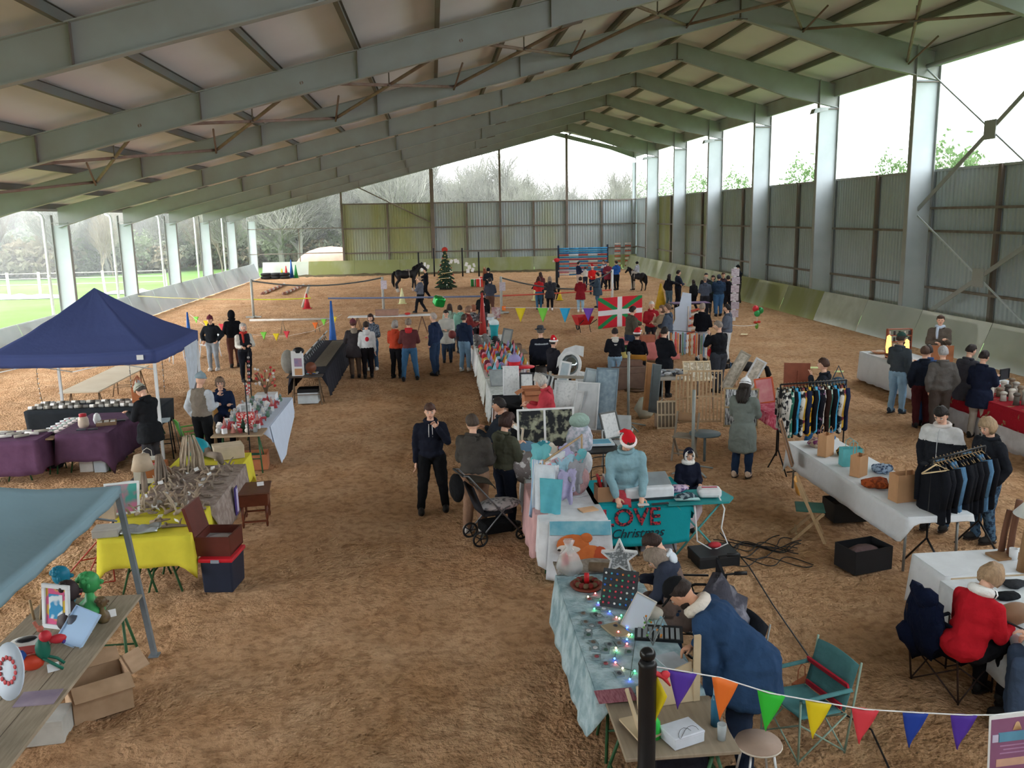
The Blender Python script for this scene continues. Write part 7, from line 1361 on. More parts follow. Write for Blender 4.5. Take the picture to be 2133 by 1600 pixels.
q = MB(); q.box((0, -.008, -.155), (.28, .003, .075)); q.build('blue_title_band', mat('5f97b4', .6), t); q = MB(); q.box((-.16, -.008, -.16), (.05, .003, .06)); q.box((.16, -.008, -.16), (.05, .003, .06)); q.build('ribbon_end', mat('c9c3de', .6), t); q = MB(); q.lathe((0, -.01, -.105), [(.035, 0), (.012, .06), (.001, .065)], 12); q.v = [(v[0], -.01+.1*(v[1]+.01), v[2]) for v in q.v]; q.build('bell_print', mat('d8b48c', .6), t); q = MB(); q.box((0, -.008, -.36), (.3, .003, .06)); q.build('peach_band', mat('d0a893', .6), t); q = MB(); [q.box((0, -.008, -.225-.03*k), (.25-.05*(k % 2), .003, .008)) for k in range(3)]; q.build('text_line', mat('b088ac', .6), t)
t = thing('round_stool', 'round stool with beige seat and pale metal legs at the bottom of the photo', 'stool', (2.33, 5.82, 0)); q = MB(); q.lathe((0, 0, .43), [(.15, 0), (.175, .015), (.17, .035), (.001, .04)], 28); q.build('seat', mat('a68f80', .6), t)
q = MB(); q.tube([(.172*math.cos(a), .172*math.sin(a), .445) for a in [2*PI*k/24 for k in range(25)]], .008, 6); q.build('seat_rim', mat('c9c0b4', .4), t)
for k in range(4): a = PI/4+k*PI/2; q = MB(); q.tube([(.12*math.cos(a), .12*math.sin(a), .43), (.2*math.cos(a), .2*math.sin(a), 0)], .010, 6); q.build('leg', mat('c3c6c8', .4, metal=.4), t)
camp_chair('teal canvas camp chair with red strap behind the bunting', (2.95, 6.45, 0), R(105), fab('54868a', bump=.5), mat('8fa89a', .5), mat('c0283c', .6), .88)
bag('brown leather bag standing behind the teal camp chair', (3.2, 6.9, 0), .3, .14, .3, .6, mat('9a5a3c', .6)); q = MB(); q.ball((0, 0, .04), (.06, .05, .04), 8); one(q, 'crumpled_paper', PAPER, 'crumpled white tissue in the arm pocket of the teal camp chair', 'tissue', (2.72, 6.72, .6))
camp_chair('dark folding chair with a navy coat hung on its back, under the woman in red', (4.72, 7.15, 0), R(-70), fab('1b1f2c'), mat('3a2a26', .6), s=.88); q = MB(); q.ball((0, 0, .72), (.12, .3, .3), 14); q.ball((-.05, .16, .5), (.12, .14, .2), 10); q.ball((-.04, 0, .98), (.08, .16, .1), 10); one(q, 'draped_coat', fab('141c33', bump=1), 'navy padded coat draped on the back of the dark folding chair', 'coat', (4.40, 7.1, -.06), 0)
# --- lower right table
table('folding table at the right edge under white cloth', 5.1, 6.6, 7.3, 8.45, .74, PLY, GREY_T)
cloth('white cloth on the right edge table with driftwood lamps', 5.05, 6.65, 7.9, 8.5, .755, (.1, .3, .3, .5), WHT_C, corner=.15); cloth('white cloth on the nearer half of the right edge table', 4.95, 6.6, 6.3, 7.8, .752, (.4, .3, .05, .5), fab('d3d9de', bump=.3)); table('folding table carrying the nearer white cloth at the right edge', 5.0, 6.55, 6.35, 7.75, .735, PLY, GREY_T)
lg = mat('7a5340', .8, c2='5f4032', scale=10, stretch=(1, 1, .2)); lg2 = mat('9c7a58', .7, c2='7d5c40', scale=8, stretch=(1, 1, .2))
for k, (px_, py_, h, r_, lab) in enumerate([(2085, 1152, .48, .035, 'shorter dark upright branch on the right edge table'), (2102, 1158, .62, .035, 'tall dark upright branch beside the shorter one'), (2128, 1190, .62, .05, 'pale twisted wooden lamp stem at the right edge')]): p = gz(px_, py_, .76); q = MB(); q.tube([(0, 0, 0), (.02, 0, h*.5), (.06, 0, h)], [r_, r_*.9, r_], 9); one(q, 'upright_log', lg if k < 2 else lg2, lab, 'log', p)
q = MB(); q.box((0, 0, .015), (.34, .2, .03)); one(q, 'flat_board', lg2, 'flat wooden base under the two dark upright branches', 'board', gz(2095, 1160, .757), .1); t = thing('lamp_shade_lamp', 'white cone lamp shade on a stem at the right edge', 'lamp', gz(2150, 1190, .76)); q = MB(); q.lathe((0, 0, .6), [(.22, 0), (.06, .2)], 20); solidify(q.build('lamp_shade', mat('d9dcdc', .7), t), .005); q = MB(); q.tube([(0, 0, 0), (0, 0, .62)], .015, 8); q.build('stem', lg, t)
for k, (px_, py_, lab, c) in enumerate([(2095, 1248, 'black', '1f2226'), (2118, 1222, 'dark grey', '3a3c40')]): q = MB(); q.ball((0, 0, .03), (.14, .09, .04), 10); one(q, 'cloth_bundle', fab(c, bump=1), lab+' crumpled bundle on the white cloth beside the red sweater', 'bundle', gz(px_, py_, .76)); 
q = MB(); q.tube([(-.12, 0, 0), (-.1, .02, .16), (0, .03, .2), (.1, .02, .14), (.12, 0, .0)], .005, 6); one(q, 'cable_loop', PAPER, 'white cable loop standing on the right edge table', 'cable', gz(2065, 1215, .76)); tub('white_cup', 'white cup at the foot of the upright branches', gz(2110, 1165, .76), .04, .045, .12, WHT)
t = thing('brown_handbag', 'tan leather bag with dark strap in front of the woman in red', 'bag', gz(2110, 1300, .757), .2); q = MB(); q.ball((0, 0, .1), (.2, .1, .1), 12); q.build('bag_body', mat('8d6a50', .6), t); q = MB(); q.tube([(-.15, -.05, .08), (-.05, -.2, .03), (.25, -.3, .02)], .01, 5); q.build('strap', BLK, t)
# --- white table of the clothes stall
table('long folding table of the clothes stall under white cloth', 5.62, 6.4, 9.7, 13.2, .74, PLY, GREY_T, trest=False)
cloth('long white cloth on the clothes stall table', 5.6, 6.42, 9.6, 13.25, .755, (.08, .1, .3, .36), WHT_C, ripple=.012, corner=.18)
for k, (x, y, w_, d, h, lab, rz) in enumerate([(5.82, 12.35, .22, .14, .34, 'small kraft bag at the far end of the clothes stall', .6), (5.82, 11.3, .22, .14, .3, 'middle kraft bag on the clothes stall', .6), (5.88, 10.2, .34, .18, .36, 'large kraft bag at the near end of the clothes stall', .15)]): bag(lab, (x, y, .765), w_, d, h, rz)
bag('turquoise bag with black lining in the middle of the clothes stall', (5.95, 11.8, .765), .3, .16, .26, -.1, mat('5fb0b4', .7))
for k, (x, y, c, c2, lab) in enumerate([(5.95, 12.9, 'c9b8a0', '7b3a6a', 'colourful patterned cloth pile at the far end'), (6.15, 12.3, 'c9a040', '2a2a33', 'yellow and black patterned pile'), (6.2, 11.4, '3a4a68', '9fb3cc', 'blue folded cloths right of the turquoise bag'), (6.15, 10.8, '2a2c33', '8a6a50', 'dark folded cloths between the kraft bags'), (5.8, 10.75, 'a8532c', '7a3a24', 'russet leather pouch between the kraft bags'), (6.2, 10.0, '7fa8b8', 'c9d4da', 'pale blue folded cloth at the near end')]):
    q = MB(); q.ball((0, 0, .05), (.17, .14, .07), 12); one(q, 'folded_cloth', fab(c, c2, scale=18, thr=(.45, .55), bump=1), lab+' on the clothes stall table', 'textile', (x, y, .765), k*.6)
folding_chair('wooden folding chair with yellow back and green seat beside the clothes stall', (5.0, 11.0, 0), R(-110), WOOD, mat('c98f3e', .5), mat('2c5a50', .7))
box_open('black plastic crate with red and grey things under the clothes stall', (5.25, 9.95, 0), (.56, .38, .3), .25, mat('1e2024', .5), False, fab('6d5a5c', bump=1), name='plastic_crate'); box_open('dark crate under the far half of the clothes stall', (5.85, 11.7, 0), (.5, .4, .28), 0, mat('26282b', .6), False, fab('3a3a40'), name='plastic_crate')
picture('brown framed mirror leaning at the far end of the clothes stall', (5.42, 12.6, .55), .3, .75, (-.3, .1, 1.1), '8b6a50', mat('4a4a46', .2), .03, name='framed_mirror', cat='mirror')
# clothes racks
def rack(label, a, b, h, m_=BLK):
    a, b = V(a), V(b); t = thing('clothes_rack', label, 'clothes rack', (0, 0, 0)); d = (b-a).normalized(); n = V((-d.y, d.x, 0)); q = MB(); q.tube([a+V((0, 0, h)), b+V((0, 0, h))], .014, 8); q.build('top_rail', m_, t)
    for p in (a, b): q = MB(); q.tube([p+V((0, 0, h)), p+V((0, 0, .42)), p+n*.3+V((0, 0, .02))], .013, 6); q.tube([p+V((0, 0, .42)), p-n*.3+V((0, 0, .02))], .013, 6); q.build('leg', m_, t)
    q = MB(); q.tube([a-n*.3+V((0, 0, .1)), b-n*.3+V((0, 0, .1))], .011, 6); q.build('lower_bar', m_, t); return a, b
a, b = rack('black clothes rack of patterned garments beside the walking woman', (5.75, 14.0, 0), (7.0, 14.2, 0), 1.55); rg = [('grey and white scroll patterned', fab('c9c6c0', '2c2c30', scale=12, thr=(.48, .54))), ('black and white scroll patterned', fab('d5d2cc', '26262a', scale=9, thr=(.46, .52))), ('sky blue', fab('4fa8cc')), ('plain black', fab('1a1b1f')), ('black with yellow', fab('1c1c20', 'd8a82c', scale=7, thr=(.5, .54))), ('dark brown', fab('33231f')), ('yellow patterned', fab('c9a23a', '6b2a3a', scale=9, thr=(.5, .56))), ('black with violet flowers', fab('1d1e26', '9a6a8c', scale=10, thr=(.55, .6))), ('bright blue', fab('3f9ccc')), ('black', fab('1a1b20')), ('green and white leaf', fab('2f6a5c', 'c9d6cc', scale=10, thr=(.5, .56))), ('navy', fab('222a44'))]
for k in range(20):
    nm, m_ = rg[(k*5+0) % 12] if k > 1 else rg[k]; p = V(a).lerp(V(b), (k+.6)/20.5); garment('%s garment, %s from the left on the rack of patterned clothes' % (nm, ORD[k]), (p.x, p.y, 1.53), R(82)+.1*math.sin(k*3), m_, .72+.12*((k*7) % 3)/3, .44, group='garments on the far clothes rack')
a, b = rack('clothes rack of black sweatshirts in front of the blond person', (5.95, 9.75, 0), (6.95, 10.25, 0), 1.42)
for k in range(15): p = V(a).lerp(V(b), (k+.5)/15.5); m_ = fab('191b21') if k not in (4, 5, 12, 13) else fab('4f7494', bump=.8); garment('%s, %s from the left on the near clothes rack' % ('black sweatshirt' if k not in (4, 5, 12, 13) else 'blue denim garment', ORD[k]), (p.x, p.y, 1.40), R(100)+.12*math.sin(k*2.3), m_, .68, .46, group='garments on the near clothes rack')
q = MB(); q.tube([(-.2, 0, -.09), (0, 0, 0), (.2, 0, -.09), (-.2, 0, -.095)], .009, 6); one(q, 'wooden_hanger', mat('d0b890', .6), 'pale wooden hanger at the left end of the near clothes rack', 'hanger', (5.92, 9.62, 1.40), .2)
q = MB(); [q.box((0, 0, -.05*k), (.012, .08, .035)) for k in range(6)]; one(q, 'sleeve_print', mat('c8404c', .7), 'red and white band on the sleeve of the front black sweatshirt', 'print', (6.02, 9.62, 1.15), .6)
# --- string art / picture grids between the stalls
def pstand(label, p, h): 
    t = thing('pole_stand', label, 'stand', p); q = MB(); q.tube([(0, 0, 0), (0, 0, h)], .028, 10); q.build('pole', mat('8f9694', .5, metal=.3), t); q = MB(); [q.tube([(0, 0, .12), (.42*math.cos(a), .42*math.sin(a), .01)], .016, 6) for a in (.3, 1.87, 3.44, 5.0)]; q.build('foot', mat('8f9694', .5), t); return t
pstand('grey pole stand on a star foot left of the jewellery frames', (3.95, 17.6, 0), 1.62); pstand('grey pole stand on a star foot in front of the wooden bar frames', (4.35, 14.3, 0), 1.45)
slw = mat('b39878', .7)
def slatframe(label, loc, w_, h, rot, n=6, m_=slw, fill=None):
    t = thing('slatted_frame', label, 'frame', loc, rot=rot); q = MB()
    for z in (.02, h*.5, h-.02): q.box((0, 0, z), (w_, .02, .03))
    for k in range(n+1): q.box((-w_/2+w_*k/n, 0, h/2), (.02, .022, h))
    q.build('slat_grid', m_, t)
    if fill: q = MB(); q.box((0, .012, h/2), (w_*.96, .006, h*.96)); q.build('panel', fill, t)
    else: q = MB(); [q.box((-w_/2+w_*(k+.5)/n, -.015, h*(.06+.88*j/8)), (.012, .012, .018)) for k in range(n) for j in (0, 8)]; q.build('hooks', mat('d8d2c6', .6), t)
    return t
p = gz(1465, 870, 0); slatframe('large wooden bar frame with hanging necklaces in the centre right', (4.95, 15.6, .55), .62, 1.0, (0, 0, -.1), 9)
slatframe('narrow wooden bar frame left of the large one', (4.6, 15.8, .5), .3, .95, (0, 0, .2), 4); slatframe('small pale frame with wire grid standing on a folding chair', (4.35, 16.0, .35), .36, .55, (-.1, 0, -.05), 5, mat('c6b79c', .7), mat('7d7264', .7)); slatframe('pale frame with rows of dark earrings on white', (5.55, 15.3, .5), .6, .75, (0, 0, -.35), 2, mat('a8926f', .7), mat('c3c8cc', .7, c2='3a4048', scale=22, stretch=(3, 1, .35), thr=(.5, .56)))
folding_chair('folding chair left of the large bar frame, seen from the side', (4.45, 15.1, 0), R(150), mat('8f8577', .7), mat('9a7a5c', .6)); q = MB(); q.lathe((0, 0, .5), [(.28, 0), (.28, .03), (.001, .03)], 20); q.tube([(0, 0, 0), (0, 0, .5)], .025, 8); one(q, 'round_side_table', mat('5c6a70', .5), 'small round grey table top behind the pole stand', 'table', (4.75, 14.9, 0))
for k, (x, y) in enumerate([(4.25, 17.2), (4.32, 17.0)]): picture(['tall brown wooden panel left of the earring rack', 'tall dark panel behind the brown wooden panel'][k], (x, y, .45), .2, 1.0, (-.05, .06, -.7), ['a87a50', '5a6468'][k], mat(['a87a50', '5a6468'][k], .6), .03, name='wood_picture')
folding_chair('wooden folding chair under the person in the black coat and festive hat', (gz(1327, 697, 1.32).x+.05, gz(1327, 697, 1.32).y-.05, 0), R(-20), WOOD, mat('c98f3e', .5))
table('folding table of the jewellery stall right of the long black coat', 5.0, 6.3, 19.0, 20.3, .74, mat('b0aaa2', .7), GREY_T, trest=False)
for k in range(16):
    q = MB(); q.ball((0, 0, .03), (.10, .08, .035), 8); one(q, 'silver_bag', fab(['8a8d96', 'c3c6cc', '4a4c55', '9fa6ae'][k % 4], bump=1), '%s wrapped bundle %s in the heap on the jewellery table' % (['mid grey', 'silver', 'dark', 'blue-grey'][k % 4], ORD[k]), 'bundle', (5.1+.17*(k % 5), 19.4+.2*(k//5), .745+.03*(k % 2)), k*.7, 'wrapped bundles on the jewellery table')
slatframe('slanted wooden box rack with nine compartments of rings', (5.75, 18.6, .75), .6, .5, (-.6, 0, -.1), 4, mat('d0bf9f', .7), mat('b8ac96', .7, c2='e3ddd0', scale=10, thr=(.5, .55)))
for k, (px_, py_, lab) in enumerate([(1510, 790, 'left'), (1540, 810, 'right')]): p = gz(px_, py_+30, .4); picture('long framed picture leaning %s behind the white knitted hat' % lab, (p.x, p.y, .5), .26, .95, (-.2, .5, -.3), ['9a9284', 'c6c9cb'][k], mat('8b8578', .6, c2='cfc9bd', scale=12), .04)
hang = [('f0e8e0', 'white'), ('c8504a', 'red'), ('6d8f7a', 'green'), ('b07a4a', 'brown'), ('d88a5a', 'orange'), ('7f9ab8', 'blue'), ('c9c0b0', 'beige'), ('5a3a34', 'dark brown')]
t = thing('scarf_rack', 'rack with two rails of hanging coloured straps in front of the grey-trousered man', 'rack', (6.5, 22.0, 0)); q = MB(); q.tube([(-.55, 0, 0), (-.55, 0, 1.45), (.6, 0, 1.35), (.6, 0, 0)], .012, 6); q.tube([(-.55, .3, 0), (-.55, -.3, 0)], .012, 6); q.tube([(.6, .3, 0), (.6, -.3, 0)], .012, 6); q.build('rack_frame', BLK, t)
for k in range(18): c, nm = hang[(k*3) % 8]; q = MB(); q.box((0, 0, -.3), (.035, .03, .6-.06*(k % 3))); one(q, 'hanging_strap', fab(c), '%s beaded strap, %s from the left on the strap rack' % (nm, ORD[k]), 'strap', (5.99+.062*k, 22.0, 1.42-.0055*k), 0, 'straps on the strap rack')
# pink covered table with crib / panel stall behind the grey-green coat
table('folding table under the pink cloth beside the grey-green coat', 6.1, 7.0, 15.0, 16.3, .74, PLY, BLK, trest=False); cloth('bright pink patterned cloth on the table beside the grey-green coat', 6.05, 7.05, 14.9, 16.4, .755, (.22, .2, .2, .2), fab('c8506a', 'e08a9c', scale=14, thr=(.45, .6)))
q = MB(); q.box((0, 0, .4), (.5, .02, .8)); q.box((.02, -.02, .4), (.03, .02, .5)); one(q, 'wooden_board', mat('8a4c34', .6, c2='7a402c'), 'large reddish brown board leaning upright on the pink table', 'board', (6.85, 15.9, .76), rot=(-.12, .03, -.1))
picture('orange framed picture on the pink table beside the brown board', (6.35, 16.1, .76), .36, .5, (-.2, -.15, -.2), 'd0623c', mat('d8a0a0', .6, c2='c8707c', scale=6), .03); q = MB(); [q.tube([(0, 0, 0), (.05*k, 0, .2), (.09*k, .02, .32)], .008, 5) for k in (-1, 0, 1)]; one(q, 'antler_ornament', mat('8a4a38', .7), 'reddish forked antler ornament behind the white knitted hat', 'ornament', (6.1, 16.5, .76))
for k in range(5): q = MB(); q.ball((0, 0, .03), (.05, .04, .04), 8); one(q, 'pink_trinket', mat(['e8a0b0', 'c83a50', 'e6dcd8', '3a3a44', 'd8607c'][k], .5), ['pale pink', 'red', 'white', 'dark', 'bright pink'][k]+' trinket on the pink cloth', 'trinket', (6.25+.14*k, 15.25+.1*(k % 2), .765))
bag('white and red printed paper bag on the sand left of the bar frames', (4.75, 17.6, 0), .4, .22, .45, .2, mat('d3c6b8', .8, c2='c04a3c', scale=3, thr=(.55, .6)))
q = MB(); q.ball((0, 0, .22), (.22, .18, .24), 10); one(q, 'plastic_bag', mat('b9bdb0', .5), 'pale crumpled plastic bag under the jewellery table', 'bag', (4.5, 18.4, 0))
# --- back right stalls
table('long trestle table of the lamp stall against the right kickboard', 11.1, 12.1, 17.3, 21.7, .76, PLY, BLK); cloth('long white cloth on the lamp stall table reaching the sand', 11.05, 12.15, 17.2, 21.75, .77, (.3, .3, .72, .72), fab('cdd2d6', bump=.3, var=.03), ripple=.03)
t = thing('candle_shelf', 'red-brown wooden shelf with rows of dark jars on the lamp stall', 'shelf', (11.7, 21.0, .775), -.1); q = MB(); [q.box((0, .05, .16*k+.02), (.6, .12, .02)) for k in range(5)]; q.box((-.3, .05, .33), (.02, .12, .66)); q.box((.3, .05, .33), (.02, .12, .66)); q.build('shelf_frame', mat('8a4a34', .6), t)
for k in range(20): q = MB(); q.tube([(-.25+.125*(k % 5), .03, .03+.16*(k//5)), (-.25+.125*(k % 5), .03, .13+.16*(k//5))], .03, 8); q.build('jar', mat('3a3438' if k % 3 else 'b9b3ab', .3), t)
for k, (px_, py_, lab) in enumerate([(1850, 735, 'left'), (1887, 745, 'right')]):
    p = gz(px_, py_, .9); t = thing('glowing_lamp', 'tall glowing orange lamp, %s of the two on the lamp stall' % lab, 'lamp', (p.x, p.y, .775)); q = MB(); q.lathe((0, 0, .12), [(.05, 0), (.07, .15), (.05, .42), (.001, .46)], 14); q.build('lamp_body', mat('ffb45a', .4, var=0, emit=1.3), t); q = MB(); q.lathe((0, 0, 0), [(.07, 0), (.05, .12)], 12); q.build('base', mat('5c3a2a', .6), t)
q = MB(); q.box((0, 0, .25), (.5, .04, .5)); one(q, 'wooden_screen', mat('9a5f3c', .6), 'orange-brown wooden screen right of the glowing lamps', 'screen', (11.75, 19.2, .775), -.3)
for k, (x, y, lab) in enumerate([(11.35, 21.3, 'farthest'), (11.3, 20.5, 'middle'), (11.3, 19.8, 'nearest')]): q = MB(); q.lathe((0, 0, 0), [(.12, 0), (.22, .06), (.2, .06), (.1, .02), (.001, .02)], 16); q.ball((0, 0, .05), (.12, .1, .05), 8, 1); one(q, 'wooden_bowl', [mat('b5805c', .6), mat('d8c9b8', .6)], '%s wooden bowl along the front edge of the lamp stall' % lab, 'bowl', (x, y, .775))
table('long table of the red stall at the right edge', 10.6, 11.6, 12.8, 17.0, .76, PLY, BLK); cloth('white cloth under the red runner at the right edge', 10.5, 11.7, 12.7, 17.05, .77, (.3, .3, .1, .78), fab('c6c6c8', bump=.3), ripple=.03)
cloth('red runner with gold pattern on the right edge table', 10.48, 11.7, 12.7, 17.0, .776, (.2, .2, .02, .36), fab('9a1f2c', '8a7a58', scale=6, thr=(.6, .66)), ripple=.01)
for k in range(34):
    x = 10.75+.17*(k % 5); y = 14.3+.38*(k//5); c, nm = [('cfcac0', 'white'), ('8a7a68', 'brown'), ('5a5550', 'dark grey'), ('b9b5ac', 'pale grey')][k % 4]; q = MB(); q.tube([(0, 0, 0), (0, 0, .12+.05*(k % 3))], [.06, .05], 8); q.ball((0, 0, .15+.05*(k % 3)), (.07, .07, .04), 8)
    one(q, 'log_candle', mat(c, .8), '%s log decoration, %s row from the near end, %s from the left' % (nm, ORD[k//5], ORD[k % 5]), 'decoration', (x, y, .78), k, 'log decorations on the red table')
picture('small dark board standing among the log decorations', (11.4, 16.4, 1.0), .3, .22, (0, 0, .4), '2c2d31', mat('3a3c42', .5), .02, name='chalk_board'); 
q = MB(); q.add([(15.40, 13.6, .35), (15.40, 16.0, .35), (15.72, 16.1, 1.22), (15.72, 13.5, 1.22)], [(0, 1, 2, 3)]); solidify(one(q, 'white_sheet', fab('c6cbd6', bump=.6), 'white sheet hung over the kickboard at the right edge', 'sheet'), .02)
q = MB(); q.add([(-.14, 0, 0), (.1, -.05, 0), (.16, .05, .02), (-.08, .07, .03)], [(0, 1, 2, 3)]); 
for k, (px_, py_) in enumerate([(1695, 767), (1748, 775), (1550, 697)]): solidify(one(MB().add([(-.14, 0, 0), (.1, -.05, 0), (.16, .05, .02), (-.08, .07, .03)], [(0, 1, 2, 3)]), 'dropped_card', mat('cfe09a' if k < 2 else 'e6d9b0', .6), ['pale green paper on the sand left of the walking woman', 'pale green paper on the sand right of the walking woman', 'cream paper on the sand below the balloons'][k], 'paper', gz(px_, py_, .03)), .01)
# --- flag stall
t = thing('flag', 'red flag with green saltire and white cross hanging at the middle stall', 'flag', (4.92, 26.2, 1.93)); q = MB(); W_, H_ = 1.36, .92
def fm(u, v):
    if abs(u-.5) < .055 or abs(v-.5) < .085: return 1
    if abs(u-v) < .075 or abs(u+v-1) < .075: return 2
    return 0
q.grid(lambda u, v: (u*W_, -.04*math.sin(7*u+2*v), -.12*(1-u)*0-H_*v+.06*u*(1-v)+.10*(u-.2)*v), 72, 48, mf=fm); solidify(q.build('flag_cloth', [mat('d02434', .7, var=.04), mat('e6e4e6', .7, var=.03), mat('1f8a50', .7, var=.04)], t), .006)
table('table of the flag stall with a pinkish cloth', 5.3, 6.9, 24.6, 25.8, .74, PLY, BLK, trest=False); cloth('pale red cloth on the flag stall table', 5.25, 6.95, 24.55, 25.85, .755, (.5, .5, .3, .4), fab('c87a78', bump=.3))
for k in range(12): q = MB(); q.lathe((0, 0, 0), [(.035, 0), (.035, .14), (.015, .2), (.015, .24)], 8); one(q, 'jam_bottle', mat(['7a2a24', 'b89a7a', '5c2a20', 'c8b8a0'][k % 4], .3), '%s bottle, %s from the left on the flag stall' % (['dark red', 'amber', 'brown', 'pale'][k % 4], ORD[k]), 'bottle', (5.9+.08*k, 25.0+.12*(k % 2), .76), 0, 'bottles on the flag stall')
box_closed('brown box with white label on the flag stall table', (6.1, 24.75, .76), (.4, .3, .2), 0, mat('a0604c', .8), 'cardboard_box')
# ================================================================ the riding area at the back
rope = mat('55595a', .8); 
def ropepost(p, h, lab, m_=mat('a8aaa6', .6)):
    t = thing('tape_post', lab, 'post', p); q = MB(); q.tube([(0, 0, 0), (0, 0, h)], .06, 8); q.build('post_shaft', m_, t); q = MB(); [q.box((0, 0, .03), (.7, .12, .06), rz=a) for a in (0, 1.57)]; q.build('foot', m_, t); return t
ropepost((-8.5, 41.6, 0), 1.78, 'grey jump stand post at the left end of the rope'); ropepost((-2.45, 41.4, 0), 1.76, 'grey jump stand post with notice in the middle of the rope'); ropepost((3.05, 40.5, 0), 1.7, 'pale post with white notice behind the crowd'); ropepost((8.75, 42.8, 0), 1.75, 'white post at the right end of the rope near the ponies', WHT)
def ropeline(label, a, b, sag, r=.035, m_=rope, name='rope'):
    a, b = V(a), V(b); q = MB(); q.tube([a.lerp(b, k/14)+V((0, 0, -sag*4*(k/14)*(1-k/14))) for k in range(15)], r, 5); return one(q, name, m_, label, 'rope')
ropeline('dark rope sagging between the left and the middle post', (-8.5, 41.6, 1.72), (-2.45, 41.4, 1.72), .3); ropeline('dark rope from the pale post down toward the ponies', (3.05, 40.5, 1.65), (6.6, 41.5, .95), .12); ropeline('dark rope rising to the right hand white post', (6.6, 41.5, .95), (8.75, 42.8, 1.7), .1)
ropeline('yellow tape stretched low from the left kickboard', (-13.6, 41.5, 1.15), (-8.5, 41.6, .85), .05, .02, mat('c9c98a', .6), 'tape'); ropeline('bright yellow tape beyond the left post', (-8.5, 41.6, .85), (-5.8, 41.5, .85), .03, .025, mat('d0d83a', .6), 'tape'); ropeline('blue pole line low above the sand in front of the black horse', (-5.0, 41.45, .82), (3.0, 40.6, .8), .02, .045, mat('6f7a98', .6), 'tape'); ropeline('red tape low above the sand behind the red hoodie girl', (3.1, 40.6, .8), (8.75, 42.8, .75), .02, .035, mat('cf5a4a', .6), 'tape')
for (x, y, z, lab) in ((-2.38, 41.3, 1.4, 'white notice with pink text on the middle rope post'), (3.1, 40.38, 1.25, 'white notice on the pale post behind the crowd')): q = MB(); q.box((0, 0, 0), (.28, .02, .4)); one(q, 'notice', mat('d3d3dc', .7, c2='b0a0b4', scale=20), lab, 'sign', (x, y-.06, z))
# far pennants over the sand
t = thing('bunting', 'string with yellow, green, blue and purple pennants in the middle of the hall', 'bunting'); a, b = V((2.12, 27.2, 1.62)), V((4.95, 26.3, 1.62)); q = MB(); q.tube([a, b], .006, 5); q.build('string', PAPER, t)
for px_, c in ((1070, 'y'), (1119, 'g'), (1167, 'b'), (1217, 'p')):
    u = (px_-1045)/(1250-1045); p = a.lerp(b, u); pennant(t, p, a.lerp(b, u+.115), .46 if c != 'p' else .42, PC[c])
q = MB(); q.box((0, 0, 0), (.12, .02, .14)); one(q, 'orange_flag', PC['o'], 'small orange flag beside the notice at the far end of the gnome stall', 'flag', (2.2, 28.2, 1.5))
# white long low pole tables / wheelbarrow
table('white low table with cardboard box behind the red jackets', -3.4, -.2, 33.9, 34.5, .72, WHT, mat('6b5040', .7)); box_closed('flat brown carton on the white low table', (-1.9, 34.2, .73), (.9, .45, .22), 0, mat('9a7a6c', .8)); q = MB(); q.ball((0, 0, .04), (.12, .1, .05), 8); one(q, 'red_cloth', mat('c83a38', .7), 'small red cloth on the white low table', 'cloth', (-1.1, 34.1, .74))
t = thing('wheelbarrow', 'red wheelbarrow resting behind the pennants', 'wheelbarrow', gz(1212, 690, 0), R(12)); t.scale = (.8, .8, .8); q = MB(); q.add([(-.28, -.35, .35), (.28, -.35, .35), (.2, .3, .3), (-.2, .3, .3), (-.42, -.55, .75), (.42, -.55, .75), (.34, .5, .75), (-.34, .5, .75)], [(0, 3, 2, 1), (0, 1, 5, 4), (1, 2, 6, 5), (2, 3, 7, 6), (3, 0, 4, 7)]); solidify(q.build('tray', mat('b8232c', .4), t), .02)
wheel((0, .55, .2), .18, t, 'wheel', .07)
for s_ in (-1, 1): q = MB(); q.tube([(s_*.12, .6, .25), (s_*.28, -.4, .38), (s_*.34, -1.1, .68)], .02, 6); q.tube([(s_*.25, -.3, .38), (s_*.27, -.5, 0)], .018, 6); q.build('handle', BLK, t)
# cones, cavaletti, tyres
for (px_, py_, c, h, lab) in [(588, 580, 'd8c82a', .75, 'small yellow cone'), (597, 580, 'c8303a', .95, 'red cone'), (608, 579, '2c62b0', 1.4, 'tall blue cone'), (617, 579, '2f8a4a', 1.0, 'green cone')]: cone(lab+' by the far left kickboard', gz(px_, py_, 0), h, .17, mat(c, .5))
q = MB(); [q.tube([(x+.32*math.cos(a), .32*math.sin(a), z) for a in [2*PI*k/14 for k in range(15)]], .12, 6) for x in (0, .75, 1.4) for z in (.12, .36)]; one(q, 'tyre_stack', mat('2a2b2c', .8), 'dark stack of tyres in the far left corner of the hall', 'tyres', (-13.0, 69.4, 0))
for (a, b, lab) in [((545, 612), (592, 592), 'left'), ((590, 612), (632, 594), 'right')]: q = MB(); q.tube([gz(a[0], a[1], .08), gz(b[0], b[1], .08)], .09, 8); [q.tube([gz(a[0], a[1], .08).lerp(gz(b[0], b[1], .08), k/6), gz(a[0], a[1], .08).lerp(gz(b[0], b[1], .08), (k+.5)/6)], .094, 8, 1) for k in range(6)]; one(q, 'ground_pole', [mat('cfc6bc', .6), mat('a86a5a', .6)], lab+' of the two painted poles lying on the sand at the left', 'pole')
q = MB(); q.tube([(0, 0, .05), (.35, .5, 1.15)], .07, 8); one(q, 'leaning_pole', mat('b8b0a4', .7), 'grey pole leaning on the red cone', 'pole', gz(630, 642, 0)); cone('red cone with a pole leaning on it', gz(640, 643, 0), .75, .17, mat('b83038', .5))
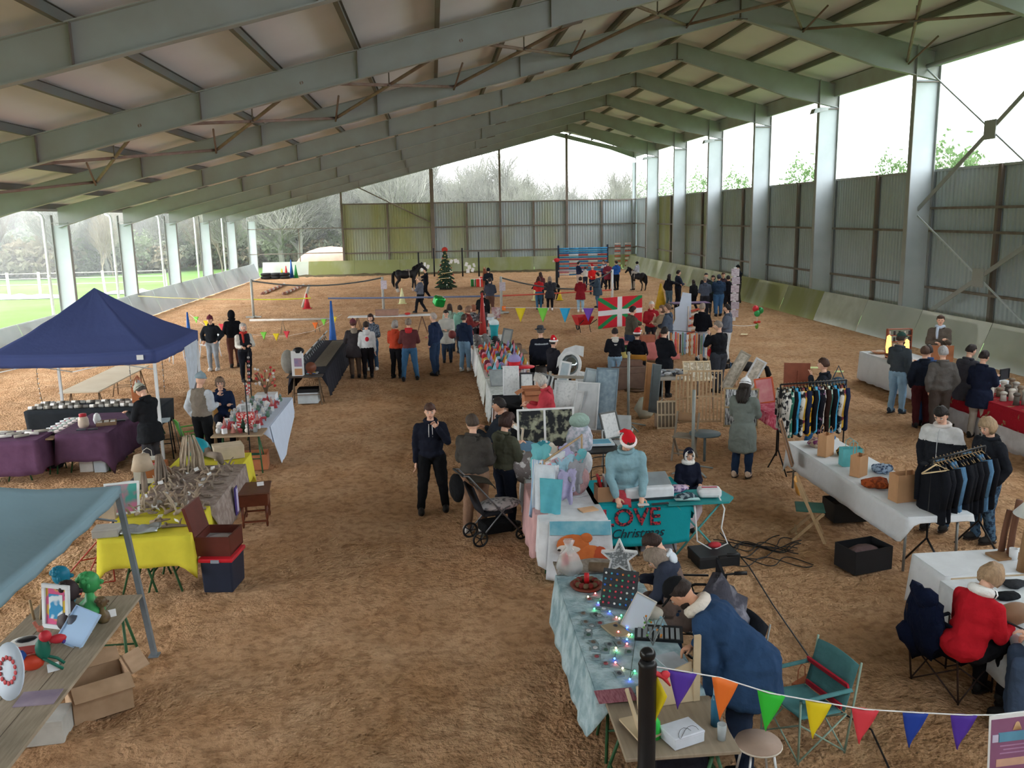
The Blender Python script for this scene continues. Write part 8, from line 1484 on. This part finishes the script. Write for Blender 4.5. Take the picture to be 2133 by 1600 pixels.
cone('cream cone in front of the large black horse', gz(838, 633, 0), .8, .18, mat('d8d8a8', .6)); cone('cream cone beside the red hoodie girl', gz(1116, 626, 0), .8, .18, mat('d8cf9a', .6)); cone('yellow cone left of the white sign board', gz(1376, 642, 0), 1.15, .28, mat('c8a02a', .5)); cone('small yellow cone beside the two ponies riders', gz(1166, 625, 0), .5, .14, mat('d8c030', .6))
# black posts in front of the back kickboard, each with paper shapes between
for k, (px_, lab) in enumerate([(873, 'first'), (905, 'second'), (964, 'third'), (998, 'fourth')]):
    p = gz(px_, 576, 0); q = MB(); q.tube([(0, 0, 0), (0, 0, 2.15-.3*(k in (0, 3)))], .06, 8); one(q, 'black_post', BLK, '%s black post from the left in front of the back kickboard' % lab, 'post', p)
for k, (px_, py_) in enumerate([(886, 556), (892, 561), (880, 566), (935, 553), (941, 550), (950, 549), (955, 551), (972, 556), (978, 562), (988, 558), (985, 568), (975, 570)]): p = gz(px_, 576, 0); q = MB(); q.box((0, 0, 0), (.16+.05*(k % 3), .02, .3), rot=(0, .4*math.sin(k*2), 0)); one(q, 'paper_shape', PAPER, 'white paper shape %s from the left hung between the black posts' % ORD[k], 'decoration', (p.x, p.y, .35+(572-py_)*.036), 0, 'paper shapes by the back kickboard')
# green balloon parcel, gifts, tree
t = thing('gift_balloon', 'shiny green parcel-shaped balloon above the visitors', 'balloon', gz(915, 641, .95)); q = MB(); q.box((0, 0, .25), (.42, .42, .4), rot=(.3, .2, .4)); bevel(q.build('foil_body', mat('1f9a48', .15, metal=.5), t), .1, 4)
t = thing('festive_tree', 'decorated fir tree with red star top near the back kickboard', 'tree', gz(929, 602, 0)); q = MB(); rd = random.Random(2)
for L_ in range(9):
    z = .15+.26*L_; r_ = .72*(1-L_/9.6); n = int(26*(1-L_/13))
    for k in range(n): a = 2*PI*k/n+rd.uniform(-.1, .1); p0 = V((0, 0, z+.22)); p1 = V((r_*math.cos(a), r_*math.sin(a), z-.05)); q.tube([p0, (p0+p1)/2+V((0, 0, .03)), p1], [.05, .07, .02], 5)
q.build('branches', mat('2a4030', .9, c2='3a5240', scale=9), t); q = MB(); q.tube([(0, 0, 0), (0, 0, 2.3)], [.06, .02], 6); q.build('trunk', bark, t)
for k in range(40): z = .2+.053*k; a = k*2.4; r_ = .70*(1-z/2.6)+.03; q = MB(); q.ball((r_*math.cos(a), r_*math.sin(a), z), .045, 6); q.build('bauble', mat(['d8c070', 'c83a3a', 'd9dcdc', 'b89a5a'][k % 4], .3), t)
q = MB(); [q.tube([((.7*(1-(z0+.2)/2.6))*math.cos(z0*5+j*.25), (.7*(1-(z0+.2)/2.6))*math.sin(z0*5+j*.25), z0+.2+.01*j) for j in range(14)], .02, 5) for z0 in (0, .4, .8, 1.2, 1.6)]; q.build('tinsel', mat('c9b98a', .4), t); q = MB(); q.ball((0, 0, 2.45), (.2, .12, .17), 8); q.build('red_top', mat('c03a2c', .6), t); q = MB(); q.box((0, 0, .06), (.8, .3, .14)); q.build('stand', mat('2a2f2c', .7), t)
for (px_, py_, c, lab, d) in [(988, 596, '2f9a4a', 'green', .45), (1000, 597, 'd0382c', 'red', .5), (1006, 588, 'd8483c', 'upper red and white', .4)]: p = gz(px_, py_, 0); t = thing('gift_box', lab+' wrapped gift box near the chestnut pony', 'gift', p); q = MB(); q.box((0, 0, d/2), (d, d, d)); q.build('wrapping', mat(c, .5), t); q = MB(); q.box((0, 0, d/2), (.07, d+.01, d+.01)); q.box((0, 0, d/2), (d+.01, .07, d+.01)); q.build('ribbon', PAPER, t)
# jump pole rack
t = thing('pole_rack', 'tall rack of blue, red and white striped jump poles by the back kickboard', 'rack', gz(1215, 577, 0)); cols_ = [('2f8ac0', '2f8ac0'), ('3a9ccc', '4aa8d0'), ('2f78b0', '2f8ac0'), ('b84a50', 'cfd4da'), ('3a80b0', '3f90b8'), ('b8485a', 'a84a5c'), ('3070a8', 'b9c4cc'), ('c06a6a', 'b84a50'), ('3f88b8', 'c06a70'), ('b85a60', '4a90b8'), ('3a7aa8', '3a7aa8'), ('c07078', 'c9c3c3'), ('b9b0b0', '3a78a8')]
for k, (c1, c2) in enumerate(cols_[::-1]):
    q = MB(); [q.tube([(-1.75+.7*j, -.05+.12*(k % 2), .2+.155*k), (-1.05+.7*j, -.05+.12*(k % 2), .2+.155*k)], .062, 7, j % 2, cap=True) for j in range(5)]; q.build('jump_pole', [mat(c1, .6), mat(c2, .6)], t)
for x in (-1.8, 1.8): q = MB(); q.box((x, .12, 1.15), (.12, .12, 2.3)); q.build('rack_post', mat('22304a', .6), t)
ss = [mat('d8cfc8', .6), mat('b8503c', .6)]
t = thing('striped_ladder', 'upright red and white striped jump wing behind the pony ride', 'jump stand', gz(1297, 562, 0), .2)
for x in (-.45, .45): q = MB(); [q.box((x, 0, .12+.2*k), (.5, .06, .1), mi=k % 2) for k in range(11)]; q.build('striped_panel', ss, t)
t = thing('jump_stand', 'dark post with red and white hat and a low pole left of the pole rack', 'jump stand', gz(1160, 600, 0)); q = MB(); q.box((0, 0, .8), (.14, .14, 1.6)); q.build('post_shaft', BLK, t); q = MB(); q.ball((0, 0, 1.72), (.2, .16, .13), 8); q.build('festive_hat', mat('c8303a', .7), t); q = MB(); q.ball((-.18, 0, 1.66), .08, 6); q.build('pompom', PAPER, t)
q = MB(); q.tube([(.1, 0, 1.05), (1.7, .3, 1.02)], .05, 7); q.build('low_pole', mat('b8a0a0', .6), t)
# white sign board, striped stands, paper post
q = MB(); q.prism([(0, 0), (.3, 0), (.42, .5), (.4, 1.9), (.12, 1.95), (.02, 1.5), (-.12, 1.45), (-.1, 1.1), (-.32, .6), (-.32, .45), (0, .45)], -.02, .02, rot=(R(90), 0, 0)); one(q, 'sign_board', mat('c6d3e6', .6, var=.03), 'tall pale blue-white cut-out sign board standing in the crowd', 'sign', gz(1412, 735, .0))
for k, (px_, py_, h, lab) in enumerate([(1433, 735, 1.5, 'leaning striped red and white jump wing right of the sign board'), (1423, 700, 1.2, 'small striped red and white jump wing behind the sign board')]): q = MB(); [q.box((.02*j*(1-k), 0, .06+.12*j), (.3, .05, .06), rot=(0, -.25, 0), mi=j % 2) for j in range(int(h/.12))]; q.box((0, .03, h/2), (.04, .03, h)); one(q, 'striped_wing', ss, lab, 'jump stand', gz(px_, py_, 0))
t = thing('paper_post', 'tall post covered with white papers at the edge of the crowd', 'post', gz(1528, 668, 0)); q = MB(); q.box((0, 0, 1.1), (.12, .12, 2.2)); q.build('post_shaft', WHT, t)
for k in range(6): q = MB(); q.box((.02*math.sin(k*2), -.08, .3+.34*k), (.34, .01, .3), rot=(0, .06*math.sin(k*3), 0)); q.build('paper_notice', mat(['d3c9d4', 'c9c3cf', 'd8d4dc'][k % 3], .7, c2='a898a8', scale=14), t)
t = thing('balloon_weight', 'bunch of red and green balloons with a red bow standing on the sand', 'balloons', gz(1576, 690, 0)); 
for c, nm, q3 in (('c8303a', 'red_balloon', (-.07, 0, .85)), ('2c8a4c', 'green_balloon', (.12, 0, .78)), ('2f9a54', 'green_balloon', (-.02, -.05, .68))): q = MB(); q.ball(q3, (.12, .12, .13), 12); q.build(nm, mat(c, .3), t)
q = MB(); q.tube([(0, 0, .6), (0, 0, .2)], .008, 5); q.build('ribbon', PAPER, t); q = MB(); q.ball((-.06, 0, .34), (.08, .05, .05), 8); q.ball((.07, 0, .35), (.08, .05, .05), 8); q.ball((0, 0, .2), (.07, .05, .12), 8, 1); q.build('bow', [mat('c83a2c', .6), mat('6a9a3a', .6)], t)
ropeline('thin pale cord from the balloons to the grey-blue jacket', (12.0, 31.7, .25), (10.6, 30.9, .4), .05, .01, PAPER, 'cord')
table('dark display table with goods in the crowd at the right kickboard', 9.6, 11.2, 34.6, 35.4, .8, BLK, BLK, trest=False); q = MB(); q.box((0, 0, .01), (1.5, .7, .02)); one(q, 'purple_tray', mat('5a3f68', .7), 'purple tray on the display table in the crowd', 'tray', (10.4, 35.0, .805))
# ---------------------------------------------------------------- horses and dog
def equine(label, loc, rz, H, coat, mane, sock=None, saddle=True, head_dir=0, shaggy=1., low=False, name='horse', cat='horse'):
    t = thing(name, label, cat, loc, rz); q = MB(); P = lambda x, y, z: V((x*H, y*H, z*H))
    q.ball(P(0, .22, .76), (.15*H, .22*H, .19*H), 14); q.ball(P(0, -.12, .75), (.165*H, .3*H, .185*H), 14); q.ball(P(0, -.38, .79), (.155*H, .19*H, .18*H), 14)
    capsule(q, P(0, .34, .84), P(0, .56, 1.08 if not low else .86), .13*H, .085*H); hx = P(0, .60, 1.13 if not low else .86); hn = P(.03*head_dir, .84, .93 if not low else .62)
    capsule(q, hx, hn, .085*H, .05*H); [capsule(q, hx+V((s_*.05*H, -.03*H, .06*H)), hx+V((s_*.06*H, -.03*H, .13*H)), .02*H, .008*H, 6) for s_ in (-1, 1)]
    for s_ in (-1, 1):
        o_ = .05*s_
        capsule(q, P(s_*.09, .27, .68), P(s_*.09, .28+o_*.5, .38), .075*H, .042*H*shaggy); capsule(q, P(s_*.09, .28+o_*.5, .38), P(s_*.09, .27+o_, .10), .038*H*shaggy, .03*H*shaggy); capsule(q, P(s_*.09, .27+o_, .1), P(s_*.09, .30+o_, .035), .034*H, .042*H)
        capsule(q, P(s_*.09, -.42, .72), P(s_*.09, -.36-o_*.5, .52), .12*H, .07*H); capsule(q, P(s_*.09, -.36-o_*.5, .52), P(s_*.09, -.50-o_, .36), .06*H, .042*H); capsule(q, P(s_*.09, -.50-o_, .36), P(s_*.09, -.46-o_, .1), .038*H, .032*H*shaggy); capsule(q, P(s_*.09, -.46-o_, .1), P(s_*.09, -.43-o_, .035), .034*H, .044*H)
    fn = (lambda c: (c[:, 2] < .16*H).astype(int)) if sock else None
    remesh_build('body', q, [coat]+([sock] if sock else []), t, .035 if H > .8 else .02, 2, None, fn)
    q = MB(); q.tube([P(0, -.55, .9), P(0, -.63, .75), P(0, -.64, .45), P(0, -.6, .22)], [.03*H, .07*H, .075*H, .02*H], 8); q.build('tail', mane, t)
    q = MB(); [q.ball(hx.lerp(P(0, .30, .98), k/7)+V((.035*H*math.sin(k*2), -.04*H, .0)), (.05*H, .06*H, .09*H), 8) for k in range(8)]; q.ball(hx+V((0, .05*H, .06*H)), (.04*H, .06*H, .06*H), 8); q.build('mane', mane, t)
    if saddle: q = MB(); q.ball(P(0, .02, .93), (.13*H, .17*H, .04*H), 10); q.tube([P(-.17, .04, .9), P(-.19, .05, .6)], .02*H, 6); q.tube([P(.17, .04, .9), P(.19, .05, .6)], .02*H, 6); q.build('saddle', mat('b9b4ae', .7, c2='5a524c', scale=9), t)
    return t
blk = mat('17161a', .6, c2='201e22', scale=6); bm = mat('141316', .9)
equine('large black horse with white fetlocks and pale saddle cloth in the riding area', gz(850, 608, 0), R(-75), 1.42, blk, bm, mat('b9b4ac', .8), True, 1, 1.2)
equine('chestnut pony with pale blaze facing the camera near the gifts', gz(1012, 603, 0), R(172), 1.15, mat('7a3f26', .6), mat('c9a88a', .8), None, False, 0)
equine('small black pony grazing behind the two long-haired women', gz(1140, 625, 0), R(75), .98, blk, bm, None, False, 0, 1.2, True, 'pony', 'pony')
equine('dark pony carrying a child in a riding helmet near the right kickboard', gz(1327, 605, 0), R(35), 1.1, mat('1d1b1d', .6), bm, None, True, 0, 1.1, False, 'pony', 'pony')
p0_ = gz(1327, 605, 0); person((p0_.x, p0_.y, 0), 'child in grey hoodie and black helmet riding the dark pony', 1.3, 35, ('hoodie', 'a8acb8'), 'b8b3ae', ('s', '3a2c26'), ('helmet', '1c1d22'), 'ff', 'sit', seat=.94, det=False)
# dog
H = .62; t = thing('dog', 'large black long-haired dog standing by the heavy man in the black sweater', 'dog', gz(1552, 803, 0), R(78)); q = MB(); P = lambda x, y, z: V((x*H, y*H, z*H))
q.ball(P(0, .3, .78), (.2*H, .28*H, .24*H), 12); q.ball(P(0, -.1, .80), (.2*H, .34*H, .22*H), 12); q.ball(P(0, -.42, .78), (.2*H, .24*H, .23*H), 12); capsule(q, P(0, .5, .85), P(0, .72, .82), .13*H, .11*H); q.ball(P(0, .82, .80), (.12*H, .15*H, .12*H), 10); capsule(q, P(0, .9, .76), P(0, 1.05, .70), .07*H, .05*H)
for s_ in (-1, 1): capsule(q, P(s_*.1, .36, .66), P(s_*.1, .36, .3), .10*H, .06*H); capsule(q, P(s_*.1, .36, .3), P(s_*.1, .39, .05), .055*H, .06*H); capsule(q, P(s_*.1, -.48, .70), P(s_*.1, -.42, .45), .15*H, .09*H); capsule(q, P(s_*.1, -.42, .45), P(s_*.1, -.56, .3), .08*H, .055*H); capsule(q, P(s_*.1, -.56, .3), P(s_*.1, -.5, .05), .055*H, .06*H); capsule(q, P(s_*.1, .76, .9), P(s_*.15, .74, .78), .04*H, .045*H)
remesh_build('body', q, [blk, mat('c9a58a', .8)], t, .02, 2, None, lambda c: (c[:, 2] < .16).astype(int)); q = MB(); q.tube([P(0, -.62, .88), P(0, -.85, .75), P(0, -.95, .45), P(0, -.9, .3)], [.06*H, .10*H, .12*H, .03*H], 8); q.build('tail', bm, t); q = MB(); q.tube([P(.11*math.cos(a), .62, .84+.13*math.sin(a)) for a in [2*PI*k/12 for k in range(13)]], .02*H, 6); q.build('collar', mat('4a80b0', .6), t)
q = MB(); q.tube([(gz(1552, 803, 0).x-.3, gz(1552, 803, 0).y, .5), (gz(1500, 740, .9).x, gz(1500, 740, .9).y, .95)], .008, 5); one(q, 'dog_lead', BLK, 'thin dark lead from the dog to the heavy man', 'lead')
q = MB(); q.ball((0, 0, 0), (.13, .1, .13), 10); one(q, 'red_bag', mat('c8202c', .6), 'red bag held beside the heavy man in the black sweater', 'bag', gz(1483, 735, .95))
q = MB(); q.ball((0, 0, 0), (.19, .09, .2), 12); q.tube([(-.12, 0, .15), (0, 0, .42), (.12, 0, .15)], .012, 5); one(q, 'handbag', mat('2c4558', .6), 'dark blue shoulder bag of the walking woman', 'bag', gz(1745, 805, .95)); q = MB(); q.ball((0, 0, 0), (.12, .08, .13), 12); one(q, 'handbag', mat('7a3a38', .6), 'reddish brown handbag of the woman in the pale grey coat', 'bag', gz(942, 697, .95))
q = MB(); q.box((0, 0, 0), (.06, .09, .02)); one(q, 'paper_cup', mat('c8505c', .6), 'red purse held by the man in the navy jacket', 'purse', gz(888, 703, 1.0))
for o in list(bpy.data.objects):
    if o.type == 'MESH' and o.parent is None and 'label' not in o.keys() and 'kind' not in o.keys(): print('UNTAGGED', o.name)
finish_text(); finish_remesh()
